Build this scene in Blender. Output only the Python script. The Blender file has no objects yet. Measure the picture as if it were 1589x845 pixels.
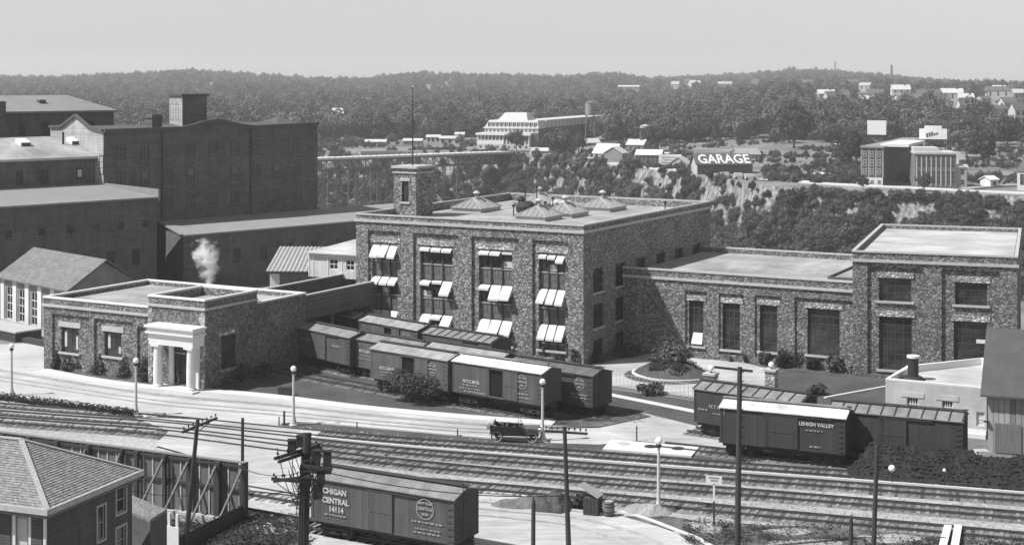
import bpy, math, random
from math import sin, cos, tan, atan2, pi, sqrt, radians, hypot
from mathutils import Vector, Matrix, noise
random.seed(7)
S = bpy.context.scene
COL = S.collection

# ------------------------------------------------------------------ camera
CAM_H, FOC, CX, HY = 28.0, 2340.0, 794.5, 125.0      # eye height, focal length and horizon in photo pixels
cam = bpy.data.cameras.new('camera')
camo = bpy.data.objects.new('camera', cam)
COL.objects.link(camo)
camo.location = (0, 0, CAM_H)
camo.rotation_euler = (pi / 2, 0, 0)
cam.sensor_width = 36
cam.lens = FOC / 1589 * 36
cam.shift_y = -(422.5 - HY) / 1589
cam.clip_start = 0.5
cam.clip_end = 12000
S.camera = camo

# ------------------------------------------------------------------ sky, sun, exposure
SUN = Vector((1.36, 0.386, -1.83)).normalized()
wd = bpy.data.worlds.new('World')
S.world = wd
wd.use_nodes = True
wn = wd.node_tree.nodes
wl = wd.node_tree.links
bg = wn['Background']
sky = wn.new('ShaderNodeTexSky')
sky.sky_type = 'NISHITA'
sky.sun_disc = False
sky.sun_elevation = math.asin(-SUN.z)
sky.sun_rotation = atan2(-SUN.x, -SUN.y)
sky.dust_density = 0.4
sky.air_density = 1.5
sky.ozone_density = 1.0
bw = wn.new('ShaderNodeRGBToBW')
wl.new(sky.outputs[0], bw.inputs[0])
wl.new(bw.outputs[0], bg.inputs[0])
bg.inputs[1].default_value = 0.086
sun = bpy.data.lights.new('sun', 'SUN')
sun.energy = 5.0
sun.angle = radians(0.5)
suno = bpy.data.objects.new('sun', sun)
COL.objects.link(suno)
suno.rotation_euler = SUN.to_track_quat('-Z', 'Y').to_euler()
suno.location = (-100, -40, 150)
S.view_settings.view_transform = 'Standard'
S.view_settings.look = 'None'
S.view_settings.gamma = 1
S.view_settings.use_curve_mapping = False
S.view_settings.exposure = 0.28
S.cycles.volume_bounces = 6


# ------------------------------------------------------------------ helpers
def GP(px, py, z=0.0):
    """world point seen at photo pixel (px,py) at height z"""
    Y = (CAM_H - z) * FOC / (py - HY)
    return Vector(((px - CX) / FOC * Y, Y, z))


def AT(px, py, Y):
    return Vector(((px - CX) / FOC * Y, Y, CAM_H - (py - HY) * Y / FOC))


class Fr:
    """local frame of a building: origin, heading of its front"""
    def __init__(s, x, y, deg):
        s.x, s.y, s.a = x, y, radians(deg)
        s.c, s.s = cos(s.a), sin(s.a)

    def w(s, u, v, z=0.0):
        return Vector((s.x + u * s.c - v * s.s, s.y + u * s.s + v * s.c, z))

    def U(s, px, v=0.0):                     # u on the plane v at picture column px
        r = (px - CX) / FOC
        ax, ay = s.x - v * s.s, s.y + v * s.c
        return (r * ay - ax) / (s.c - r * s.s)

    def V(s, px, u=0.0):
        r = (px - CX) / FOC
        ax, ay = s.x + u * s.c, s.y + u * s.s
        return (r * ay - ax) / (-s.s - r * s.c)

    def Z(s, u, v, py):
        return CAM_H - (py - HY) * s.w(u, v).y / FOC

    def empty(s, name, label, cat, group=None, u=0, v=0):
        return thing(name, label, cat, s.w(u, v), s.a, group)


def tag(o, label=None, cat=None, group=None, kind=None):
    if label: o['label'] = label
    if cat: o['category'] = cat
    if group: o['group'] = group
    if kind: o['kind'] = kind
    return o


def thing(name, label, cat, loc=(0, 0, 0), rz=0.0, group=None):
    o = bpy.data.objects.new(name, None)
    COL.objects.link(o)
    o.empty_display_size = 0.3
    o.location = loc
    o.rotation_euler = (0, 0, rz)
    return tag(o, label, cat, group)


def link(name, mesh, parent=None, M=None):
    o = bpy.data.objects.new(name, mesh)
    COL.objects.link(o)
    if parent: o.parent = parent
    if M is not None: o.matrix_local = M
    return o


def T(x, y, z, rz=0.0, s=1.0):
    return Matrix.Translation((x, y, z)) @ Matrix.Rotation(rz, 4, 'Z') @ Matrix.Diagonal((s, s, s, 1))


def dup(root, loc=None, rz=None, label=None, group=None):
    def cp(o, par):
        c = o.copy()
        COL.objects.link(c)
        if par: c.parent = par
        for ch in o.children: cp(ch, c)
        return c
    r = cp(root, None)
    if loc is not None: r.location = loc
    if rz is not None: r.rotation_euler = (0, 0, rz)
    if label: r['label'] = label
    if group: r['group'] = group
    return r


class MB:
    def __init__(s):
        s.v, s.f, s.M = [], [], None

    def add(s, vs, fs):
        n = len(s.v)
        for p in vs:
            p = Vector(p)
            s.v.append(s.M @ p if s.M is not None else p)
        for f in fs: s.f.append([n + i for i in f])

    def box(s, x0, x1, y0, y1, z0, z1):
        s.add([(x0, y0, z0), (x1, y0, z0), (x1, y1, z0), (x0, y1, z0), (x0, y0, z1), (x1, y0, z1), (x1, y1, z1), (x0, y1, z1)],
              [(3, 2, 1, 0), (4, 5, 6, 7), (0, 1, 5, 4), (1, 2, 6, 5), (2, 3, 7, 6), (3, 0, 4, 7)])
        return s

    def cbox(s, c, sx, sy, sz):
        return s.box(c[0] - sx / 2, c[0] + sx / 2, c[1] - sy / 2, c[1] + sy / 2, c[2] - sz / 2, c[2] + sz / 2)

    def poly(s, pts):
        s.add(pts, [list(range(len(pts)))])
        return s

    def hexa(s, b, t):                      # four bottom and four top corners
        s.add(list(b) + list(t), [(3, 2, 1, 0), (4, 5, 6, 7), (0, 1, 5, 4), (1, 2, 6, 5), (2, 3, 7, 6), (3, 0, 4, 7)])
        return s

    def prism(s, pl, z0, z1):
        n = len(pl)
        vs = [(p[0], p[1], z0) for p in pl] + [(p[0], p[1], z1) for p in pl]
        s.add(vs, [list(range(n))[::-1], list(range(n, 2 * n))] + [(i, (i + 1) % n, n + (i + 1) % n, n + i) for i in range(n)])
        return s

    def xprism(s, pl, x0, x1):              # profile in (y,z) swept along x
        n = len(pl)
        vs = [(x0, p[0], p[1]) for p in pl] + [(x1, p[0], p[1]) for p in pl]
        s.add(vs, [list(range(n)), list(range(n, 2 * n))[::-1]] + [(i, n + i, n + (i + 1) % n, (i + 1) % n) for i in range(n)])
        return s

    def tube(s, p, q, r0, r1=None, n=8, cap=True):
        p, q = Vector(p), Vector(q)
        r1 = r0 if r1 is None else r1
        d = (q - p).normalized()
        a = d.orthogonal().normalized()
        b = d.cross(a)
        vs = []
        for c, r in ((p, r0), (q, r1)):
            for i in range(n):
                t = 2 * pi * i / n
                vs.append(c + a * (r * cos(t)) + b * (r * sin(t)))
        fs = [(i, (i + 1) % n, n + (i + 1) % n, n + i) for i in range(n)]
        if cap: fs += [list(range(n))[::-1], list(range(n, 2 * n))]
        s.add(vs, fs)
        return s

    def beam(s, p, q, w, h):                # rectangular bar from p to q
        p, q = Vector(p), Vector(q)
        d = (q - p).normalized()
        a = d.cross(Vector((0, 0, 1)))
        a = a.normalized() if a.length > 1e-4 else Vector((1, 0, 0))
        b = a.cross(d)
        o = [-a * w / 2 - b * h / 2, a * w / 2 - b * h / 2, a * w / 2 + b * h / 2, -a * w / 2 + b * h / 2]
        s.hexa([p + k for k in o], [q + k for k in o])
        return s

    def lathe(s, prof, n=16, c=(0, 0, 0)):
        vs, fs = [], []
        for r, z in prof:
            for i in range(n):
                t = 2 * pi * i / n
                vs.append((c[0] + r * cos(t), c[1] + r * sin(t), c[2] + z))
        for k in range(len(prof) - 1):
            for i in range(n):
                j = (i + 1) % n
                fs.append((k * n + i, k * n + j, (k + 1) * n + j, (k + 1) * n + i))
        fs += [list(range(n))[::-1], [(len(prof) - 1) * n + i for i in range(n)]]
        s.add(vs, fs)
        return s

    def wall(s, u0, u1, z0, z1, ops, t):    # wall sheet on y=0 facing -y with openings and reveals of depth t
        us = sorted({u0, u1, *[min(max(o[k], u0), u1) for o in ops for k in (0, 1)]})
        zs = sorted({z0, z1, *[min(max(o[k], z0), z1) for o in ops for k in (2, 3)]})
        for i in range(len(us) - 1):
            for j in range(len(zs) - 1):
                a, b, c, d = us[i], us[i + 1], zs[j], zs[j + 1]
                m, n_ = (a + b) / 2, (c + d) / 2
                if any(o[0] < m < o[1] and o[2] < n_ < o[3] for o in ops): continue
                s.poly([(a, 0, c), (b, 0, c), (b, 0, d), (a, 0, d)])
        for a, b, c, d in ops:
            s.poly([(a, 0, c), (a, 0, d), (a, t, d), (a, t, c)])
            s.poly([(b, 0, d), (b, 0, c), (b, t, c), (b, t, d)])
            s.poly([(a, 0, d), (b, 0, d), (b, t, d), (a, t, d)])
            s.poly([(b, 0, c), (a, 0, c), (a, t, c), (b, t, c)])
        return s

    def mesh(s, name, mat, smooth=False):
        me = bpy.data.meshes.new(name)
        me.from_pydata([tuple(p) for p in s.v], [], s.f)
        me.materials.append(mat)
        if smooth: me.shade_smooth()
        me.update()
        return me

    def obj(s, name, mat, parent=None, M=None, smooth=False):
        return link(name, s.mesh(name, mat, smooth), parent, M)


# ------------------------------------------------------------------ materials (all greys: a black-and-white photograph)
MATS = {}


def mat(name, g, var=0.18, sc=1.5, rough=0.85, bump=0.0, bsc=None, stretch=None, spec=0.3, big=0.0, bigsc=0.06, metal=0.0, each=0.0):
    if name in MATS: return MATS[name]
    m = bpy.data.materials.new(name)
    m.use_nodes = True
    nt = m.node_tree
    n, l = nt.nodes, nt.links
    b = n['Principled BSDF']
    b.inputs['Roughness'].default_value = rough
    b.inputs['Specular IOR Level'].default_value = spec
    b.inputs['Metallic'].default_value = metal
    tc = n.new('ShaderNodeTexCoord')
    mp = n.new('ShaderNodeMapping')
    l.new(tc.outputs['Object'], mp.inputs[0])
    if stretch: mp.inputs['Scale'].default_value = stretch
    nz = n.new('ShaderNodeTexNoise')
    nz.inputs['Scale'].default_value = sc
    nz.inputs['Detail'].default_value = 6
    nz.inputs['Roughness'].default_value = 0.65
    l.new(mp.outputs[0], nz.inputs['Vector'])
    mr = n.new('ShaderNodeMapRange')
    mr.inputs[1].default_value = 0.25
    mr.inputs[2].default_value = 0.75
    mr.inputs[3].default_value = g * (1 - var)
    mr.inputs[4].default_value = g * (1 + var)
    l.new(nz.outputs[0], mr.inputs[0])
    out = mr.outputs[0]
    if big:
        nb = n.new('ShaderNodeTexNoise')
        nb.inputs['Scale'].default_value = bigsc
        nb.inputs['Detail'].default_value = 4
        l.new(tc.outputs['Object'], nb.inputs['Vector'])
        mb_ = n.new('ShaderNodeMapRange')
        mb_.inputs[1].default_value = 0.3
        mb_.inputs[2].default_value = 0.7
        mb_.inputs[3].default_value = 1 - big
        mb_.inputs[4].default_value = 1 + big
        l.new(nb.outputs[0], mb_.inputs[0])
        mu = n.new('ShaderNodeMath')
        mu.operation = 'MULTIPLY'
        l.new(out, mu.inputs[0])
        l.new(mb_.outputs[0], mu.inputs[1])
        out = mu.outputs[0]
    if each:                                            # every plant or plank has a tone of its own
        oi = n.new('ShaderNodeObjectInfo')
        me_ = n.new('ShaderNodeMapRange')
        me_.inputs[3].default_value, me_.inputs[4].default_value = 1 - each, 1 + each
        l.new(oi.outputs['Random'], me_.inputs[0])
        mu = n.new('ShaderNodeMath')
        mu.operation = 'MULTIPLY'
        l.new(out, mu.inputs[0])
        l.new(me_.outputs[0], mu.inputs[1])
        out = mu.outputs[0]
    l.new(out, b.inputs['Base Color'])
    if bump:
        bp = n.new('ShaderNodeBump')
        bp.inputs['Strength'].default_value = bump
        bp.inputs['Distance'].default_value = 0.06
        nb = n.new('ShaderNodeTexNoise')
        nb.inputs['Scale'].default_value = bsc or sc * 3
        nb.inputs['Detail'].default_value = 4
        l.new(mp.outputs[0], nb.inputs['Vector'])
        l.new(nb.outputs[0], bp.inputs['Height'])
        l.new(bp.outputs[0], b.inputs['Normal'])
    MATS[name] = m
    return m


def stone_mat(name, lo, hi, sc, mortar):
    m = bpy.data.materials.new(name)
    m.use_nodes = True
    nt = m.node_tree
    n, l = nt.nodes, nt.links
    b = n['Principled BSDF']
    b.inputs['Roughness'].default_value = 0.9
    tc = n.new('ShaderNodeTexCoord')
    mp = n.new('ShaderNodeMapping')
    mp.inputs['Scale'].default_value = (1, 1, 1.35)
    l.new(tc.outputs['Object'], mp.inputs[0])
    v1 = n.new('ShaderNodeTexVoronoi')
    v1.inputs['Scale'].default_value = sc
    v2 = n.new('ShaderNodeTexVoronoi')
    v2.feature = 'DISTANCE_TO_EDGE'
    v2.inputs['Scale'].default_value = sc
    for v in (v1, v2): l.new(mp.outputs[0], v.inputs['Vector'])
    sp = n.new('ShaderNodeSeparateColor')
    l.new(v1.outputs['Color'], sp.inputs[0])
    mr = n.new('ShaderNodeMapRange')
    mr.inputs[3].default_value = lo
    mr.inputs[4].default_value = hi
    pw = n.new('ShaderNodeMath')
    pw.operation = 'POWER'
    pw.inputs[1].default_value = 1.5
    l.new(sp.outputs[0], pw.inputs[0])
    l.new(pw.outputs[0], mr.inputs[0])
    nz = n.new('ShaderNodeTexNoise')
    nz.inputs['Scale'].default_value = 9
    nz.inputs['Detail'].default_value = 5
    l.new(tc.outputs['Object'], nz.inputs['Vector'])
    nm = n.new('ShaderNodeMapRange')
    nm.inputs[1].default_value = 0.3
    nm.inputs[2].default_value = 0.7
    nm.inputs[3].default_value = 0.7
    nm.inputs[4].default_value = 1.3
    l.new(nz.outputs[0], nm.inputs[0])
    mu = n.new('ShaderNodeMath')
    mu.operation = 'MULTIPLY'
    l.new(mr.outputs[0], mu.inputs[0])
    l.new(nm.outputs[0], mu.inputs[1])
    nb = n.new('ShaderNodeTexNoise')
    nb.inputs['Scale'].default_value = 0.35
    nb.inputs['Detail'].default_value = 5
    l.new(tc.outputs['Object'], nb.inputs['Vector'])
    nbm = n.new('ShaderNodeMapRange')
    nbm.inputs[1].default_value, nbm.inputs[2].default_value = 0.3, 0.7
    nbm.inputs[3].default_value, nbm.inputs[4].default_value = 0.78, 1.22
    l.new(nb.outputs[0], nbm.inputs[0])
    mu2 = n.new('ShaderNodeMath')
    mu2.operation = 'MULTIPLY'
    l.new(mu.outputs[0], mu2.inputs[0])
    l.new(nbm.outputs[0], mu2.inputs[1])
    mu = mu2
    edge = n.new('ShaderNodeMapRange')
    edge.inputs[1].default_value = 0.03
    edge.inputs[2].default_value = 0.09
    l.new(v2.outputs['Distance'], edge.inputs[0])
    mx = n.new('ShaderNodeMix')
    mx.data_type = 'RGBA'
    l.new(edge.outputs[0], mx.inputs[0])
    mx.inputs[6].default_value = (mortar, mortar, mortar, 1)
    l.new(mu.outputs[0], mx.inputs[7])
    l.new(mx.outputs[2], b.inputs['Base Color'])
    hm = n.new('ShaderNodeMapRange')
    hm.inputs[2].default_value = 0.28
    l.new(v2.outputs['Distance'], hm.inputs[0])
    ad = n.new('ShaderNodeMath')
    ad.operation = 'ADD'
    l.new(hm.outputs[0], ad.inputs[0])
    l.new(sp.outputs[1], ad.inputs[1])
    bp = n.new('ShaderNodeBump')
    bp.inputs['Strength'].default_value = 0.6
    bp.inputs['Distance'].default_value = 0.07
    l.new(ad.outputs[0], bp.inputs['Height'])
    l.new(bp.outputs[0], b.inputs['Normal'])
    MATS[name] = m
    return m


def course_mat(name, g, step, axis=2, var=0.25, dark=0.5, sc=2.0, width=None, rough=0.9, frac=0.18, streak=0.9):
    """flat courses or boards too fine to build: thin dark joints every 'step' metres along an axis, with a random tone per course"""
    m = bpy.data.materials.new(name)
    m.use_nodes = True
    nt = m.node_tree
    n, l = nt.nodes, nt.links
    b = n['Principled BSDF']
    b.inputs['Roughness'].default_value = rough
    tc = n.new('ShaderNodeTexCoord')
    sp = n.new('ShaderNodeSeparateXYZ')
    l.new(tc.outputs['Object'], sp.inputs[0])

    def mth(op, a, bb=None):
        x = n.new('ShaderNodeMath')
        x.operation = op
        for i, q in enumerate((a, bb)):
            if q is None: continue
            if isinstance(q, (int, float)): x.inputs[i].default_value = q
            else: l.new(q, x.inputs[i])
        return x.outputs[0]
    t = mth('DIVIDE', sp.outputs[axis], step)
    fr = mth('FRACT', t)
    fl = mth('FLOOR', t)
    wn_ = n.new('ShaderNodeTexWhiteNoise')
    cb = n.new('ShaderNodeCombineXYZ')
    l.new(fl, cb.inputs[0])
    if width:
        o = 0 if axis != 0 else 1
        l.new(mth('FLOOR', mth('DIVIDE', mth('ADD', sp.outputs[o], mth('MULTIPLY', fl, width * 0.37)), width)), cb.inputs[1])
    l.new(cb.outputs[0], wn_.inputs['Vector'])
    joint = mth('LESS_THAN', fr, frac)
    nz = n.new('ShaderNodeTexNoise')
    nz.inputs['Scale'].default_value = sc
    nz.inputs['Detail'].default_value = 6
    l.new(tc.outputs['Object'], nz.inputs['Vector'])
    mps = n.new('ShaderNodeMapping')
    mps.inputs['Scale'].default_value = (2.2, 2.2, 0.25)
    l.new(tc.outputs['Object'], mps.inputs[0])
    nzs = n.new('ShaderNodeTexNoise')
    nzs.inputs['Scale'].default_value = 1.0
    nzs.inputs['Detail'].default_value = 6
    l.new(mps.outputs[0], nzs.inputs['Vector'])
    a = mth('ADD', mth('MULTIPLY', mth('SUBTRACT', wn_.outputs[0], 0.5), var), mth('ADD', mth('MULTIPLY', mth('SUBTRACT', nz.outputs[0], 0.5), var * 3), mth('MULTIPLY', mth('SUBTRACT', nzs.outputs[0], 0.5), streak)))
    a = mth('MULTIPLY', mth('ADD', a, 1.0), g)
    a = mth('MULTIPLY', a, mth('SUBTRACT', 1.0, mth('MULTIPLY', joint, 1 - dark)))
    l.new(a, b.inputs['Base Color'])
    bp = n.new('ShaderNodeBump')
    bp.inputs['Strength'].default_value = 0.5
    bp.inputs['Distance'].default_value = 0.03
    l.new(mth('MULTIPLY', joint, -1.0), bp.inputs['Height'])
    l.new(bp.outputs[0], b.inputs['Normal'])
    MATS[name] = m
    return m


STONE = stone_mat('rubble_stone', 0.10, 0.48, 4.7, 0.09)
STONE2 = stone_mat('rubble_stone_fine', 0.08, 0.37, 4.8, 0.075)
QUOIN = stone_mat('pale_stone', 0.25, 0.62, 2.6, 0.16)
TRIM = mat('pale_concrete', 0.43, 0.2, 3, 0.8, 0.15)
WHITE = mat('white_paint', 0.68, 0.05, 2, 0.6)
CANVAS = mat('white_canvas', 0.62, 0.16, 2.5, 0.9, 0.1)
ROOFL = mat('light_gravel_roof', 0.31, 0.25, 0.9, 0.95, 0.25, 14, stretch=(1, .35, 1), big=0.25, bigsc=0.22)
ROOFP = mat('pale_tar_roof', 0.42, 0.3, 0.9, 0.9, 0.1, 8, stretch=(0.2, 1.2, 1), big=0.2, bigsc=0.3)
ROOFD = mat('dark_roof', 0.09, 0.2, 1.2, 0.9, 0.2)
SKYL = mat('ribbed_skylight_glass', 0.25, 0.12, 1.5, 0.35)
GLASS = mat('dark_glass', 0.035, 0.9, 1.3, 0.12, spec=0.5, big=0.6, bigsc=0.5)
SPAN = mat('grey_spandrel', 0.13, 0.35, 1.6, 0.6)
SASH = mat('pale_sash', 0.36, 0.1, 3, 0.7)
SASHD = mat('dark_sash', 0.06, 0.1, 3, 0.7)
BLIND = mat('pale_blind', 0.5, 0.1, 2, 0.8)
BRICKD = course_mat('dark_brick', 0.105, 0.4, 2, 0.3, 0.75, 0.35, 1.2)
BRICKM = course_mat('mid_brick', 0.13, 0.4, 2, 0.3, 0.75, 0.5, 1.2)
BRICKLIT = course_mat('sunlit_brick', 0.36, 0.4, 2, 0.2, 0.8, 0.5, 1.2)  # the mill's brick, made paler on faces where sunlight is painted in
MILLROOF = mat('mill_tin_roof', 0.24, 0.12, 0.6, 0.8, 0.1, 4, big=0.1)
SLATE = course_mat('slate_roof', 0.17, 0.35, 1, 0.2, 0.8, 1.0, 0.5)
SHINGLE = course_mat('weathered_shingle', 0.22, 0.16, 2, 0.5, 0.55, 3.0, 0.3, 0.9, 0.3)
TILE = mat('clay_tile', 0.34, 0.25, 3, 0.8)
STUCCO = mat('stained_stucco', 0.45, 0.16, 0.9, 0.9, 0.1, 6, big=0.2, bigsc=0.35)
CLAP = course_mat('clapboard', 0.6, 0.2, 2, 0.08, 0.6, 2.0)
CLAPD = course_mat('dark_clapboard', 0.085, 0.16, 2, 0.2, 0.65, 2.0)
WOOD = mat('weathered_wood', 0.16, 0.35, 2.0, 0.9, 0.3, 10, stretch=(4, 4, 0.4))
WOODL = mat('pale_wood', 0.29, 0.25, 2.0, 0.9, 0.2, 10, stretch=(3, 3, 0.5), each=0.35)
WOODD = mat('dark_wood', 0.05, 0.35, 3.0, 0.9, 0.3, 12, stretch=(5, 5, 0.5))
TIE = mat('creosote_tie', 0.105, 0.5, 1.3, 0.95, 0.3, each=0.45)
RAIL = mat('rail_steel', 0.07, 0.4, 2, 0.45, metal=0.3)
BALLAST = mat('ballast', 0.17, 0.5, 2.6, 0.95, 0.9, 7, big=0.25, bigsc=0.12)
BALLASTL = mat('pale_ballast', 0.36, 0.42, 2.2, 0.95, 0.9, 7, big=0.2, bigsc=0.1)
DIRT = mat('yard_dirt', 0.30, 0.3, 1.0, 0.95, 0.4, 5, big=0.3, bigsc=0.09)
GROUND = mat('cinder_ground', 0.15, 0.35, 1.0, 0.95, 0.5, 5, big=0.3, bigsc=0.05)
YARD = mat('pale_yard_dirt', 0.42, 0.3, 1.0, 0.95, 0.3, 6, stretch=(0.35, 1.2, 1), big=0.22, bigsc=0.12)
ROAD = mat('concrete_road', 0.45, 0.16, 1.0, 0.9, 0.2, 9, stretch=(0.3, 1.1, 1), big=0.2, bigsc=0.16)
WALK = mat('concrete_walk', 0.56, 0.06, 2.0, 0.9, 0.1, 9)
LAWN = mat('lawn', 0.075, 0.4, 2.5, 1.0, 0.9, 8, big=0.25, bigsc=0.25)
WEED = mat('weeds_ground', 0.09, 0.6, 1.6, 1.0, 1.0, 5, big=0.75, bigsc=0.55)
LEAF = mat('leaf', 0.065, 0.45, 0.8, 0.7, spec=0.25, each=0.5)
LEAFL = mat('leaf_pale', 0.095, 0.45, 0.8, 0.7, spec=0.25, each=0.45)
LEAFD = mat('leaf_dark', 0.038, 0.45, 1.2, 0.7, spec=0.25, each=0.4)
BARK = mat('bark', 0.06, 0.3, 3, 0.95)
CARS = {k: course_mat('boxcar_boards_%d' % i, g, 0.16, 0, 0.22, 0.75, 0.8) for i, (k, g) in enumerate((('a', 0.055), ('b', 0.075), ('c', 0.092), ('d', 0.04)))}
CARROOF = {k: mat('boxcar_roof_' + k, g, 0.35, 1.6, 0.8, 0.15, stretch=(.8, .5, 1), big=.2, bigsc=.5) for k, g in (('dark', 0.11), ('mid', 0.21), ('light', 0.29), ('white', 0.58))}
IRON = mat('black_iron', 0.03, 0.3, 2, 0.7)
BLACKP = mat('black_coach_paint', 0.02, 0.2, 2, 0.25, spec=0.5)
COAL = mat('coal', 0.02, 0.6, 2.5, 0.8, 1.0, 5)
LETTER = mat('lettering_paint', 0.42, 0.45, 7, 0.8)
LETTERG = mat('faded_lettering_paint', 0.25, 0.4, 7, 0.8)
GLOBE = mat('opal_globe', 0.9, 0.02, 2, 0.25)
POST = mat('lamp_post_concrete', 0.5, 0.15, 3, 0.85)
CHROME = mat('bright_nickel', 0.5, 0.1, 3, 0.3, metal=0.8)
RUBBER = mat('pale_tyre', 0.30, 0.15, 3, 0.8)
VOID = mat('interior_shade', 0.008, 0.2, 1, 1.0)  # near-black tone that paints the shade inside cars and buildings


# ------------------------------------------------------------------ shared windows
WCACHE = {}


def window(parent, M, w, h, cols=2, rows=2, fr=0.07, sash=None, glass=None, split=None, depth=0.08, name='window'):
    """window frame (part) with its glass as a sub-part; sits on local y=0 facing -y, origin at its bottom left"""
    sash, glass = sash or SASH, glass or GLASS
    key = (round(w, 2), round(h, 2), cols, rows, fr, sash.name, glass.name, split)
    if key not in WCACHE:
        m = MB()
        m.box(0, fr, 0, depth, 0, h).box(w - fr, w, 0, depth, 0, h).box(fr, w - fr, 0, depth, 0, fr).box(fr, w - fr, 0, depth, h - fr, h)
        for i in range(1, cols):
            x = fr + (w - 2 * fr) * i / cols
            m.box(x - fr * .4, x + fr * .4, 0.02, depth, fr, h - fr)
        for j in range(1, rows):
            z = fr + (h - 2 * fr) * j / rows
            m.box(fr, w - fr, 0.025, depth, z - fr * .4, z + fr * .4)
        if split: m.box(fr, w - fr, -0.02, depth, h * split - fr * .7, h * split + fr * .7)
        g = MB().box(fr * .5, w - fr * .5, depth * .7, depth + 0.02, fr * .5, h - fr * .5)
        WCACHE[key] = (m.mesh(name, sash), g.mesh('pane', glass))
    a, b = WCACHE[key]
    o = link(name, a, parent, M)
    link('pane', b, o)
    return o


def text_mesh(s, size, m, bold=0.0, align='CENTER'):
    c = bpy.data.curves.new('lettering', 'FONT')
    c.body = s
    c.size = size
    c.align_x = align
    c.offset = bold
    c.extrude = 0.004
    c.resolution_u = 2
    o = bpy.data.objects.new('lettering', c)
    COL.objects.link(o)
    dg = bpy.context.evaluated_depsgraph_get()
    me = bpy.data.meshes.new_from_object(o.evaluated_get(dg))
    bpy.data.objects.remove(o)
    bpy.data.curves.remove(c)
    me.materials.clear()
    me.materials.append(m)
    return me


def spline(pts, n=6):
    """Catmull-Rom through 2D/3D points"""
    P = [Vector(p) for p in pts]
    P = [P[0] * 2 - P[1]] + P + [P[-1] * 2 - P[-2]]
    out = []
    for i in range(1, len(P) - 2):
        a, b, c, d = P[i - 1:i + 3]
        for k in range(n):
            t = k / n
            out.append(0.5 * (2 * b + (c - a) * t + (2 * a - 5 * b + 4 * c - d) * t * t + (3 * b - a - 3 * c + d) * t ** 3))
    out.append(P[-2])
    return out


# ------------------------------------------------------------------ terrain: one ground sheet, the gorge, the far bank and the hills
def lerp_tab(tab, x):
    if x <= tab[0][0]: return tab[0][1]
    for (a, b), (c, d) in zip(tab, tab[1:]):
        if x <= c: return b + (d - b) * (x - a) / (c - a)
    return tab[-1][1]


NEAR_RIM = [(-60, 330), (-20, 310), (-9, 275), (-5, 240), (0, 216), (6, 202), (12, 200), (20, 202), (30, 215), (60, 260)]
FAR_RIM = [(-60, 760), (-30, 700), (-12, 640), (-7, 608), (-1, 578), (0.5, 566), (3, 512), (3.7, 494), (6.5, 459), (7.6, 440), (9.4, 407), (13, 392), (18.8, 386), (25, 382), (60, 400)]


def near_rim(p): return lerp_tab(NEAR_RIM, p)
def far_rim(p): return lerp_tab(FAR_RIM, p)


RIDGE = [(-600, 122), (-200, 119), (0, 119), (100, 119), (160, 115), (235, 113), (280, 108.5), (350, 113), (470, 120), (560, 122), (600, 117), (640, 112), (720, 114), (800, 116), (860, 117), (960, 112), (1010, 119), (1100, 117), (1190, 112), (1240, 107.5), (1300, 111), (1345, 114), (1400, 119), (1440, 122), (1480, 126), (1589, 127), (2000, 122), (2600, 120)]


def hill(x, y):
    r = hypot(x, y)
    p = math.degrees(atan2(x, y))
    rr = far_rim(p)
    base = lerp_tab([(rr, 0), (rr + 150, 1.0), (900, 3), (1300, 6), (2000, 8), (6500, 8)], r) if r > rr else 0
    bump = 0.0
    if p > 6 and r > rr + 150:
        base += lerp_tab([(560, 0), (800, 6), (1000, 9), (1300, 9), (1900, 3), (2200, 0)], r) * min(1, (p - 6) / 4)
    if r > 1300:                                       # the far ridge, as high as its skyline stands
        k = max(0, min(1, (r - 1300) / 900)) * max(0, min(1, (4200 - r) / 1500))
        top = lerp_tab(RIDGE, CX + tan(radians(max(-50, min(50, p)))) * FOC)
        rz = CAM_H + (HY - top) * 2400 / FOC - 12
        base = base * (1 - k) + rz * k
        bump = k * (3 * noise.noise((x / 260, y / 400, 3.3)) + 1.5 * noise.noise((x / 90, y / 160, 7.7)))
    return base + bump


def gorge_z(x, y):
    """ground height anywhere"""
    r = hypot(x, y)
    p = math.degrees(atan2(x, y))
    a, b = near_rim(p), far_rim(p)
    if r <= a: return 0.0
    if r >= b: return hill(x, y)
    d1, d2 = r - a, b - r
    za = lerp_tab([(0, 0), (6, -16), (30, -40), (50, -46)], d1)
    w = 1.5 * noise.noise((x / 14, y / 14, 0))
    zb = lerp_tab([(0, 0), (4, -5), (9, -12), (30, -24), (70, -46)], d2 + w * 2 if d2 > 2 else d2)
    return max(za, zb, -46)


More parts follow.
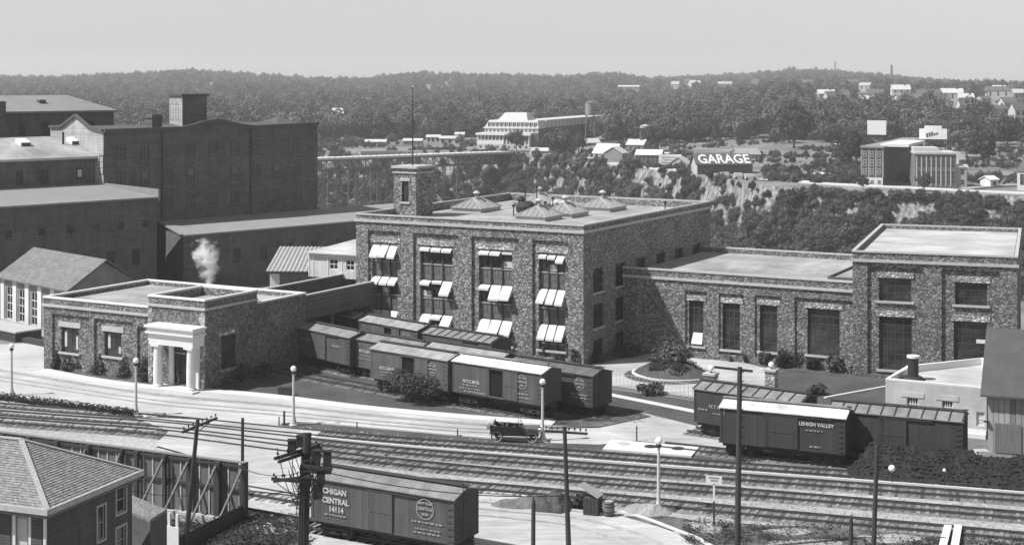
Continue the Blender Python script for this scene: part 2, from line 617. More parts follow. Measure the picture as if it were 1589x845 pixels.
def ground_sheet():
    m = MB()
    phis = [-60 + 0.5 * i for i in range(241)]
    rows = []
    for p in phis:
        a, b = near_rim(p), far_rim(p)
        rs = [a, a + 6, a + 30, a + 50, b - 72, b - 60, b - 50, b - 42, b - 35, b - 30, b - 25, b - 20, b - 16, b - 12, b - 9, b - 6, b - 3, b,
              b + 8, b + 25, b + 60, b + 110, b + 180, b + 280, 1000, 1150, 1300, 1450, 1600, 1750, 1900, 2050, 2200, 2350, 2500, 2700, 3000, 3600, 4600]
        rs = sorted(rs)
        s, c = sin(radians(p)), cos(radians(p))
        rows.append([(r * s, r * c, gorge_z(r * s, r * c)) for r in rs])
    n = len(rows[0])
    for r in rows: m.v += [Vector(q) for q in r]
    for i in range(len(rows) - 1):
        for j in range(n - 1):
            m.f.append([i * n + j, (i + 1) * n + j, (i + 1) * n + j + 1, i * n + j + 1])
    # the flat near bank: from the rim back past the camera
    base = len(m.v)
    back = [Vector((r[0][0] * 2.2, -160 - 20 * abs(sin(radians(p))), 0)) if False else Vector((600 * sin(radians(p)) , -150, 0)) for r, p in zip(rows, phis)]
    m.v += back
    for i in range(len(rows) - 1): m.f.append([base + i, base + i + 1, (i + 1) * n, i * n])
    mt = bpy.data.materials.new('terrain')
    mt.use_nodes = True
    nt = mt.node_tree
    nn, l = nt.nodes, nt.links
    b = nn['Principled BSDF']
    b.inputs['Roughness'].default_value = 1
    tc = nn.new('ShaderNodeTexCoord')
    geo = nn.new('ShaderNodeNewGeometry')
    sx = nn.new('ShaderNodeSeparateXYZ')
    l.new(geo.outputs['Normal'], sx.inputs[0])
    nz = nn.new('ShaderNodeTexNoise')
    nz.inputs['Scale'].default_value = 0.8
    nz.inputs['Detail'].default_value = 7
    l.new(tc.outputs['Object'], nz.inputs['Vector'])
    nz2 = nn.new('ShaderNodeTexNoise')
    nz2.inputs['Scale'].default_value = 0.07
    nz2.inputs['Detail'].default_value = 5
    l.new(tc.outputs['Object'], nz2.inputs['Vector'])
    gr = nn.new('ShaderNodeMapRange')
    gr.inputs[1].default_value, gr.inputs[2].default_value = 0.3, 0.7
    gr.inputs[3].default_value, gr.inputs[4].default_value = 0.10, 0.26
    l.new(nz2.outputs[0], gr.inputs[0])
    rk = nn.new('ShaderNodeMapRange')
    rk.inputs[1].default_value, rk.inputs[2].default_value = 0.35, 0.65
    rk.inputs[3].default_value, rk.inputs[4].default_value = 0.09, 0.33
    mpz = nn.new('ShaderNodeMapping')
    mpz.inputs['Scale'].default_value = (0.9, 0.9, 0.3)
    nz3 = nn.new('ShaderNodeTexNoise')
    nz3.inputs['Scale'].default_value = 1.1
    nz3.inputs['Detail'].default_value = 6
    l.new(tc.outputs['Object'], mpz.inputs[0])
    l.new(mpz.outputs[0], nz3.inputs['Vector'])
    l.new(nz3.outputs[0], rk.inputs[0])
    st = nn.new('ShaderNodeMapRange')
    st.inputs[1].default_value, st.inputs[2].default_value = 0.72, 0.6
    l.new(sx.outputs[2], st.inputs[0])
    mx = nn.new('ShaderNodeMix')
    mx.data_type = 'RGBA'
    l.new(st.outputs[0], mx.inputs[0])
    l.new(gr.outputs[0], mx.inputs[6])
    l.new(rk.outputs[0], mx.inputs[7])
    l.new(mx.outputs[2], b.inputs['Base Color'])
    bp = nn.new('ShaderNodeBump')
    bp.inputs['Distance'].default_value = 0.6
    l.new(nz.outputs[0], bp.inputs['Height'])
    l.new(bp.outputs[0], b.inputs['Normal'])
    o = m.obj('ground', mt)
    o.data.validate()
    return tag(o, kind='structure')


ground_sheet()
NLAY = [0]


def sheet(name, pts, m, z=None, smooth=0, px=True, kind='structure', closed=True):
    """flat sheet on the ground from a picture outline; every sheet lies 4 mm above the one before it"""
    NLAY[0] += 1
    z = 0.004 * NLAY[0] if z is None else z
    P = [GP(a, b, z) if px else Vector((a, b, z)) for a, b in pts]
    if smooth: P = spline(P + [P[0]], smooth)[:-1]
    me = bpy.data.meshes.new(name)
    me.from_pydata([tuple(q) for q in P], [], [list(range(len(P)))])
    me.materials.append(m)
    if me.polygons[0].normal.z < 0: me.flip_normals()
    return tag(link(name, me), kind=kind)


def strip(name, pts, width, z0, z1, m, side=0.5, px=True, n=5, kind='structure'):
    """kerb or walk of a given width that follows a picture line"""
    P = [GP(a, b) if px else Vector((a, b, 0)) for a, b in pts]
    if n > 1: P = spline(P, n)
    mb = MB()
    prev = None
    for i, p in enumerate(P):
        t = (P[min(i + 1, len(P) - 1)] - P[max(i - 1, 0)])
        t.z = 0
        t.normalize()
        nv = Vector((-t.y, t.x, 0))
        a, b = p + nv * width * side, p - nv * width * (1 - side)
        cur = [Vector((a.x, a.y, z0)), Vector((b.x, b.y, z0)), Vector((b.x, b.y, z1)), Vector((a.x, a.y, z1))]
        if prev:
            mb.add(prev + cur, [(0, 1, 5, 4), (1, 2, 6, 5), (2, 3, 7, 6), (3, 0, 4, 7)])
        else: mb.poly(cur)
        prev = cur
    mb.poly(prev[::-1])
    return tag(mb.obj(name, m), kind=kind)


sheet('yard_ground', [(-500, 575), (2300, 575), (2600, 900), (2600, 1150), (-1200, 1150), (-1200, 700)], GROUND)
# pale ballast and dirt between the tracks
sheet('track_bed', [(-260, 608), (100, 634), (450, 664), (805, 694), (1192, 722), (1500, 745), (2000, 785), (2000, 1010), (1500, 852), (1192, 826), (800, 800), (600, 790), (380, 822), (200, 800), (-260, 760)], BALLASTL)
# concrete road in front of the office, its crossing of the tracks and the forecourt
sheet('road', [(-250, 530), (0, 534), (70, 531), (72, 575), (150, 590), (240, 600), (330, 606), (430, 616), (560, 632), (700, 645), (790, 652), (870, 657), (1000, 640), (1080, 656), (1110, 672), (1060, 690), (985, 684), (930, 690), (842, 686), (760, 682), (600, 668), (480, 660), (436, 657), (420, 668), (400, 720), (400, 760), (300, 700), (240, 660), (225, 648), (205, 640), (100, 626), (0, 613), (-250, 585)], ROAD)
sheet('yard_path', [(870, 654), (950, 645), (1000, 636), (1080, 654), (1140, 676), (1200, 700), (1150, 704), (1080, 692), (1000, 680), (940, 668)], YARD)
sheet('level_crossing', [(205, 646), (300, 650), (436, 660), (500, 668), (470, 690), (500, 735), (480, 770), (390, 760), (320, 712), (240, 690), (262, 668)], YARD, z=0.17)
# grass
sheet('lawn', [(330, 602), (395, 592), (480, 560), (520, 560), (590, 590), (640, 606), (700, 622), (790, 640), (830, 645), (868, 655), (790, 650), (700, 642), (560, 628), (430, 612)], LAWN)
sheet('lawn', [(436, 657), (470, 654), (600, 664), (760, 678), (842, 686), (930, 689), (985, 683), (1060, 690), (1160, 705), (1165, 718), (1000, 708), (805, 692), (600, 677), (450, 666)], LAWN)
sheet('lawn', [(-250, 592), (0, 616), (100, 628), (200, 641), (206, 645), (195, 648), (100, 637), (0, 624), (-250, 604)], WEED)
sheet('lawn', [(948, 604), (1082, 622), (1120, 640), (1082, 660), (1000, 640), (870, 657), (900, 640)], LAWN)
sheet('lawn', [(1140, 590), (1200, 575), (1380, 585), (1380, 640), (1300, 640), (1200, 625)], LAWN)
sheet('lawn', [(68, 573), (76, 558), (240, 585), (330, 592), (332, 604), (236, 596), (150, 587)], WEED)
sheet('driveway', [(905, 567), (1010, 548), (1060, 540), (1130, 552), (1190, 570), (1188, 600), (1090, 615), (1078, 617), (948, 598), (900, 590)], YARD)
sheet('lawn', [(CX + FOC * (15.16 + 4.5 * cos(a)) / (143.4 + 4.3 * sin(a)), HY + CAM_H * FOC / (143.4 + 4.3 * sin(a))) for a in [2 * pi * i / 24 for i in range(24)]], LAWN)
sheet('driveway', [(1000, 548), (1075, 532), (1330, 566), (1330, 585), (1195, 572), (1130, 556)], LAWN)
sheet('yard', [(700, 762), (800, 765), (960, 795), (1050, 826), (1110, 870), (1150, 960), (300, 960), (480, 800), (640, 790)], YARD)
sheet('weeds', [(965, 800), (1040, 800), (1110, 812), (1240, 815), (1400, 822), (1640, 850), (1640, 960), (1130, 960), (1100, 846), (1050, 824)], WEED)
sheet('weeds', [(210, 800), (330, 795), (383, 806), (440, 816), (480, 836), (430, 850), (380, 960), (120, 960)], WEED)
sheet('weeds', [(870, 640), (960, 632), (1010, 645), (930, 662), (850, 664)], WEED)
# kerbs and walks
WALKLINE = [(70, 572), (150, 588), (240, 600), (330, 607), (430, 617), (560, 633), (700, 647), (790, 654), (850, 659)]
strip('sidewalk', [(70, 574), (150, 589), (240, 600), (330, 606), (430, 615), (560, 631), (700, 644), (790, 651), (862, 656)], 1.5, 0, 0.13, WALK, side=0.2)
strip('kerb', [(436, 658), (480, 656), (600, 666), (760, 680), (842, 686)], 0.25, 0, 0.14, WALK)
strip('kerb', [(-100, 605), (0, 613), (100, 626), (205, 640), (228, 648)], 0.25, 0, 0.14, WALK)
strip('garden_walk', [(930, 608), (950, 613), (1010, 625), (1080, 639), (1130, 650)], 0.9, 0, 0.06, WALK)
strip('kerb', [(962, 795), (1000, 805), (1050, 824), (1085, 838), (1120, 862), (1150, 900)], 0.3, 0, 0.14, WALK)
strip('kerb', [(744, 764), (800, 768), (830, 775)], 0.25, 0, 0.1, WALK)
strip('kerb', [(1280, 618), (1340, 607), (1378, 600)], 0.3, 0, 0.14, WALK, n=1)

RUT = mat('worn_wheel_track', 0.38, 0.3, 1.4, 0.95, 0.2, 8)
for i, (dy, w) in enumerate(((11, .09), (13.2, .09), (21, .22), (27, .2))):
    strip('wheel_track', [(-80, 546 + dy * 1.2), (60, 573 + dy), (240, 600 + dy), (430, 617 + dy), (600, 636 + dy * .9), (760, 650 + dy * .8), (880, 656 + dy * .55)], w, 0.03, 0.105 + .003 * i, RUT)
for i, pts_ in enumerate(([(740, 790), (800, 796), (900, 806), (1010, 838), (1060, 880)], [(740, 800), (800, 806), (890, 818), (980, 850), (1020, 890)], [(690, 775), (760, 781), (860, 790), (940, 800)])):
    strip('wheel_track', pts_, .28, 0.06, 0.16 + .003 * i, RUT)
# concrete slab with two iron covers beside the track
tslab = thing('concrete_slab', 'pale concrete slab with dark manhole covers on the grass beside the tracks', 'slab', GP(1010, 695))
mb = MB()
c0 = tslab.location
pl = [GP(a, b) - c0 for a, b in ((935, 699), (948, 684), (1085, 696), (1073, 710))]
mb.prism([(q.x, q.y) for q in pl], 0, 0.16)
mb.obj('slab', WALK, tslab)
for a, b in ((1010, 695.5), (1052, 698.5)):
    q = GP(a, b) - c0
    MB().lathe([(0.5, 0), (0.5, 0.03), (0.42, 0.05), (0.0, 0.05)], 18, (q.x, q.y, 0.16)).obj('manhole_cover', IRON, tslab)
q = GP(968, 691) - c0
MB().lathe([(0.45, 0), (0.45, 0.02), (0.0, 0.03)], 18, (q.x, q.y, 0.16)).obj('manhole_cover', TRIM, tslab)


# ------------------------------------------------------------------ foliage
def leaf_cloud(name, blobs, n, size, m, seed, droop=0.0):
    """many small leaf faces spread through blobs (x,y,z,rx,ry,rz)"""
    rnd = random.Random(seed)
    vs, fs = [], []
    tot = sum(b[3] * b[4] * b[5] for b in blobs)
    for b in blobs:
        k = max(8, int(n * b[3] * b[4] * b[5] / tot))
        for _ in range(k):
            while True:
                d = Vector((rnd.uniform(-1, 1), rnd.uniform(-1, 1), rnd.uniform(-1, 1)))
                if 0.05 < d.length < 1: break
            r = d.length ** 0.45
            d.normalize()
            r *= 0.82 + 0.3 * noise.noise(Vector((b[0] * 3 + d.x * 2.2, d.y * 2.2 + seed, d.z * 2.2)))
            c = Vector((b[0] + d.x * b[3] * r, b[1] + d.y * b[4] * r, b[2] + d.z * b[5] * r))
            nv = (d + Vector((rnd.gauss(0, .5), rnd.gauss(0, .5), rnd.gauss(0.35, .5)))).normalized()
            t = nv.orthogonal().normalized()
            t = Matrix.Rotation(rnd.uniform(0, 6.28), 3, nv) @ t
            w = nv.cross(t)
            s = size * rnd.uniform(0.6, 1.3)
            i = len(vs)
            vs += [c - t * s, c - w * s * .6, c + t * s, c + w * s * .6]
            fs.append((i, i + 1, i + 2, i + 3))
    me = bpy.data.meshes.new(name)
    me.from_pydata([tuple(v) for v in vs], [], fs)
    me.materials.append(m)
    return me


def tree_blobs(seed, w, h, z0):
    rnd = random.Random(seed)
    bl = [(0, 0, z0 + h * .5, w * .36, w * .36, h * .42)]
    for i in range(7):
        a = 2 * pi * i / 7 + rnd.uniform(-.4, .4)
        r = w * rnd.uniform(.2, .34)
        bl.append((r * cos(a), r * sin(a), z0 + h * rnd.uniform(.22, .72), w * rnd.uniform(.16, .26), w * rnd.uniform(.16, .26), h * rnd.uniform(.14, .24)))
    bl.append((rnd.uniform(-.1, .1) * w, rnd.uniform(-.1, .1) * w, z0 + h * .84, w * .2, w * .2, h * .17))
    return bl


def trunk_mesh(seed, h, r):
    rnd = random.Random(seed)
    m = MB()
    m.tube((0, 0, -1.5), (0, 0, h * .45), r, r * .7, 6)
    m.tube((0, 0, h * .45), (rnd.uniform(-.4, .4), rnd.uniform(-.4, .4), h * .8), r * .7, r * .3, 6)
    for i in range(4):
        a = 2 * pi * i / 4 + rnd.uniform(-.5, .5)
        z = h * rnd.uniform(.35, .5)
        m.tube((0, 0, z), (cos(a) * h * .22, sin(a) * h * .22, z + h * .22), r * .45, r * .15, 5)
    return m.mesh('trunk', BARK)


TREES, FINE = [], []
for i, (w, h, n) in enumerate(((11, 8, 1500), (10, 9, 1500), (12.5, 8, 1700), (9, 7.5, 1300), (9, 10, 1500))):
    mm = (LEAF, LEAFL, LEAF, LEAFD, LEAFL)[i]
    TREES.append((leaf_cloud('crown', tree_blobs(i + 11, w, h, 1.6), n, 0.40, mm, i + 50), trunk_mesh(i, h + 1.0, 0.22)))


def tree(x, y, z, s, kind, label, group=None, name='broadleaf_tree', sz=1.0):
    rz = random.uniform(0, 6.28)
    t = thing(name, label, 'tree', (x, y, z), rz, group)
    t.scale = (s, s, s * sz)
    link('crown', TREES[kind][0], t)
    link('trunk', TREES[kind][1], t)
    return t


PATCHES = [(985, 1030, 258, 290), (1030, 1062, 268, 296), (1085, 1112, 286, 300), (1112, 1165, 296, 348), (1185, 1245, 298, 348), (1266, 1276, 305, 330), (1385, 1460, 312, 326), (1525, 1575, 324, 342), (545, 600, 212, 240), (640, 700, 215, 236), (1070, 1178, 246, 274), (1085, 1250, 292, 330)]


def pix(v):
    return CX + v[0] / v[1] * FOC, HY + (CAM_H - v[2]) * FOC / v[1]


def in_patch(v, top):
    a, b = pix(v)
    _, b1 = pix((v[0], v[1], v[2] + top))
    for x0, x1, y0, y1 in PATCHES:
        if x0 < a < x1 and b1 < y1 and b > y0: return True
    return False


rnd = random.Random(21)
GLAB = 'leafy tree among the mixed wood covering the far gorge wall'
GGRP = 'trees on the far gorge wall'
cnt = 0
tries = 0
placed = []
while cnt < 285 and tries < 6000:
    tries += 1
    p = rnd.uniform(-7.6, 20.5)
    b = far_rim(p)
    d = rnd.choice((rnd.uniform(1, 12) if p < 8.5 else rnd.uniform(9, 20), rnd.uniform(8, 40), rnd.uniform(25, 62)))
    r = b - d
    x, y = r * sin(radians(p)), r * cos(radians(p))
    z = gorge_z(x, y)
    s = rnd.uniform(0.42, 0.95) if d > 10 else rnd.uniform(0.28, 0.55)
    if p < -1.5: s *= 1.15
    if p < -1.5 and rnd.random() < .45: continue
    if in_patch((x, y, z), 8 * s) and rnd.random() < (.93 if p < 9 else .6): continue
    if any((x - q[0]) ** 2 + (y - q[1]) ** 2 < (4.2 * s + 1.6) ** 2 for q in placed): continue
    placed.append((x, y))
    tree(x, y, z, s, rnd.randrange(5) if p > -1.5 else rnd.choice((1, 4, 0)), GLAB, GGRP, sz=rnd.uniform(.8, 1.1))
    cnt += 1


# masses nobody could count: scrub on the gorge wall and the wood behind the town
def scatter(name, pts, sources, smin, smax, seed, label=None):
    me = bpy.data.meshes.new(name)
    me.from_pydata(pts, [], [])
    o = tag(link(name, me), label, kind='stuff')
    ng = bpy.data.node_groups.new(name, 'GeometryNodeTree')
    ng.interface.new_socket('Geometry', in_out='INPUT', socket_type='NodeSocketGeometry')
    ng.interface.new_socket('Geometry', in_out='OUTPUT', socket_type='NodeSocketGeometry')
    n, l = ng.nodes, ng.links
    gi, go = n.new('NodeGroupInput'), n.new('NodeGroupOutput')
    ip = n.new('GeometryNodeInstanceOnPoints')
    l.new(gi.outputs[0], ip.inputs['Points'])
    jn = n.new('GeometryNodeGeometryToInstance')
    for s in sources:
        oi = n.new('GeometryNodeObjectInfo')
        oi.inputs['Object'].default_value = s
        oi.inputs['As Instance'].default_value = True
        oi.transform_space = 'ORIGINAL'
        l.new(oi.outputs['Geometry'], jn.inputs[0])
    # 'Geometry to Instance' keeps each source apart only when joined as instances
    n.remove(jn)
    jn = n.new('GeometryNodeJoinGeometry')
    for q in [q for q in n if q.bl_idname == 'GeometryNodeObjectInfo']: l.new(q.outputs['Geometry'], jn.inputs[0])
    l.new(jn.outputs[0], ip.inputs['Instance'])
    ip.inputs['Pick Instance'].default_value = True
    rv = n.new('FunctionNodeRandomValue')
    rv.data_type = 'FLOAT_VECTOR'
    rv.inputs[0].default_value = (0, 0, 0)
    rv.inputs[1].default_value = (0.12, 0.12, 6.283)
    rv.inputs['Seed'].default_value = seed
    l.new(rv.outputs[0], ip.inputs['Rotation'])
    rs = n.new('FunctionNodeRandomValue')
    rs.data_type = 'FLOAT'
    rs.inputs[2].default_value = smin
    rs.inputs[3].default_value = smax
    rs.inputs['Seed'].default_value = seed + 1
    l.new(rs.outputs[1], ip.inputs['Scale'])
    l.new(ip.outputs[0], go.inputs[0])
    md = o.modifiers.new('scatter', 'NODES')
    md.node_group = ng
    return o


SRC = []
for o in COL.objects:
    if o.name.startswith('crown') and o.data.name not in [q.data.name for q in SRC]: SRC.append(o)
pts = []
for _ in range(9000):
    p = rnd.uniform(-12, 24)
    b = far_rim(p)
    r = b - rnd.uniform(0 if p < 8.5 else 5, 66)
    x, y = r * sin(radians(p)), r * cos(radians(p))
    z = gorge_z(x, y)
    if p < -1.5 and rnd.random() < .5: continue
    if in_patch((x, y, z), 3) and rnd.random() < (.75 if p < 9 else .45): continue
    pts.append((x, y, z - 0.8))
scatter('gorge_scrub', pts, SRC, 0.18, 0.55, 5)

HILLSIDE = ((1283, 157, 11, 5, 'leftmost pale house of the hillside, above the open field'), (1310, 158, 9, 3, 'second hillside house from the left, low and long'),
            (1358, 156, 11, 5, 'pale two-storey hillside house below the tall chimney'), (1399, 153, 12, 6, 'square white hillside house right of the tall chimney'),
            (1388, 165, 9, 4, 'small low hillside house under the square white one'), (1447, 158, 14, 5.5, 'broad pale hillside house, left of a close pair'),
            (1478, 157, 14, 5.5, 'broad pale hillside house, right of a close pair'), (1462, 166, 10, 5, 'smaller house just below the close pair of pale houses'),
            (1432, 160, 8, 6, 'narrow gabled house left of the close pair'), (1549, 152, 15, 5, 'long roof near the right edge below the far chimney'),
            (1574, 176, 14, 7, 'white porch-fronted house near the right edge'), (1588, 192, 12, 9, 'pale house half cut by the right edge of the hillside'),
            (1553, 178, 11, 4, 'low pale house left of the porch-fronted one'), (1345, 163, 8, 4, 'little pale house left of the two-storey hillside house'), (1500, 163, 10, 5, 'small pale house right of the close pair'),
            (1320, 134, 10, 3, 'pale house high on the far ridge at right'), (1125, 135, 9, 2.2, 'pale house at the crest of the far wood above the garage'), (975, 139, 14, 1.8, 'low pale pavilion roof rising out of the wood above the hotel wing'))
for i in range(22):
    q_ = random.Random(100 + i)
    HILLSIDE += ((q_.uniform(1262, 1589), q_.uniform(136, 174), q_.uniform(5, 9), q_.uniform(2.5, 4.5), ''),)
for i in range(6):
    q_ = random.Random(300 + i)
    HILLSIDE += ((q_.uniform(1040, 1260), q_.uniform(128, 138), q_.uniform(5, 8), q_.uniform(2, 3), ''),)
HPOS = []
for px, py, w, h, lab in HILLSIDE:                       # where the line of sight meets the hillside
    Y = 560.0
    while Y < 2600:
        x = (px - CX) / FOC * Y
        if CAM_H - (py - HY) * Y / FOC <= hill(x, Y) + (6 if py < 140 else 1): break
        Y += 5
    HPOS.append((x, Y, w * Y / 1000, h * Y / 1000, lab, py))

pts = []
for _ in range(4200):
    p = rnd.uniform(5.5, 24)
    r = far_rim(p) - rnd.uniform(.8, 15)
    x, y = r * sin(radians(p)), r * cos(radians(p))
    z = gorge_z(x, y)
    if in_patch((x, y, z), 2) and rnd.random() < .8: continue
    if noise.noise((x / 9, y / 9, 4)) > .34: continue
    pts.append((x, y, z - .5))
scatter('rim_scrub', pts, SRC, 0.12, 0.32, 25)

# clearings on the far plateau: (px0, px1, nearest, farthest) as bearings and distances
CLEAR = [(480, 745, 560, 690), (735, 842, 560, 665), (830, 945, 560, 652), (890, 1195, 430, 640), (1165, 1345, 420, 620), (1285, 1700, 360, 560), (1290, 1600, 540, 600)]
HOUSES_CLEAR = []


def clear(p, r):
    px = CX + tan(radians(p)) * FOC
    for a, b, c, d in CLEAR:
        if a < px < b and c < r < d: return True
    for x, Y, w, h, _, py in HPOS:
        if abs(px - CX - x / Y * FOC) < w / Y * FOC * .62 + 3 and Y - 130 < r < Y + 16 + abs(x) * .2: return True
    return False


pts = []
n_ = 0
while len(pts) < 15000 and n_ < 80000:
    n_ += 1
    p = rnd.uniform(-25, 25)
    t = rnd.random()
    r = 470 + 2350 * t ** 1.0
    if r < far_rim(p) + 14 or clear(p, r): continue
    if r > 900 and noise.noise((r * sin(radians(p)) / 130, r * cos(radians(p)) / 130, 5)) > 0.33: continue
    x, y = r * sin(radians(p)), r * cos(radians(p))
    pts.append((x, y, hill(x, y) - 2.0))
scatter('far_wood', pts, SRC, 0.5, 1.6, 9)


# low bushes over the open ground of the far plateau
pts = []
for _ in range(5200):
    p = rnd.uniform(-9, 21)
    r = far_rim(p) + (4 if p < 9 else 17) + 200 * rnd.random() ** 1.3
    x, y = r * sin(radians(p)), r * cos(radians(p))
    px = CX + tan(radians(p)) * FOC
    if noise.noise((x / 30, y / 22, 1.5)) < (.05 if px < 1160 else -.05) or any(a < px < b and c < r < d for a, b, c, d in ((735, 945, 575, 625), (915, 1060, 440, 470), (1060, 1185, 405, 475), (1330, 1505, 380, 425))): continue
    pts.append((x, y, hill(x, y) - .5))
scatter('far_scrub', pts, SRC, 0.1, 0.3, 15)

# hedges and shrubs
def shrub(px, py, w, h, label, group=None, m=None, seed=None, name='shrub', cone=False, off=(0, 0), n=None, leaf=None, cat='shrub'):
    seed = seed if seed is not None else int(px * 7 + py)
    r_ = random.Random(seed)
    q = GP(px, py)
    t = thing(name, label, cat, (q.x + off[0], q.y + off[1], 0), 0, group)
    if cone:
        bl = [(0, 0, h * .25, w * .5, w * .5, h * .3), (0, 0, h * .55, w * .34, w * .34, h * .3), (0, 0, h * .8, w * .18, w * .18, h * .22)]
    else:
        bl = [(0, 0, h * .45, w * .3, w * .3, h * .45)]
        for i in range(6):
            a = i * 1.05 + r_.uniform(-.3, .3)
            bl.append((cos(a) * w * .3, sin(a) * w * .3, h * r_.uniform(.25, .6), w * r_.uniform(.16, .26), w * r_.uniform(.16, .26), h * r_.uniform(.25, .4)))
    link('foliage', leaf_cloud('foliage', bl, n or int(240 + 110 * w * h), leaf or 0.13 + 0.02 * w, m or LEAF, seed), t)
    st = MB()
    for i in range(4):
        a = i * 1.6 + r_.uniform(-.4, .4)
        st.tube((0, 0, 0), (cos(a) * w * .2, sin(a) * w * .2, h * .55), 0.05, 0.02, 5)
    st.obj('stem', BARK, t)
    return t


# ------------------------------------------------------------------ main stone factory
def coping(m, u0, u1, v0, v1, z, t=0.24, h=0.16, over=0.08):
    """four coping slabs round a flat roof, mitred end to end"""
    m.box(u0 - over, u1 + over, v0 - over, v0 + t, z, z + h)
    m.box(u0 - over, u1 + over, v1 - t, v1 + over, z, z + h)
    m.box(u0 - over, u0 + t, v0 + t, v1 - t, z, z + h)
    m.box(u1 - t, u1 + over, v0 + t, v1 - t, z, z + h)


def band(m, u0, u1, v0, v1, z, h=0.28, over=0.16):
    m.box(u0 - over, u1 + over, v0 - over, v0, z, z + h)
    m.box(u0 - over, u1 + over, v1, v1 + over, z, z + h)
    m.box(u0 - over, u0, v0, v1, z, z + h)
    m.box(u1, u1 + over, v0, v1, z, z + h)


def side(u, v, deg):
    return Matrix.Translation((u, v, 0)) @ Matrix.Rotation(radians(deg), 4, 'Z')


A = Fr(-16.67, 161.2, -29.12)
AL, AD, AH, AR = 27.1, 33.6, 13.85, 12.95
fac = A.empty('stone_factory', 'large three-storey rubble stone factory with rows of white window awnings', 'factory')
PANELS, OPENS = [], []
for a, b, c, d in ((571, 622, 577, 617), (641, 712, 652, 702), (731.6, 805, 743, 795), (826, 882, 836, 877)):
    PANELS.append((A.U(a), A.U(b), 0.5, 12.1))
    OPENS.append((A.U(c, .25), A.U(d, .25), 1.2, 10.85))
m = MB()
m.wall(0, AL, 0, AH - 0.16, PANELS, 0.25)
m.M = Matrix.Translation((0, 0.25, 0))
for P_, O_ in zip(PANELS, OPENS): m.wall(P_[0], P_[1], P_[2], P_[3], [O_], 0.45)
m.M = None
SROW = [(3.95 + 3.53 * k, 5.9 + 3.53 * k) for k in (-1, 0, 1)]
SWIN = [(2.2 + 5.2 * i, 4.6 + 5.2 * i, a - 0.6, b - .2) for i in range(6) for a, b in SROW]
m.M = side(AL, 0, 90)
m.wall(0, AD, 0, AH - 0.16, SWIN, 0.3)
m.M = side(AL, AD, 180)
m.wall(0, AL, 0, AH - .16, [], .3)
m.M = side(0, AD, 270)
m.wall(0, AD, 0, AH - .16, [(2.2 + 5.2 * i, 4.6 + 5.2 * i, a - .6, b - .2) for i in range(6) for a, b in SROW], .3)
m.M = None
# inside faces of the parapet
for (q, n_) in ((side(0.3, 0.3, 0), AL - .6), (side(AL - .3, .3, 90), AD - .6), (side(AL - .3, AD - .3, 180), AL - .6), (side(.3, AD - .3, 270), AD - .6)):
    m.M = q
    m.poly([(0, 0, AR - .2), (0, 0, AH - .16), (n_, 0, AH - .16), (n_, 0, AR - .2)])
m.M = None
m.obj('wall', STONE, fac)
m = MB()
coping(m, 0, AL, 0, AD, AH - 0.16)
m.obj('coping', TRIM, fac)
m = MB()
band(m, 0, AL, 0, AD, 12.98)
m.obj('cornice', TRIM, fac)
MB().box(0.3, AL - .3, 0.3, AD - .3, AR - 0.2, AR).obj('roof', ROOFL, fac)
MB().box(0.8, AL - .8, 0.8, AD - .8, 0.1, AR - 0.4).obj('dark_core', VOID, fac)
for O_ in OPENS:
    MB().box(O_[0] - .35, O_[1] + .35, 0.2, 0.28, 10.85, 11.4).obj('lintel', QUOIN, fac)
    MB().box(O_[0] - .2, O_[1] + .2, 0.02, 0.5, 1.0, 1.2).obj('sill', TRIM, fac)
    MB().box(O_[0] + .2, O_[0] + 1.2, 0.22, 0.3, 0.35, .85).obj('basement_light', GLASS, fac)


def awning(par, M, w, proj, drop):
    k = ('awning', round(w, 2), proj, drop)
    if k not in WCACHE:
        a = MB()
        t = 0.03
        a.hexa([(0, 0, -t), (w, 0, -t), (w, -proj, -drop - t), (0, -proj, -drop - t)], [(0, 0, 0), (w, 0, 0), (w, -proj, -drop), (0, -proj, -drop)])
        a.box(0, w, -proj - .02, -proj, -drop - .22, -drop)
        for x in (0.0, w - .02):
            a.add([(x, 0, -t), (x, -proj, -drop - t), (x, 0, -drop * .75)], [(0, 1, 2)])
        a.tube((0.03, -proj + .02, -drop - t - .02), (0.03, 0.06, -drop * .9 - .3), 0.015, n=5)
        a.tube((w - 0.03, -proj + .02, -drop - t - .02), (w - 0.03, 0.06, -drop * .9 - .3), 0.015, n=5)
        WCACHE[k] = a.mesh('awning', CANVAS)
    return link('awning', WCACHE[k], par, M)


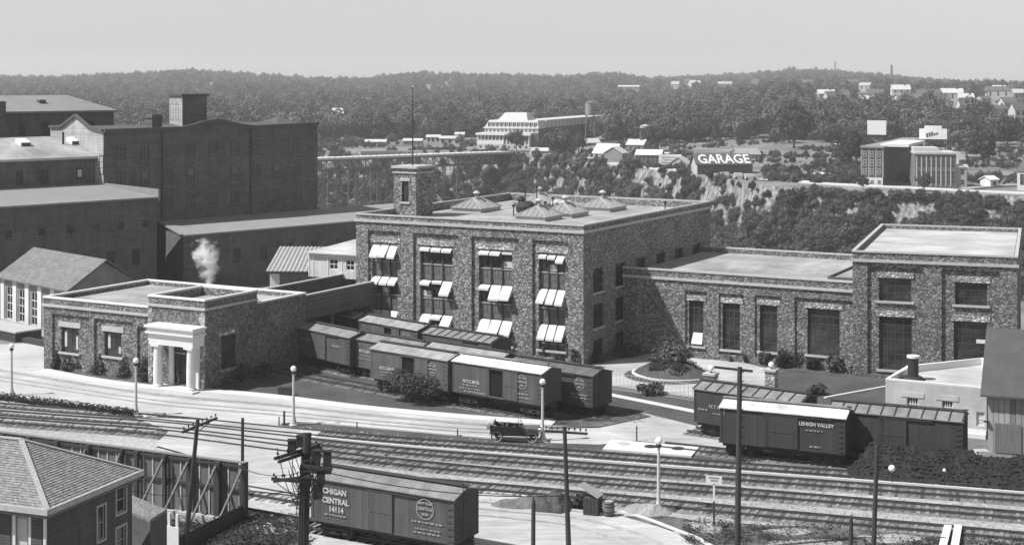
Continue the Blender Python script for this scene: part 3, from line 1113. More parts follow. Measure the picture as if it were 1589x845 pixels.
LONG, MID, SHORT, ROLL = (0.95, 1.2), (0.7, 0.6), (0.5, 0.28), (0.2, 0.12)
AW = {0: ((LONG, LONG, LONG), (MID, MID, MID), (LONG, LONG, LONG)),
      1: ((SHORT, SHORT, SHORT), (SHORT, ROLL, LONG), (LONG, SHORT, LONG)),
      2: ((SHORT, SHORT, ROLL), (SHORT, LONG, LONG), (LONG, LONG, LONG)),
      3: ((SHORT, SHORT, MID), (LONG, LONG, LONG), (LONG, LONG, LONG))}
for i, O_ in enumerate(OPENS):
    w = (O_[1] - O_[0]) / 3
    for r in range(3):
        head = 10.85 - 3.53 * r
        hh = 1.95
        low = 1.2 if r == 2 else head - 3.53
        for k in range(3):
            x = O_[0] + k * w
            o = window(fac, T(x, 0.55, head - hh), w, hh, 1, 2, 0.09, SASHD)
            sp_ = MB().box(0.05, w - .05, 0.62 - .55, 0.68 - .55, low - (head - hh), 0.0)
            for q in range(1, 4): sp_.box(0.08 + (w - .16) * (q - 1) / 3 + .04, 0.08 + (w - .16) * q / 3 - .04, 0.04, 0.075, low - head + hh + .55, -.2)
            sp_.obj('spandrel', SPAN, o)
            MB().box(0.04, w - .04, -.04, 0.05, -.09, 0.02).obj('transom', SASH, o)
            if (i * 5 + r * 3 + k) % 4 == 0: MB().box(.1, w - .1, .02, .05, .15, .75).obj('blind', BLIND, o)
            pj, dr = AW[i][r][k]
            awning(o, T(0.06, -0.05, hh - 0.12) @ Matrix.Rotation(radians(random.uniform(-5, 5)), 4, 'X') @ Matrix.Rotation(radians(random.uniform(-1.2, 1.2)), 4, 'Y'), w - .14, pj, dr)
    for k in (1, 2): MB().box(O_[0] + k * w - .07, O_[0] + k * w + .07, 0.45, 0.66, 1.2, 10.85).obj('mullion', SASHD, fac)
for i in range(6):
    for a, b in SROW:
        window(fac, side(AL, 0, 90) @ T(2.2 + 5.2 * i, .2, a - .6), 2.4, b - a + .4, 3, 3, 0.07, SASHD)
        mm = MB()
        mm.M = side(AL, 0, 90)
        mm.box(2.05 + 5.2 * i, 4.75 + 5.2 * i, -.1, .12, a - .78, a - .6)
        mm.obj('sill', TRIM, fac)
# quoins at the lit corner
# tower at the left front with its flagpole
tu, tv = A.U(611, 7.2), 7.2
tw, td, tz = 2.95, 3.4, 18.3
m = MB()
m.M = T(tu, tv, 0)
m.wall(0, tw, AR, tz, [(1.05, 1.95, 14.6, 16.9)], .25)
m.M = T(tu, tv, 0) @ side(tw, 0, 90)
m.wall(0, td, AR, tz, [], .2)
m.M = T(tu, tv, 0) @ side(tw, td, 180)
m.wall(0, tw, AR, tz, [], .2)
m.M = T(tu, tv, 0) @ side(0, td, 270)
m.wall(0, td, AR, tz, [], .2)
m.M = T(tu, tv, 0)
m.box(.05, tw - .05, .05, td - .05, tz - .1, tz)
tow = m.obj('roof_tower', STONE, fac)
m = MB()
m.M = T(tu, tv, 0)
m.box(-.22, tw + .22, -.22, td + .22, tz, tz + .25)
m.box(-.12, tw + .12, -.12, td + .12, tz - .55, tz - .4)
m.obj('tower_cap', TRIM, tow)
m = MB()
m.M = T(tu, tv, 0)
m.box(.85, 2.15, -.08, .1, 16.9, 17.25).box(.85, 2.15, -.12, .12, 14.4, 14.6)
m.obj('window_surround', TRIM, tow)
window(tow, T(tu + 1.05, tv + .15, 14.6), .9, 2.3, 2, 1, .08, SASHD)
fp = A.empty('flagpole', 'tall thin bare flagpole standing on the stone roof tower', 'flagpole', None, A.U(640.5, 8.8), 8.8)
MB().tube((0, 0, tz + .25), (0, 0, 27.2), .09, .04, 8).obj('pole', IRON, fp)
MB().lathe([(0.01, 0), (.11, .06), (.13, .13), (.08, .22), (.01, .25)], 10, (0, 0, 27.2)).obj('finial', TRIM, fp)


# skylights
def skylight(par, u, v, w, d, h=1.05, base=.45):
    """hipped ribbed skylight whose right front corner is (u,v)"""
    x0, x1, y0, y1, z = u - w, u, v, v + d, AR
    b = MB().box(x0, x1, y0, y1, z, z + base).obj('skylight', TRIM, par)
    e, r = .18, d * .18
    g = MB()
    zb, zt = z + base, z + base + h
    c = (x0 + x1) / 2
    A_, B_, C_, D_ = (x0 - e, y0 - e, zb), (x1 + e, y0 - e, zb), (x1 + e, y1 + e, zb), (x0 - e, y1 + e, zb)
    P_, Q_ = (c, (y0 + y1) / 2 - r, zt), (c, (y0 + y1) / 2 + r, zt)
    g.poly([A_, B_, P_]).poly([B_, C_, Q_, P_]).poly([C_, D_, Q_]).poly([D_, A_, P_, Q_]).poly([D_, C_, B_, A_])
    g.obj('glazing', SKYL, b)
    rb = MB()
    n = 8
    for s_, (E, F_) in ((-1, (D_, A_)), (1, (B_, C_))):
        for i in range(n + 1):
            t = i / n
            p = Vector(E).lerp(Vector(F_), t)
            yy = min(max(p.y, P_[1]), Q_[1])
            q = Vector((c, yy, zt))
            rb.beam(p + Vector((0, 0, .04)), q + Vector((0, 0, .04)), .06, .08)
    for E, F_, tip in ((A_, B_, P_), (C_, D_, Q_)):
        for i in range(1, 6):
            p = Vector(E).lerp(Vector(F_), i / 6)
            k = 1 - abs(i / 6 - .5) * 2
            q = p.lerp(Vector((p.x, tip[1], zb)), k) + Vector((0, 0, h * k))
            rb.beam(p + Vector((0, 0, .04)), q + Vector((0, 0, .04)), .06, .08)
    rb.obj('rib', TRIM, b)
    vt = MB().lathe([(.18, 0), (.18, .5), (.42, .55), (.44, .62), (.25, .8), (.05, .88)], 14, (c, (y0 + y1) / 2, zt - .05))
    vt.obj('vent', TRIM, b, smooth=False)


for (a, b, w, d) in ((887 - 41, 9.7, 3.6, 4.0), (887, 14.6, 3.6, 4.2), (946, 23.3, 4.0, 4.6), (746, 15.4, 3.8, 4.6), (846, 25.2, 4.2, 4.8)):
    skylight(fac, A.U(a, b), b, w, d)
# cowl, pipes and twin vents on the roof
q = A.U(817, 13.5)
m = MB().lathe([(.55, 0), (.75, .35), (1.15, .6), (1.2, 1.2), (.75, 1.6), (.45, 1.75)], 14, (q, 13.5, AR))
m.lathe([(.3, 1.7), (.55, 1.9), (.2, 2.3)], 10, (q - .7, 13.5, AR))
m.obj('roof_ventilator', IRON, fac)
for a in (866, 879):
    q = A.U(a, 21)
    MB().lathe([(.45, 0), (.45, .8), (.85, .85), (.85, 1.05), (.5, 1.35), (.05, 1.45)], 14, (q, 21, AR)).obj('vent', TRIM, fac)
for a, b, h in ((806, 14.2, 1.6), (824, 13.0, 1.3), (858, 19.8, 1.5), (846, 17.5, 1.2), (815, 16, 2.9), (833, 19.5, 2.7), (797, 13, 1.1), (1032, 26, 1.0)):
    q = A.U(a, b)
    MB().tube((q, b, AR), (q, b, AR + h), .07, n=6).lathe([(.05, 0), (.22, .08), (.22, .2), (.04, .3)], 8, (q, b, AR + h)).obj('vent_pipe', IRON, fac)

# ------------------------------------------------------------------ wing to the right of the factory
W0 = A.w(AL, 9.1)
B = Fr(W0.x, W0.y, -29.12)
BH, BL, BD = 8.8, 24.4, 22.4
wing = B.empty('stone_wing', 'single-storey rubble stone wing with tall dark windows joining two taller blocks', 'factory wing')
BW = [(1069, 1091.5, 465, 535), (1121, 1148, 469, 541), (1179, 1206, 472, 544), (1253, 1303, 477, 549)]
PB = [(1063, 1097), (1115, 1154), (1171, 1213), (1233, 1323)]
ops, pan = [], []
for (a, b, c, d), (e, f) in zip(BW, PB):
    u0, u1 = B.U(a, .2), B.U(b, .2)
    z1, z0 = B.Z(u0, 0.2, c), B.Z(u0, .2, d)
    ops.append((u0, u1, z0, z1))
    pan.append((B.U(e), min(B.U(f), BL - .15), 0.7, z1 + .95))
m = MB()
m.wall(0.02, BL, 0, BH - .16, pan, .2)
m.M = Matrix.Translation((0, .2, 0))
for p_, o_ in zip(pan, ops): m.wall(*p_, [o_], .35)
m.M = side(BL, BD, 180)
m.wall(0, BL, 0, BH - .16, [], .3)
m.M = side(.3, .3, 0)
m.M = None
m.box(0.05, BL, BD - .3, BD - .02, 7.0, BH - .17)
m.box(0.05, BL, .02, .3, BH - .8, BH - .17)
m.obj('wall', STONE2, wing)
MB().box(.02, BL, -.08, .32, BH - .16, BH).box(.02, BL, BD - .32, BD + .08, BH - .16, BH).obj('coping', TRIM, wing)
MB().box(.02, BL, -.18, -.002, BH - 1.05, BH - .8).obj('cornice', TRIM, wing)
MB().box(.02, BL, .3, BD - .3, 7.9, 8.15).obj('roof', ROOFL, wing)
for o_ in ops:
    w = o_[1] - o_[0]
    MB().box(o_[0] - .3, o_[1] + .3, .13, .22, o_[3], o_[3] + .5).obj('lintel', QUOIN, wing)
    MB().box(o_[0] - .25, o_[1] + .25, .0, .4, o_[2] - .2, o_[2]).obj('sill', TRIM, wing)
    wo = window(wing, T(o_[0], .42, o_[2]), w, o_[3] - o_[2], 3 if w < 2.5 else 5, 6, .07, SASHD)
o_ = ops[0]
MB().hexa([(o_[0] + .3, .4, o_[2] + .25), (o_[1] - .1, .4, o_[2] + .25), (o_[1] - .1, .0, o_[2] + .2), (o_[0] + .3, .0, o_[2] + .2)],
          [(o_[0] + .45, .42, o_[2] + 1.3), (o_[1] - .1, .42, o_[2] + 1.3), (o_[1] - .1, .3, o_[2] + 1.3), (o_[0] + .45, .3, o_[2] + 1.3)]).obj('tilted_sash', WHITE, wing)
# dark roof cricket against the right block
z = 8.17
pa, pb_, pc = B.w(B.U(1285, 8.0), 8.0, z), None, None
u0 = B.U(1285, 5.5)
m = MB()
m.beam((u0, 5.5, z + .1), (BL - .1, 5.5, z + .1), .25, .25)
m.beam((u0, 5.5, z + .1), (BL - .1, 9.5, z + 2.2), .25, .25)
m.obj('roof_flashing', ROOFD, wing)

# ------------------------------------------------------------------ two-storey block at the right
Cc = AT(1323, 388, 143.0)
Cf = Fr(Cc.x, Cc.y, -19.3)
CH, CL, CD = Cc.z, 14.8, 28.0
blk = Cf.empty('stone_block', 'tall two-storey rubble stone block with a pale streaked flat roof', 'factory block')
cw = []
for a, b, c, d in ((1364, 1414, 430, 466), (1482, 1532, 437, 472), (1364, 1415, 490, 572), (1480, 1532, 497, 579)):
    u0, u1 = Cf.U(a, .25), Cf.U(b, .25)
    cw.append((u0, u1, Cf.Z(u0, .25, d), Cf.Z(u0, .25, c)))
pn = [(Cf.U(1346), Cf.U(1432), .3, cw[0][3] + 1.05), (Cf.U(1461), Cf.U(1551), .3, cw[0][3] + 1.05)]
m = MB()
m.wall(0, CL, 0, CH - .16, pn, .25)
m.M = Matrix.Translation((0, .25, 0))
m.wall(*pn[0], [cw[0], cw[2]], .35)
m.wall(*pn[1], [cw[1], cw[3]], .35)
m.M = side(CL, 0, 90)
m.wall(0, CD, 0, CH - .16, [], .2)
m.M = side(CL, CD, 180)
m.wall(0, CL, 0, CH - .16, [], .2)
m.M = side(0, CD, 270)
m.wall(0, CD, 0, CH - .16, [], .2)
for (q, n_) in ((side(0.3, 0.3, 0), CL - .6), (side(CL - .3, .3, 90), CD - .6), (side(CL - .3, CD - .3, 180), CL - .6), (side(.3, CD - .3, 270), CD - .6)):
    m.M = q
    m.poly([(0, 0, CH - .9), (0, 0, CH - .16), (n_, 0, CH - .16), (n_, 0, CH - .9)])
m.M = None
m.obj('wall', STONE2, blk)
m = MB()
coping(m, 0, CL, 0, CD, CH - .16)
m.obj('coping', TRIM, blk)
m = MB()
band(m, 0, CL, 0, CD, CH - 1.05, .25)
m.obj('cornice', TRIM, blk)
MB().box(.3, CL - .3, .3, CD - .3, CH - .75, CH - .5).obj('roof', ROOFP, blk)
for i, o_ in enumerate(cw):
    w = o_[1] - o_[0]
    MB().box(o_[0] - .25, o_[1] + .25, .17, .27, o_[3], o_[3] + .55).obj('lintel', QUOIN, blk)
    MB().box(o_[0] - .25, o_[1] + .25, .05, .5, o_[2] - .2, o_[2]).obj('sill', TRIM, blk)
    window(blk, T(o_[0], .45, o_[2]), w, o_[3] - o_[2], 4, 3 if i < 2 else 7, .07, SASHD)
o_ = cw[3]
MB().box(o_[0] + 2.0, o_[1] - .15, .40, .46, o_[2] + 2.9, o_[2] + 3.25).box(o_[0] + .4, o_[0] + 1.1, .40, .46, o_[2] + .2, o_[2] + .8).obj('paper_notice', WHITE, blk)

# ------------------------------------------------------------------ office with portico at the left
D = Fr(-45.6, 146.9, -29.12)
DL, DD, DH = 20.7, 14.5, 7.03
off = D.empty('stone_office', 'low rubble stone office with a white columned entrance porch and raised corner block', 'office')
bu0 = D.U(231, -.5)
bv0, bv1, bz = -.55, 6.9, 8.2
do = []
for a, b, c, d in ((95, 122, 506, 545), (162, 188.5, 513, 551)):
    u0, u1 = D.U(a, .2), D.U(b, .2)
    do.append((u0, u1, D.Z(u0, .2, d), D.Z(u0, .2, c)))
pd = [(D.U(81), D.U(138), .3, do[0][3] + 1.2), (D.U(146), D.U(206), .3, do[0][3] + 1.15), (D.U(213), D.U(226), .3, do[0][3] + .8)]
m = MB()
m.wall(0, bu0 + .1, 0, DH - .16, pd, .2)
m.M = Matrix.Translation((0, .2, 0))
for p_, o_ in zip(pd, do + [None]): m.wall(*p_, [o_] if o_ else [], .35)
m.M = side(DL, bv1, 90)
m.wall(0, DD - bv1, 0, DH - .16, [], .2)
m.M = side(DL, DD, 180)
m.wall(0, DL, 0, DH - .16, [], .2)
m.M = side(0, DD, 270)
m.wall(0, DD, 0, DH - .16, [], .2)
for (q, n_) in ((side(0.3, 0.3, 0), DL - .6), (side(DL - .3, bv1, 90), DD - bv1 - .3), (side(DL - .3, DD - .3, 180), DL - .6), (side(.3, DD - .3, 270), DD - .6)):
    m.M = q
    m.poly([(0, 0, DH - 1.2), (0, 0, DH - .16), (n_, 0, DH - .16), (n_, 0, DH - 1.2)])
# the raised entrance block
pu0, pu1 = D.U(262, bv0), D.U(289, bv0)
pw0, pw1 = bv0 + 2.0, bv0 + 4.6
m.M = T(0, bv0, 0)
m.wall(bu0, DL, 0, bz - .16, [(pu0, pu1, .25, 4.55)], 1.0)
m.M = side(DL, bv0, 90)
m.wall(0, bv1 - bv0, 0, bz - .16, [(2.3, 4.4, 1.5, 4.6)], .25)
m.M = side(DL, bv1, 180)
m.wall(0, DL - bu0, DH - 1.2, bz - .16, [], .2)
m.M = side(bu0, bv1, 270)
m.wall(0, bv1 - bv0, 0, bz - .16, [], .2)
m.M = None
for (q, n_) in ((side(bu0 + 0.3, bv0 + .3, 0), DL - bu0 - .6), (side(DL - .3, bv0 + .3, 90), bv1 - bv0 - .6), (side(DL - .3, bv1 - .3, 180), DL - bu0 - .6), (side(bu0 + .3, bv1 - .3, 270), bv1 - bv0 - .6)):
    m.M = q
    m.poly([(0, 0, bz - 1.5), (0, 0, bz - .16), (n_, 0, bz - .16), (n_, 0, bz - 1.5)])
m.M = None
m.obj('wall', STONE2, off)
m = MB()
m.box(-.08, bu0 - .1, -.08, .32, DH - .16, DH).box(-.08, DL + .08, DD - .32, DD + .08, DH - .16, DH).box(-.08, .32, .32, DD - .32, DH - .16, DH).box(DL - .32, DL + .08, bv1 + .1, DD - .32, DH - .16, DH)
m.obj('coping', WHITE, off)
m = MB()
coping(m, bu0, DL, bv0, bv1, bz - .16, .29, .17, .08)
m.obj('coping', WHITE, off)
MB().box(0, bu0 - .16, -.16, -.002, DH - .95, DH - .72).box(-.16, 0, -.16, DD, DH - .95, DH - .72).obj('cornice', TRIM, off)
m = MB()
z = bz - 1.0
m.box(bu0 - .15, DL + .15, bv0 - .15, bv0 - .002, z, z + .22).box(DL + .002, DL + .15, bv0, bv1, z, z + .22).box(bu0 - .15, bu0 - .002, bv0, bv1, z, z + .22)
m.obj('cornice', TRIM, off)
m = MB()
m.box(.3, bu0 - .05, .3, DD - .3, DH - .75, DH - .55).box(bu0 - .05, DL - .3, bv1 + .05, DD - .3, DH - .75, DH - .55)
m.obj('roof', ROOFL, off)
MB().box(bu0 + .3, DL - .3, bv0 + .3, bv1 - .3, bz - 1.1, bz - .9).obj('roof', ROOFL, off)
MB().box(.6, DL - .6, .9, DD - .6, .1, DH - 1).box(bu0 + .6, DL - .6, bv0 + 1.4, bv1, .1, bz - 1.4).obj('dark_core', VOID, off)
for i, o_ in enumerate(do):
    w = o_[1] - o_[0]
    MB().box(o_[0] - .3, o_[1] + .3, .12, .22, o_[3], o_[3] + .5).obj('lintel', TRIM, off)
    MB().box(o_[0] - .2, o_[1] + .25, .0, .4, o_[2] - .18, o_[2]).obj('sill', TRIM, off)
    wo = window(off, T(o_[0], .4, o_[2]), w, o_[3] - o_[2], 2, 1, .09, SASHD)
    MB().box(.25, .55, .03, .06, .5 + .2 * i, 2.0).obj('curtain', BLIND, wo)
    MB().box(w - .55, w - .3, .03, .06, .3, 1.6 - i * .7).obj('curtain', BLIND, wo)
MB().box(do[0][0] + .5, do[0][0] + 1.6, .1, .3, .75, .95).obj('basement_sill', TRIM, off)
wo = window(off, side(DL, bv0, 90) @ T(2.3, .15, 1.5), 2.1, 3.1, 2, 2, .09, SASHD)
m = MB()
m.M = side(DL, bv0, 90)
m.box(2.1, 4.6, -.12, .12, 1.3, 1.5).box(2.0, 4.7, -.08, .1, 4.6, 4.95)
m.obj('sill', QUOIN, off)
# pale quoins on the lit edge of the block and at the left corner
m = MB()
k = 0
zz = 0.2
while zz < bz - 1.2:
    w = .65 if k % 2 else .42
    m.box(DL - w, DL + .03, bv0 - .03, bv0 + .04, zz, zz + .42)
    m.box(bu0 - .03, bu0 + w, bv0 - .03, bv0 + .04, zz, zz + .42)
    zz += .46
    k += 1
m.obj('quoin', QUOIN, off)
# porch: two columns, piers, entablature and cornice
por = MB()
c0, c1 = D.U(245, bv0 - 1.1), D.U(296.5, bv0 - 1.1)
cv = bv0 - 1.1
e0, e1 = c0 - .62, c1 + .62
por.box(e0, e1, cv - .5, bv0 - .01, 4.05, 5.05)
porch = por.obj('porch', WHITE, off)
MB().box(e0 - .25, e1 + .25, cv - .78, bv0 - .02, 5.05, 5.22).box(e0 - .1, e1 + .1, cv - .6, bv0 - .03, 5.22, 5.6).box(e0 - .3, e1 + .3, cv - .85, bv0 - .02, 5.6, 5.8).obj('porch_cornice', WHITE, porch)
for c in (c0, c1):
    MB().box(c - .5, c + .5, cv - .48, cv + .5, 0, .22).lathe([(.44, .22), (.48, .3), (.40, .4), (.42, 1.4), (.40, 2.6), (.35, 3.7), (.43, 3.76), (.46, 3.86)], 20, (c, cv, 0)).box(c - .5, c + .5, cv - .5, cv + .5, 3.86, 4.05).obj('column', WHITE, porch)
for c in (c0 + .75, c1 - .1):
    MB().box(c - .22, c + .22, bv0 - .25, bv0 + .0, .15, 4.05).obj('pier', WHITE, porch)
MB().box(e0 - .2, e1 + .3, cv - .9, bv0 - .005, 0, .16).obj('porch_step', WALK, porch)
dw = pu1 - pu0
dr = MB().box(pu0, pu1, bv0 + .55, bv0 + .65, .25, 4.55).obj('door', SASHD, off)
MB().box(pu0 + .08, pu1 - .08, bv0 + .50, bv0 + .549, 3.15, 4.4).obj('fanlight', GLASS, dr)
MB().box(pu0 + .12, pu0 + dw / 2 - .06, bv0 + .5, bv0 + .549, .9, 2.85).box(pu0 + dw / 2 + .06, pu1 - .12, bv0 + .5, bv0 + .549, .9, 2.85).obj('door_glass', GLASS, dr)
MB().box(pu0 + .02, pu1 - .02, bv0 + .45, bv0 + .549, 2.95, 3.08).obj('door_head', SASH, dr)
MB().lathe([(.02, 0), (.06, .03), (.06, .09), (.02, .12)], 8, (pu0 + dw / 2 - .2, bv0 + .45, 1.3)).obj('handle', CHROME, dr)

# covered passage running back from the office
m = MB()
PV0, PV1 = DD + .05, DD + 15.5
pz = 6.62
x1, x0 = DL, DL - 6.7
m.box(x1 - .3, x1, PV0, PV1, 4.3, pz).box(x0, x0 + .3, PV0, PV1, 4.3, pz)
for k in range(5):
    v = PV0 + 1 + k * 3.4
    m.box(x1 - .28, x1 - .02, v, v + .3, 0, 4.3)
    m.box(x0 + .02, x0 + .28, v, v + .3, 0, 4.3)
pas = D.empty('loading_shed', 'long dark open loading shed running back between the office and the factory', 'shed')
m.obj('shed_frame', BRICKD, pas)
MB().box(x0 + .3, x1 - .3, PV0, PV1, 5.0, 5.2).obj('roof', ROOFD, pas)
MB().box(x1 - .34, x1 + .06, PV0, PV1, pz, pz + .14).box(x0 - .06, x0 + .34, PV0, PV1, pz, pz + .14).obj('coping', TRIM, pas)
MB().box(x1 + .01, x1 + .12, PV0, PV1, pz - .9, pz - .72).obj('cornice', SPAN, pas)
MB().box(x0 + .4, x0 + .6, PV0, PV1, 0, 5.0).obj('back_wall', BRICKD, pas)
MB().box(x0 + 1.5, x1 - 1.2, PV0 + 5, PV0 + 12, 0, 1.1).obj('platform', WOOD, pas)


# ------------------------------------------------------------------ brick mills at the left
K = 1.08


def KZ(z): return CAM_H - (CAM_H - z) * K


Mf = Fr(-55.6, 205.2, 45)
MT = 21.4
ML, MD = 36.5, 14.7
mill = Mf.empty('brick_mill', 'tall dark brick mill with a curved parapet and a square cupola', 'mill')


def mz(px, py, v=0.0):
    u = Mf.U(px, v)
    return u, Mf.Z(u, v, py)


top = [mz(160, 203), mz(240, 200.5), mz(281, 199), mz(296, 196), mz(315, 190), mz(335, 187), mz(352, 189.5), mz(370, 194), mz(392, 197), (ML, MT)]
top[0] = (0, top[0][1])
m = MB()
m.poly([(0, 0, 0), (ML, 0, 0)] + [(u, 0, z) for u, z in top[::-1]])
# the sunlit gable end with its shouldered parapet
g = [(0, top[0][1]), (3.2, MT + .1), (4.3, MT + .45), (7.35, MT + 1.75), (10.4, MT + .45), (11.5, MT + .1), (MD, MT)]
m.poly([(ML, 0, 0), (ML, MD, 0), (ML, MD, MT), (ML, 0, MT)])
m.poly([(ML, MD, 0), (0, MD, 0), (0, MD, MT), (ML, MD, MT)])
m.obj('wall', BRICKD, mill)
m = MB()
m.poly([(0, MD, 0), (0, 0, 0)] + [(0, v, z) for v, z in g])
m.obj('gable_wall', BRICKLIT, mill)  # sun-facing gable takes the paler brick, sunlight put into its colour
m = MB()
for a, b in zip(top, top[1:]): m.beam((a[0], -.15, a[1]), (b[0], -.15, b[1]), .5, .5)
for a, b in zip(g, g[1:]): m.beam((-.12, a[0], a[1] + .05), (-.12, b[0], b[1] + .05), .4, .35)
m.obj('parapet_cap', ROOFD, mill)
m = MB()
m.xprism([(0.3, MT - .6), (7.35, MT + .25), (MD, MT - .5), (MD, MT - 1.5), (.3, MT - 1.5)], .3, ML)
m.obj('roof', ROOFD, mill)
MSILL = MB().box(-.15, 1.4, -.1, .045, -.2, 0).box(-.1, 1.35, -.03, .045, 2.3, 2.55).mesh('sill', BRICKM)
MBLIND = MB().box(.1, 1.15, .0, .03, 1.2, 2.2).mesh('blind', SPAN)
for r in range(5):
    for c in range(9):
        wl_ = window(mill, T(2.0 + c * 3.75, -.05, 2.2 + r * 3.7), 1.25, 2.3, 2, 3, .07, SPAN if (r * 4 + c * 7) % 5 == 0 else WOODD)
        link('sill', MSILL, wl_)
        if (r + 2 * c) % 4 == 1: link('blind', MBLIND, wl_)
window(mill, T(0, 1.0, 15.2, -pi / 2) @ T(0, -.05, 0), 1.0, 2.6, 1, 3, .08, WOODD)
for u in (9.1, 24.1): MB().tube((u, -.12, .5), (u, -.12, MT - .6), .09, n=6).obj('downpipe', IRON, mill)
# cupola
cu = Mf.U(283, 4.5)
cw_, ch0, ch1 = Mf.U(321, 4.5) - cu, MT - .5, 25.75
m = MB()
m.box(cu, cu + cw_, 4.5, 4.5 + 3.3, ch0, ch1)
cup = m.obj('cupola', BRICKD, mill)
MB().box(cu - .05, cu - .002, 4.45, 7.85, ch0, ch1).obj('cupola_sunlit_side', BRICKLIT, cup)  # thin paler slab paints sunlight onto the cupola's left face
MB().box(cu - .3, cu + cw_ + .3, 4.2, 8.1, ch1, ch1 + .3).obj('cupola_roof', ROOFD, cup)
for v in (6.2, 7.6): window(cup, T(cu - .06, v, MT + .8, -pi / 2), .8, 2.4, 2, 3, .06, WOODD)
u = Mf.U(236, 2.5)
MB().box(u, u + 1.6, 2.5, 4.0, MT - 1, 23.2).box(u - .15, u + 1.75, 2.35, 4.15, 22.7, 23.0).obj('chimney', BRICKD, mill)
u0, u1 = Mf.U(428, 5), Mf.U(471, 5)
m = MB()
c = (u0 + u1) / 2
m.poly([(u0, 5, MT - .2), (u1, 5, MT - .2), (c, 8, MT + 1.0)]).poly([(u1, 5, MT - .2), (u1, 11, MT - .2), (c, 8, MT + 1.0)]).poly([(u0, 11, MT - .2), (u0, 5, MT - .2), (c, 8, MT + 1)]).poly([(u1, 11, MT - .2), (u0, 11, MT - .2), (c, 8, MT + 1)])
m.obj('roof_lantern', ROOFD, mill)

# sloping-roofed mill wing
e5 = Mf.empty('mill_wing', 'dark brick mill wing under a bright sloping metal roof with two small skylights', 'mill wing')
ev, rv_, ez, rz_ = 2.1, 10.5, 17.55, 20.2
MB().box(-40, -.05, ev, 14, 0, ez - .1).obj('wall', BRICKD, e5)
m = MB()
m.hexa([(-40, ev - .4, ez - .1), (-.05, ev - .4, ez - .1), (-.05, rv_, rz_ - .15), (-40, rv_, rz_ - .15)], [(-40, ev - .4, ez + .12), (-.05, ev - .4, ez + .12), (-.05, rv_, rz_), (-40, rv_, rz_)])
m.obj('roof', ROOFL, e5)
MB().box(-40, -.05, ev - .62, ev - .41, ez - .2, ez + .1).obj('gutter', TRIM, e5)
MB().box(-40, -8.5, rv_ - .1, rv_ + .2, rz_ - .5, rz_ + .06).obj('ridge_cap', ROOFD, e5)
for px, py in ((28, 222), (107, 219)):
    u = Mf.U(px, 7.5)
    z = ez + (7.5 - ev) / (rv_ - ev) * (rz_ - ez)
    d = MB().hexa([(u, 6.7, z - .2), (u + 1.5, 6.7, z - .2), (u + 1.5, 8.3, z + .2), (u, 8.3, z + .2)], [(u, 6.7, z + .35), (u + 1.5, 6.7, z + .35), (u + 1.5, 8.3, z + .9), (u, 8.3, z + .9)]).obj('skylight', WHITE, e5)
    MB().box(u + .15, u + 1.35, 6.62, 6.69, z - .15, z + .3).obj('pane', GLASS, d)
u = Mf.U(98, 7)
MB().tube((u, 7, rz_ - 1.4), (u, 7, rz_ + .7), .15, n=8).obj('flue', IRON, e5)
for px in (56, 118):
    u = Mf.U(px, ev)
    o = window(e5, T(u, ev - .06, 14.6), 1.0, 1.6, 2, 2, .08, WOODD)
    if px > 100: MB().box(.2, .8, -.03, .0, .3, 1.3).obj('shutter', BLIND, o)
for i in range(6): window(e5, T(-26 + i * 3.6, ev - .06, 14.2), 1.0, 1.9, 2, 2, .08, WOODD)

# low front building below it
e2 = Mf.empty('brick_warehouse', 'long windowless-looking dark brick warehouse with a pale low roof and raised end', 'warehouse')
MB().box(-52, -.02, -13.4, ev - .02, 0, 12.7).obj('wall', BRICKD, e2)
m = MB()
m.hexa([(-52, -13.8, 12.72), (-.02, -13.8, 12.72), (-.02, ev - .02, 13.75), (-52, ev - .02, 13.75)], [(-52, -13.8, 12.95), (-.02, -13.8, 12.95), (-.02, ev - .02, 13.95), (-52, ev - .02, 13.95)])
m.obj('roof', MILLROOF, e2)
MB().hexa([(-.0, -13.8, 12.4), (.3, -13.8, 12.4), (.3, -.3, 13.2), (0, -.3, 13.2)], [(0, -13.8, 13.9), (.3, -13.8, 13.9), (.3, -.3, 14.05), (0, -.3, 14.05)]).obj('end_parapet', MILLROOF, e2)
for i, px in enumerate((8, 60, 104, 145, 184, 222)):
    u = Mf.U(px, -13.4)
    window(e2, T(u, -13.46, 9.1), .8, .9, 2, 2, .08, WOODD)
for i in range(5): window(e2, T(-18 + 3.6 * i, -13.46, 4.4), 1.1, 2.0, 2, 3, .08, WOODD)

e3 = Mf.empty('brick_annex', 'low dark brick annex with a pale flat roof along the foot of the mill', 'annex')
zf, zb = 7.45, 8.2
m = MB()
m.prism([(4.5, -12.7), (57, -12.7), (57, -.05), (8.5, -.05)], 0, zf - .1)
m.obj('wall', BRICKD, e3)
m = MB()
m.hexa([(4.2, -13, zf - .08), (57.3, -13, zf - .08), (57.3, -.02, zb - .08), (8.5, -.02, zb - .08)], [(4.2, -13, zf + .15), (57.3, -13, zf + .15), (57.3, -.02, zb + .12), (8.5, -.02, zb + .12)])
m.obj('roof', MILLROOF, e3)
for i in range(8): window(e3, T(8 + 4.4 * i, -12.76, 3.2), 1.1, 2.0, 2, 3, .08, WOODD)

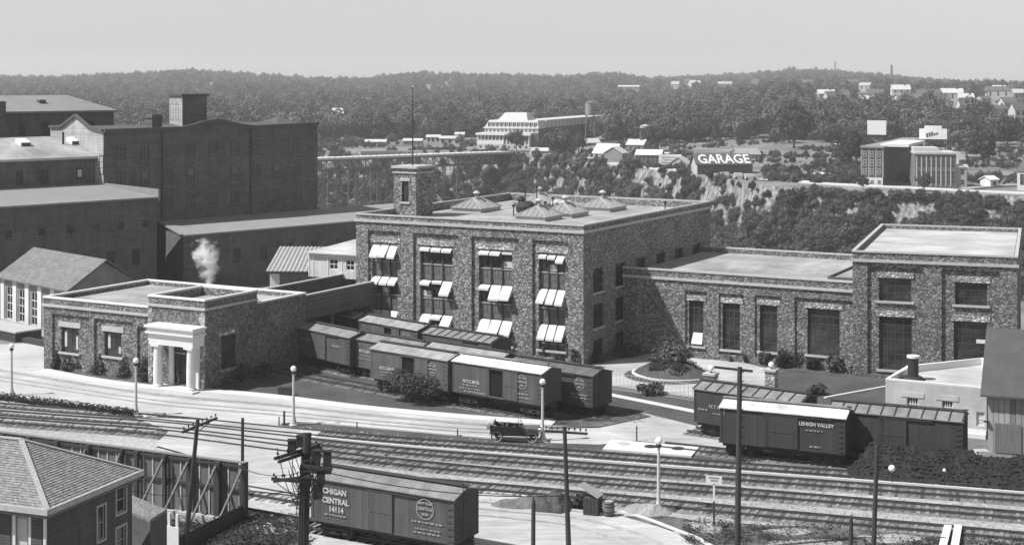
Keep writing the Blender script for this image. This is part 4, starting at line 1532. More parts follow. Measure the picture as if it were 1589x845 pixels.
# far mill at the picture's left edge
Ef = Fr(-60.6, 232, 43)
e4 = Ef.empty('far_mill', 'distant dark mill building with a long hipped grey roof', 'mill')
ez, rz_ = 23.45, 25.75
MB().box(-46, -.5, .4, 13, 0, ez - .1).obj('wall', BRICKD, e4)
m = MB()
m.poly([(-46, 0, ez), (0, 0, ez), (-5, 6.7, rz_), (-46, 6.7, rz_)]).poly([(0, 0, ez), (0, 13.4, ez), (-5, 6.7, rz_)]).poly([(0, 13.4, ez), (-46, 13.4, ez), (-46, 6.7, rz_), (-5, 6.7, rz_)])
m.poly([(-46, 0, ez - .1), (-46, 13.4, ez - .1), (0, 13.4, ez - .1), (0, 0, ez - .1)])
m.box(-46, 0, -.1, -.005, ez - .25, ez + .02)
m.obj('roof', MILLROOF, e4)
u = Ef.U(3, -2)
MB().box(u - 1.2, u + .6, -2, -1, 19.5, 25.0).obj('chimney', BRICKD, e4)
u = Ef.U(60, 3.5)
MB().box(u, u + 1, 3.2, 4.2, 24.0, 25.1).obj('roof_vent', ROOFD, e4)
for i in range(7):
    for r in range(2): window(e4, T(-27 + i * 3.7, .33, 16.6 + 3.3 * r), 1.1, 2, 2, 3, .08, WOODD)

# ------------------------------------------------------------------ gabled cottage and sheds
Gf = Fr(-47.4, 160.5, -46)
gc = Gf.empty('gabled_house', 'slate-roofed gabled house with tall windows between white pilasters behind the office', 'house')
gl, gd, gez, grz = 17.0, 9.4, 5.45, 8.45
m = MB()
wo_ = [(-gl + 1.7 + 3.0 * i, -gl + 3.2 + 3.0 * i, .9, 4.6) for i in range(5)]
m.M = T(0, .55, 0)
m.wall(-gl + .5, -.5, 0, gez + .3, wo_, .2)
m.M = None
m.poly([(-.5, .55, 0), (-.5, gd - .55, 0), (-.5, gd - .55, gez + .3), (-.5, gd / 2, grz - .2), (-.5, .55, gez + .3)])
m.poly([(-gl + .5, gd - .55, 0), (-gl + .5, .55, 0), (-gl + .5, .55, gez + .3), (-gl + .5, gd / 2, grz - .2), (-gl + .5, gd - .55, gez + .3)])
m.obj('wall', mat('cottage_wall', .24, .2, 1.5, .9, big=.2, bigsc=.4), gc)
m = MB()
t = .14
for s_ in (0, 1):
    y0, y1 = (0, gd / 2) if s_ == 0 else (gd, gd / 2)
    m.hexa([(-gl, y0, gez), (0, y0, gez), (0, y1, grz), (-gl, y1, grz)], [(-gl, y0, gez + t), (0, y0, gez + t), (0, y1, grz + t), (-gl, y1, grz + t)])
m.obj('roof', SLATE, gc)
for i in range(6):
    x = -gl + .45 + 3.0 * i
    MB().box(x, x + .9, .42, .548, 0, gez - .02).obj('pilaster', WHITE, gc)
for o_ in wo_: window(gc, T(o_[0], .62, o_[2]), o_[1] - o_[0], o_[3] - o_[2], 2, 4, .1, WHITE)
MB().box(-gl + .5, -.5, .40, .548, 0, .85).obj('plinth', STUCCO, gc)

dock = thing('loading_dock', 'low dark loading dock with a pale deck at the left edge', 'dock', GP(22, 531), radians(-40))
MB().box(-9, .2, 0, 3.2, 0, 1.0).obj('dock_wall', WOODD, dock)
MB().box(-9.1, .4, -.1, 3.3, 1.0, 1.15).obj('deck', TRIM, dock)
MB().box(.3, 6.5, .5, 1.4, 0, .5).obj('dock_step', WOODD, dock)

# tile-roofed hut: rows of tiles are real courses
q = AT(413, 421, 178)
Hf = Fr(q.x, q.y, -3)
hut = Hf.empty('tiled_hut', 'small hut with a pale pantile roof tucked behind the loading shed', 'hut')
zE, zR, hl, hd = q.z, q.z + 2.35, 8.6, 4.6
MB().box(.4, hl, .5, hd * 2 - .5, 0, zE).obj('wall', BRICKM, hut)
MB().box(.34, .398, .5, 3.5, zE - 2.4, zE - .3).box(.4, 1.5, .4, .498, zE - 2.4, zE - .3).obj('sunlit_wall_panel', WHITE, hut)  # white panels paint sunlight onto the left corner of the brick wall
m = MB()
m.poly([(0, 0, zE), (hl, 0, zE), (hl, hd, zR), (.7, hd, zR)]).poly([(.7, hd, zR), (hl, hd, zR), (hl, hd * 2, zE), (0, hd * 2, zE)]).poly([(0, hd * 2, zE), (0, 0, zE), (.7, hd, zR)])
rf = m.obj('roof', TILE, hut)
rows = 9
m = MB()
for r in range(rows):
    a, b = r / rows, (r + 1) / rows + .02
    n_ = 17
    for c in range(n_):
        x0 = .7 * a + (hl - .7 * a) * c / n_
        x1 = .7 * a + (hl - .7 * a) * (c + .8) / n_
        z0, z1 = zE + (zR - zE) * a + .10, zE + (zR - zE) * b + .02
        y0, y1 = hd * a, hd * b
        xm = (x0 + x1) / 2
        m.add([(x0, y0, z0 - .08), (xm, y0, z0 + .06), (x1, y0, z0 - .08), (x0, y1, z1), (xm, y1, z1 + .08), (x1, y1, z1)], [(0, 1, 4, 3), (1, 2, 5, 4), (0, 2, 1)])
tag(m.obj('tile_courses', TILE, rf), kind='stuff')

q = AT(479, 428.6, 168)
Jf = Fr(q.x, q.y, -26)
brd = Jf.empty('clapboard_shed', 'raised white clapboard shed with two small windows joined to the factory', 'shed')
zb, zt, jl = q.z, AT(479, 392, 168).z, Jf.U(556, 0)
m = MB()
jw = [(Jf.U(511), Jf.U(524.5), zb + .95, zb + 2.1), (Jf.U(537), Jf.U(550), zb + .95, zb + 2.1)]
m.wall(0, jl, zb, zt, jw, .12)
m.M = side(0, 5, 270)
m.wall(0, 5, zb, zt, [], .1)
m.M = None
m.poly([(0, 0, zb), (0, 5, zb), (jl, 5, zb), (jl, 0, zb)])
m.obj('wall', CLAP, brd)
m = MB()
m.box(0, jl, -.06, -.002, zt - .35, zt - .15)
for x in (0, Jf.U(485.5), Jf.U(508), Jf.U(530)): m.box(x, x + .12, -.05, -.002, zb, zt - .35)
m.obj('trim_board', WHITE, brd)
for o_ in jw: window(brd, T(o_[0], .05, o_[2]), o_[1] - o_[0], o_[3] - o_[2], 2, 2, .08, WHITE)
m = MB()
m.hexa([(-.2, -.4, zt - .02), (jl, -.4, zt - .02), (jl, 5.6, zt + 1.0), (2.6, 5.6, zt + 1.0)], [(-.2, -.4, zt + .1), (jl, -.4, zt + .1), (jl, 5.6, zt + 1.1), (2.6, 5.6, zt + 1.1)])
m.obj('roof', ROOFP, brd)
for x in (.3, 2.8, 5.2):
    MB().box(x, x + .35, .3, .65, 0, zb - .01).box(x, x + .35, 4.2, 4.6, 0, zb - .01).obj('post', WOODD, brd)
MB().box(0, jl, 4.7, 4.9, 0, zb - .02).obj('back_wall', BRICKD, brd)

# ------------------------------------------------------------------ pale stucco building and plank barn at the right
q0, q1 = AT(1374, 589.5, 121.8), AT(1531, 605.5, 118.2)
pts_ = [q0, q1, Vector((41.0, 126.5, 0)), Vector((40.9, 131.0, 0)), Vector((33.4, 127.4, 0))]
st = thing('stucco_building', 'low white stained stucco building with a short flue on its flat roof', 'building', (q0.x, q0.y, 0), atan2(q1.y - q0.y, q1.x - q0.x))
R_ = Matrix.Rotation(-st.rotation_euler[2], 3, 'Z')
lp = [R_ @ (Vector((p.x, p.y, 0)) - Vector((q0.x, q0.y, 0))) for p in pts_]
sl, sz = lp[1].x, 3.85
sw = []
for a, b in ((1407, 1425), (1461.5, 1478.5), (1515, 1530)):
    fr_ = Fr(q0.x, q0.y, math.degrees(st.rotation_euler[2]))
    sw.append((fr_.U(a), fr_.U(b)))
m = MB()
so = [(sw[0][0], sw[0][1], 1.55, 2.65), (sw[1][0], sw[1][1], 1.55, 2.65), (sw[2][0], min(sw[2][1], sl - .15), .9, 2.0)]
m.wall(0, sl, 0, sz, so, .18)
for i in range(1, 5):
    a, b = lp[i], lp[(i + 1) % 5]
    m.poly([(a.x, a.y, 0), (b.x, b.y, 0), (b.x, b.y, sz), (a.x, a.y, sz)])
m.obj('wall', STUCCO, st)
m = MB()
cen = sum(lp, Vector()) / 5
ins = [p + (cen - p).normalized() * .42 for p in lp]
for i in range(5):
    a, b, c, d = lp[i], lp[(i + 1) % 5], ins[(i + 1) % 5], ins[i]
    m.hexa([(a.x, a.y, sz), (b.x, b.y, sz), (c.x, c.y, sz), (d.x, d.y, sz)], [(a.x, a.y, sz + .12), (b.x, b.y, sz + .12), (c.x, c.y, sz + .12), (d.x, d.y, sz + .12)])
    m.poly([(c.x, c.y, sz), (d.x, d.y, sz), (d.x, d.y, sz - .6), (c.x, c.y, sz - .6)])
m.obj('parapet', WHITE, st)
m = MB()
m.poly([(p.x, p.y, sz - .45) for p in ins])
m.obj('roof', ROOFP, st)
for o_ in so[:2]:
    w_ = window(st, T(o_[0], .1, o_[2]), o_[1] - o_[0], o_[3] - o_[2], 4, 2, .08, WHITE)
    MB().box(o_[0] - .45, o_[1] + .45, -.05, -.002, o_[3], o_[3] + .4).obj('lintel', STUCCO, st)
window(st, T(so[2][0], .1, so[2][2]), so[2][1] - so[2][0], 1.1, 1, 2, .08, WHITE, glass=BLIND)
MB().box(sl - 2.3, sl + 0, -.5, -.01, 0, .35).box(sl - 2.3, sl, -.25, -.01, .36, .6).obj('step', WHITE, st)
fx = Fr(q0.x, q0.y, math.degrees(st.rotation_euler[2]))
fu = fx.U(1417, 3.4)
MB().lathe([(1.0, 0), (.75, .25), (.45, .35), (.43, 1.75), (.5, 1.8)], 16, (fu, 3.4, sz - .45)).obj('flue', IRON, st)
MB().lathe([(.52, 0), (.52, .18), (.3, .2)], 16, (fu, 3.4, sz + 1.36)).obj('flue_cap', WHITE, st)

q = GP(1533, 702)
Bf = Fr(q.x, q.y, -22)
barn = Bf.empty('plank_barn', 'dark-roofed barn of weathered upright planks cut by the right edge', 'barn')
ez, rz_, bl_, bd_ = 4.55, 8.5, 14, 10
for i in range(36):
    x = i * .4
    o = MB().box(0, .37, 0, .05 + .02 * (i % 3), 0, ez).obj('plank', WOODL, barn, T(x, -.02 * (i % 2), 0)) if i < 3 else None
    if o is None:
        src = PLK[i % 3]
        o = link('plank', src, barn, T(x, -.02 * (i % 2), 0))
    else:
        if i == 0: PLK = []
        PLK.append(o.data)
m = MB()
m.poly([(0.03, .08, 0), (0.03, bd_, 0), (0.03, bd_, ez), (.03, bd_ / 2, rz_ - .3), (.03, .08, ez)][::-1])
m.box(.04, bl_, .09, bd_, 0, ez - .1)
m.obj('wall', WOOD, barn)
m = MB()
for s_ in (0, 1):
    y0, y1 = (-.6, bd_ / 2) if s_ == 0 else (bd_ + .6, bd_ / 2)
    m.hexa([(-.5, y0, ez - .25), (bl_, y0, ez - .25), (bl_, y1, rz_), (-.5, y1, rz_)], [(-.5, y0, ez - .1), (bl_, y0, ez - .1), (bl_, y1, rz_ + .15), (-.5, y1, rz_ + .15)])
m.obj('roof', mat('felt_roof', .085, .2, .8, .95, .2, big=.15), barn)
bdoor = MB().box(.5, 2.4, -.09, -.045, .1, 2.3).obj('door', WOOD, barn)
MB().lathe([(.02, 0), (.22, .02), (.2, .12), (.05, .15)], 10, (-.1, -.1, 2.3)).obj('bell', IRON, barn)


# ------------------------------------------------------------------ railway tracks
TIE_ALT = [MB().box(-1.25 - a, 1.25 + b, -.11, .12, -.10, .035).mesh('tie', TIE) for a, b in ((.12, -.05), (-.08, .1), (0, .15))]
TIE_ME = MB().box(-1.2, 1.2, -.11, .11, -.10, .035).mesh('tie', TIE)
TIEL_ME = MB().box(-1.25, 1.25, -.11, .11, -.10, .035).mesh('tie', mat('bleached_tie', .23, .45, 1.3, .95, .3))


def track(pts, z=0.06, ties=True, name='railway_track', px=True, step=0.56, pale=0.0, bedm=None, bedw=2.5, limit=290):
    P = spline([GP(a, b) if px else Vector((a, b, 0)) for a, b in pts], 8)
    P = [Vector((p.x, p.y, 0)) for p in P]
    cum = [0]
    for a, b in zip(P, P[1:]): cum.append(cum[-1] + (b - a).length)

    def at(s):
        for i in range(len(P) - 1):
            if s <= cum[i + 1] or i == len(P) - 2:
                t = (s - cum[i]) / max(1e-6, cum[i + 1] - cum[i])
                return P[i].lerp(P[i + 1], t), (P[i + 1] - P[i]).normalized()
    n = int(cum[-1] / 1.5)
    bed = MB()
    prev = None
    sm = [at(cum[-1] * i / n) for i in range(n + 1)]
    for p, t in sm:
        nv = Vector((-t.y, t.x, 0))
        cur = [p + nv * (bedw / 2 + .3) + Vector((0, 0, -.02)), p + nv * bedw / 2 + Vector((0, 0, z)), p - nv * bedw / 2 + Vector((0, 0, z)), p - nv * (bedw / 2 + .3) + Vector((0, 0, -.02))]
        if prev: bed.add(prev + cur, [(0, 1, 5, 4), (1, 2, 6, 5), (2, 3, 7, 6)])
        prev = cur
    o = tag(bed.obj(name, bedm or BALLAST), kind='structure')
    for sgn in (-1, 1):
        r = MB()
        prev = None
        for p, t in sm:
            nv = Vector((-t.y, t.x, 0))
            c = p + nv * sgn * .72
            cur = [c + nv * .05 + Vector((0, 0, z + .06)), c + nv * .04 + Vector((0, 0, z + .2)), c - nv * .04 + Vector((0, 0, z + .2)), c - nv * .05 + Vector((0, 0, z + .06))]
            if prev: r.add(prev + cur, [(0, 1, 5, 4), (1, 2, 6, 5), (2, 3, 7, 6)])
            prev = cur
        r.obj('rail', RAIL, o)
    if ties:
        k = min(limit, int(cum[-1] / step))
        rt = random.Random(int(pts[0][1]))
        for i in range(k):
            p, t = at((i + .5 + rt.uniform(-.2, .2)) * step)
            t_ = link('tie', TIEL_ME if rt.random() < pale else rt.choice([TIE_ME] + TIE_ALT), o)
            t_.matrix_local = Matrix.Translation((p.x, p.y, z + rt.uniform(-.01, .02))) @ Matrix.Rotation(atan2(t.y, t.x) - pi / 2 + rt.uniform(-.06, .06), 4, 'Z')
    return o


TA1 = [(-60, 627), (100, 640), (250, 651), (450, 671), (600, 684), (805, 699), (1000, 714.5), (1192, 729), (1500, 752), (1680, 766)]
TA2 = [(-60, 639), (100, 651), (250, 661.5), (450, 684), (600, 700), (805, 717), (1000, 732.5), (1192, 747), (1500, 770), (1680, 784)]
TB = [(-60, 650), (100, 662), (250, 674), (450, 700), (600, 718), (805, 738), (1000, 755), (1192, 770), (1500, 796), (1680, 811)]
TC = [(560, 742), (640, 749), (805, 763), (1000, 781), (1192, 800), (1500, 828), (1680, 845)]
track(TA1, .07, pale=.35)
track(TA2, .075, pale=.2)
track(TB, .08, pale=.4)
track(TC, .085, pale=.65)
# pale dust between the left-hand tracks and the low kerb between the two upper ones
for a_, b_ in ((TA1, TA2), (TA2, TB)):
    strip('track_dust', [(p[0], (p[1] + q[1]) / 2) for p, q in zip(a_[:3], b_[:3])], 1.5, 0, .125, BALLASTL, n=4)
strip('track_dust', [(-60, 621), (100, 634), (250, 645)], 1.6, 0, .122, BALLASTL, n=4)
strip('track_kerb', [(452, 677.5), (600, 692), (740, 704), (1000, 723.5), (1192, 738), (1500, 761), (1680, 775)], .22, 0, .24, WALK, n=4)
# yard tracks at the bottom
q = Vector((-11.4 + .2, 93.6 + .3, 0))
dq = Vector((cos(radians(-29.6)), sin(radians(-29.6)), 0))
M2 = [q + dq * s for s in (-20, -12, -4, 4, 12, 20)]
nq = Vector((-dq.y, dq.x, 0))
track([(p.x, p.y) for p in M2], .06, px=False, pale=.5, bedm=BALLASTL)
track([(p.x + nq.x * 4.2, p.y + nq.y * 4.2) for p in M2[:3]] + [(M2[3].x + nq.x * 4.2, M2[3].y + nq.y * 4.2)], .06, px=False, pale=.5, bedm=BALLASTL)


# ------------------------------------------------------------------ boxcars
def wheelset():
    m = MB()
    for y in (-.72, .72):
        m.M = Matrix.Translation((0, y, .42)) @ Matrix.Rotation(pi / 2, 4, 'X')
        m.lathe([(.1, -.07), (.40, -.06), (.45, -.05), (.42, .06), (.36, .06), (.34, .0), (.14, .0), (.12, .08), (.02, .08)], 16)
    m.M = None
    m.tube((0, -.95, .42), (0, .95, .42), .07, n=8)
    return m.mesh('wheel', IRON)


WHEEL = wheelset()
tm = MB()
for y in (-.98, .98):
    tm.box(-1.05, 1.05, y - .06, y + .06, .5, .64)
    tm.beam((-.95, y, .5), (-.25, y, .26), .09, .07)
    tm.beam((.95, y, .5), (.25, y, .26), .09, .07)
    tm.box(-.3, .3, y - .05, y + .05, .22, .32)
    tm.box(-.22, .22, y - .09, y + .09, .32, .5)
    for x in (-.85, .85): tm.box(x - .14, x + .14, y - .1, y + .1, .32, .52)
tm.box(-.15, .15, -.95, .95, .5, .75)
TRUCK = tm.mesh('truck', IRON)


def oval_logo(r=.62):
    m = MB()
    n = 24
    for ri, ro in ((r * .9, r),):
        for i in range(n):
            a, b = 2 * pi * i / n, 2 * pi * (i + 1) / n
            m.poly([(ri * cos(a), 0, ri * sin(a)), (ro * cos(a), 0, ro * sin(a)), (ro * cos(b), 0, ro * sin(b)), (ri * cos(b), 0, ri * sin(b))][::-1])
    return m


def boxcar(corner, deg, L, eave, label, body='b', roof='mid', ribs=False, door='shut', texts=(), logo=None, W=2.75, group=None, stencil=(), doors=1.75, floor=2.62, roofrise=.38, wh=True):
    f = Fr(corner.x, corner.y, deg)
    t = f.empty('boxcar', label, 'boxcar', group)
    z0, z1 = eave - floor, eave
    bm_ = CARS[body]
    d0, d1 = -L / 2 - doors / 2, -L / 2 + doors / 2
    dz0, dz1 = z0 + .12, z1 - .28
    m = MB()
    ops = [(d0, d1, dz0, dz1)] if door == 'open' else []
    m.wall(-L, 0, z0, z1, ops, .12)
    m.M = side(0, W, 180)
    m.wall(0, L, z0, z1, [], .1)
    m.M = None
    # ends with gabled tops
    h = roofrise
    m.poly([(0, 0, z0), (0, W, z0), (0, W, z1), (0, W / 2, z1 + h), (0, 0, z1)])
    m.poly([(-L, W, z0), (-L, 0, z0), (-L, 0, z1), (-L, W / 2, z1 + h), (-L, W, z1)])
    m.poly([(-L, 0, z0), (-L, W, z0), (0, W, z0), (0, 0, z0)])
    m.obj('body', bm_, t)
    m = MB()
    m.box(-L + .02, -.02, -.03, -.002, z0, z0 + .14)
    for x in (-L, -.14): m.box(x, x + .14, -.04, -.002, z0 + .14, z1 - .12)
    m.box(-L, 0, -.05, -.002, z1 - .12, z1 - .02)
    m.obj('side_frame', bm_, t)
    if door == 'open':
        MB().box(-L + .15, -.15, .13, W - .13, z0 + .05, z1 - .1).obj('dark_core', VOID, t)  # solid near-black block paints the shade behind the open door
        MB().box(d0 + .05, d1 - .05, -.02, .12, z0 + .02, z0 + .12).obj('door_sill', WOODL, t)
        e0 = d1 - .02
    else: e0 = d0
    m = MB().box(e0, e0 + doors, -.1, -.052, dz0 - .06, dz1 + .06)
    dr = m.obj('door', bm_, t)
    MB().box(e0, e0 + .09, -.125, -.101, dz0, dz1).box(e0 + doors - .09, e0 + doors, -.125, -.101, dz0, dz1).box(e0 + .09, e0 + doors - .09, -.125, -.101, (dz0 + dz1) / 2 - .06, (dz0 + dz1) / 2 + .06).obj('door_frame', bm_, dr)
    MB().box(d0 - .2, d1 + doors + .1, -.13, -.06, dz1 + .07, dz1 + .13).obj('door_track', WOODD if door == 'shut' else bm_, t)
    m = MB()
    o = .13
    m.xprism([(-o, z1 - .05), (-o, z1 + .02), (W / 2, z1 + h + .06), (W + o, z1 + .02), (W + o, z1 - .05), (W / 2, z1 + h - .02)][::-1], -L - .08, .08)
    rf = m.obj('roof', CARROOF[roof], t)
    n = int(L / .92)
    if ribs:
        for i in range(n + 1):
            x = -L + L * i / n
            mm = MB()
            mm.beam((x, -o, z1 + .04), (x, W / 2, z1 + h + .09), .09, .07)
            mm.beam((x, W / 2, z1 + h + .09), (x, W + o, z1 + .04), .09, .07)
            mm.obj('roof_rib', WOODD, rf)
    else:
        mm = MB()
        for i in range(int(L / .3)):
            x = -L + .3 * i + .1
            mm.box(x, x + .16, -o - .03, -o - .003, z1 - .03, z1 + .03)
        mm.obj('eave_slats', CARROOF[roof], rf)
    MB().box(-L - .15, .15, W / 2 - .24, W / 2 + .24, z1 + h + .12, z1 + h + .16).obj('running_board', WOODD if roof != 'white' else CARROOF['mid'], rf)
    m = MB()
    for i in range(6): m.box(-L + .5 + i * (L - 1) / 5 - .04, -L + .5 + i * (L - 1) / 5 + .04, W / 2 - .2, W / 2 + .2, z1 + h + .04, z1 + h + .12)
    m.obj('running_board_block', WOODD, rf)
    m = MB().box(-L + .1, -.1, .35, W - .35, z0 - .28, z0 - .003).box(-.1, .45, W / 2 - .15, W / 2 + .15, z0 - .3, z0 - .05).box(-L - .45, -L + .1, W / 2 - .15, W / 2 + .15, z0 - .3, z0 - .05)
    for y in (.5, W - .5):
        m.tube((-L + 1.2, y, z0 - .2), (-L / 2 - 1.2, y, z0 - .5), .025, n=5).tube((-L / 2 - 1.2, y, z0 - .5), (-L / 2 + 1.2, y, z0 - .5), .025, n=5).tube((-L / 2 + 1.2, y, z0 - .5), (-1.2, y, z0 - .2), .025, n=5)
    m.box(-L / 2 - .6, -L / 2 + .8, .8, 1.3, z0 - .62, z0 - .3)
    m.obj('underframe', IRON, t)
    zr = .27 - .0
    for x in (-1.45, -L + 1.45):
        tr = link('truck', TRUCK, t, T(x, W / 2, min(zr, z0 - 1.0)))
        for k in (-.78, .78): link('wheel', WHEEL, tr, T(k, 0, 0))
    m = MB()
    for i in range(6): m.tube((-.55, -.1, z0 + .25 + i * .38), (-.12, -.1, z0 + .25 + i * .38), .022, n=5)
    for i in range(6): m.tube((.06, .2, z0 + .25 + i * .38), (.06, .62, z0 + .25 + i * .38), .022, n=5)
    m.obj('ladder', IRON, t)
    m = MB()
    m.tube((.12, .8, z0 - .2), (.12, .8, z1 + .75), .022, n=6)
    m.M = Matrix.Translation((.12, .8, z1 + .7))
    for i in range(12):
        a, b = 2 * pi * i / 12, 2 * pi * (i + 1) / 12
        m.tube((.2 * cos(a), .2 * sin(a), 0), (.2 * cos(b), .2 * sin(b), 0), .018, n=5)
    m.tube((-.2, 0, 0), (.2, 0, 0), .015, n=5)
    m.obj('brake_wheel', IRON, t)
    for s_, x, z, sz, bold, mm_ in texts:
        link('lettering', text_mesh(s_, sz, mm_, bold), t, Matrix.Translation((x, -.056, z)) @ Matrix.Rotation(pi / 2, 4, 'X'))
    if logo:
        x, z, r = logo
        lo = oval_logo(r).obj('line_emblem', LETTERG, t, Matrix.Translation((x, -.056, z)))
        for s_, dz, sz in (('NEW YORK', .26 * r / .6, .2), ('CENTRAL', -.07 * r / .6, .26), ('LINES', -.36 * r / .6, .2)):
            link('lettering', text_mesh(s_, sz * r / .62, LETTERG, .012), lo, Matrix.Translation((0, -.002, dz)) @ Matrix.Rotation(pi / 2, 4, 'X'))
    for i, (x, z, w, hh) in enumerate(stencil):
        mm = MB()
        rs_ = random.Random(i + int(abs(x) * 10))
        xx = x
        while xx < x + w:
            k = rs_.uniform(.08, .3)
            mm.box(xx, min(xx + k, x + w), -.06, -.052, z, z + hh)
            xx += k + rs_.uniform(.05, .12)
        mm.obj('stencil_marks', LETTERG, t)
    return t


def bcar(px, py, eave, deg, L, label, **k):
    return boxcar(GP(px, py, eave), deg, L, eave, label, **k)


ROWG = 'boxcars standing in front of the factory'
# foreground car
fc = bcar(705, 775, 3.75, -29.6, 10.3, 'large boxcar nearest the camera marked Michigan Central 14114', body='b', roof='mid',
          texts=(('MICHIGAN', -8.75, 2.93, .46, .022, LETTER), ('CENTRAL', -8.45, 2.37, .46, .022, LETTER), ('14114', -8.4, 1.87, .44, .02, LETTER)),
          logo=(-2.0, 2.95, .62), stencil=((-9.3, 1.62, 1.6, .09), (-5.6, 2.0, .75, .09), (-5.6, 1.82, .9, .08), (-2.9, 2.12, 2.1, .09), (-2.7, 1.72, 1.8, .08), (-2.8, 1.5, 1.9, .08)))
# row of three in front: N.Y.C. cars
NYC = lambda z, x: (('N.Y.C.&H.R.', x, z, .36, .014, LETTER),)
c2 = bcar(841, 579.6, 4.0, -37.5, 9.5, 'boxcar with a bright white roof and open door behind the touring car', body='b', roof='white', door='open', doors=1.55,
          texts=NYC(2.35, -7.4), logo=(-2.05, 3.1, .58), stencil=((-8.4, 2.08, 1.6, .12), (-8.7, 1.8, 2.3, .1), (-8.2, 1.55, 2.4, .12), (-3.1, 2.05, 1.7, .12), (-2.6, 1.75, 1.4, .12)), group=ROWG)
c1 = bcar(695, 559.3, 4.0, -39.5, 9.3, 'grey boxcar with pale roof and open door behind the large bush', body='c', roof='light', door='open', doors=1.6,
          texts=NYC(2.35, -7.2), logo=(-1.8, 3.05, .55), stencil=((-7.9, 2.05, 1.4, .12), (-8.0, 1.8, 1.6, .1), (-2.6, 1.8, 1.5, .12)), group=ROWG)
d2 = bcar(920, 583.3, 3.55, -38.8, 9.1, 'dull-roofed boxcar at the right end of the second row, its dark end showing', body='a', roof='dark', logo=(-1.35, 2.75, .52),
          stencil=((-2.2, 1.8, 1.6, .12), (-2.0, 1.55, 1.4, .12)), group=ROWG)
dv = Vector((cos(radians(-38.8)), sin(radians(-38.8)), 0))
p2 = GP(920, 583.3, 3.55)
d1 = boxcar(p2 - dv * 9.95, -39.5, 8.9, 3.75, 'pale-roofed boxcar glimpsed between the white-roofed car and the back row', body='b', roof='light', group=ROWG)
b2 = boxcar(p2 - dv * 19.6, -42, 9.0, 3.6, 'light grey boxcar with worn lettering left of the bush, door shut', body='c', roof='mid',
            texts=NYC(2.45, -6.9), stencil=((-7.6, 2.1, 1.4, .12), (-7.9, 1.8, 1.8, .1)), group=ROWG)
b1 = bcar(543, 524, 3.75, -47, 9.3, 'patchy weathered boxcar next to the dark office wall', body='b', roof='mid', stencil=((-8, 2.7, 1.6, .16), (-2.8, 2.6, 1.4, .2)), group=ROWG)
a3 = bcar(763, 532, 3.6, -40.8, 8.9, 'low boxcar with ribbed grey roof under the right-hand awnings', body='b', roof='mid', ribs=True, group=ROWG)
a2 = bcar(648, 512.5, 3.6, -45, 8.9, 'boxcar with a round pale emblem and a half open door under the left awnings', body='c', roof='light', door='open', doors=1.2, logo=(-1.7, 2.65, .6), group=ROWG)
a1 = bcar(554, 494, 3.5, -46, 5.2, 'ribbed-roof boxcar partly hidden at the corner of the factory', body='c', roof='light', ribs=True, group=ROWG, doors=1.2)
a0 = bcar(506, 482.5, 3.5, -46, 4.6, 'ribbed-roof boxcar half swallowed by the shade of the loading shed', body='c', roof='light', ribs=True, group=ROWG, doors=1.1)
# right-hand cars
RG = 'boxcars on the right-hand sidings'
L1 = bcar(1312, 649, 3.75, -24.2, 9.3, 'long boxcar with a gleaming white roof marked Lehigh Valley', body='d', roof='white', doors=2.4, group=RG,
          texts=(('LEHIGH VALLEY', -2.1, 3.0, .36, .014, LETTER),), stencil=((-2.9, 2.62, 1.3, .1), (-2.6, 1.45, .9, .12), (-9.0, 3.2, .05, .6)))
e1f = GP(1077, 602, 3.75) + Vector((cos(radians(-36)), sin(radians(-36)), 0)) * 9.2
e1 = boxcar(e1f, -36, 9.2, 3.75, 'dark boxcar with ribbed roof behind the white-roofed one, its left end showing', body='d', roof='mid', ribs=True, group=RG,
            texts=(('N.Y.C.', -7.3, 2.4, .4, .014, LETTERG),), stencil=((-8.8, 2.15, .9, .12), (-7.5, 1.95, .8, .1)))
e2c = bcar(1494, 654, 3.75, -24, 9.6, 'dark boxcar with ribbed grey roof beside the stucco building', body='d', roof='mid', ribs=True, group=RG)


# siding rails under the cars
def siding(cars, before, after):
    pts = []
    for c in cars:
        f = Fr(c.location.x, c.location.y, math.degrees(c.rotation_euler[2]))
        Lc = -min(q[0] for o in c.children if o.name.startswith('body') for q in o.bound_box)
        pts += [f.w(-Lc, 1.375), f.w(0, 1.375)]
    a = pts[0] - (pts[1] - pts[0]).normalized() * before
    b = pts[-1] + (pts[-1] - pts[-2]).normalized() * after
    return [(p.x, p.y) for p in [a] + pts + [b]]


track(siding([b1, b2, d1, d2], 3, 1.2), .055, px=False, bedw=2.6)
track(siding([c1, c2], 16, 1.0), .05, px=False, bedw=2.6)
track(siding([a0, a1, a2, a3], 3, 2), .06, px=False, bedw=2.6)
track(siding([L1], 5, 26), .055, px=False, bedw=2.8, pale=.2)
track(siding([e1, e2c], 1, 22), .05, px=False, bedw=2.8, pale=.2)


# ------------------------------------------------------------------ far bank: bridge, hotel, town
FW = mat('far_white_wall', .46, .08, .5, .8)
FG = mat('far_grey_wall', .24, .2, .5, .9)
FD = mat('far_dark_brick', .09, .25, .5, .9)
FR_ = mat('far_pale_roof', .5, .12, .5, .85)
FRD = mat('far_dark_roof', .10, .2, .5, .9)
STEEL = mat('bridge_steel', .12, .2, .5, .7)


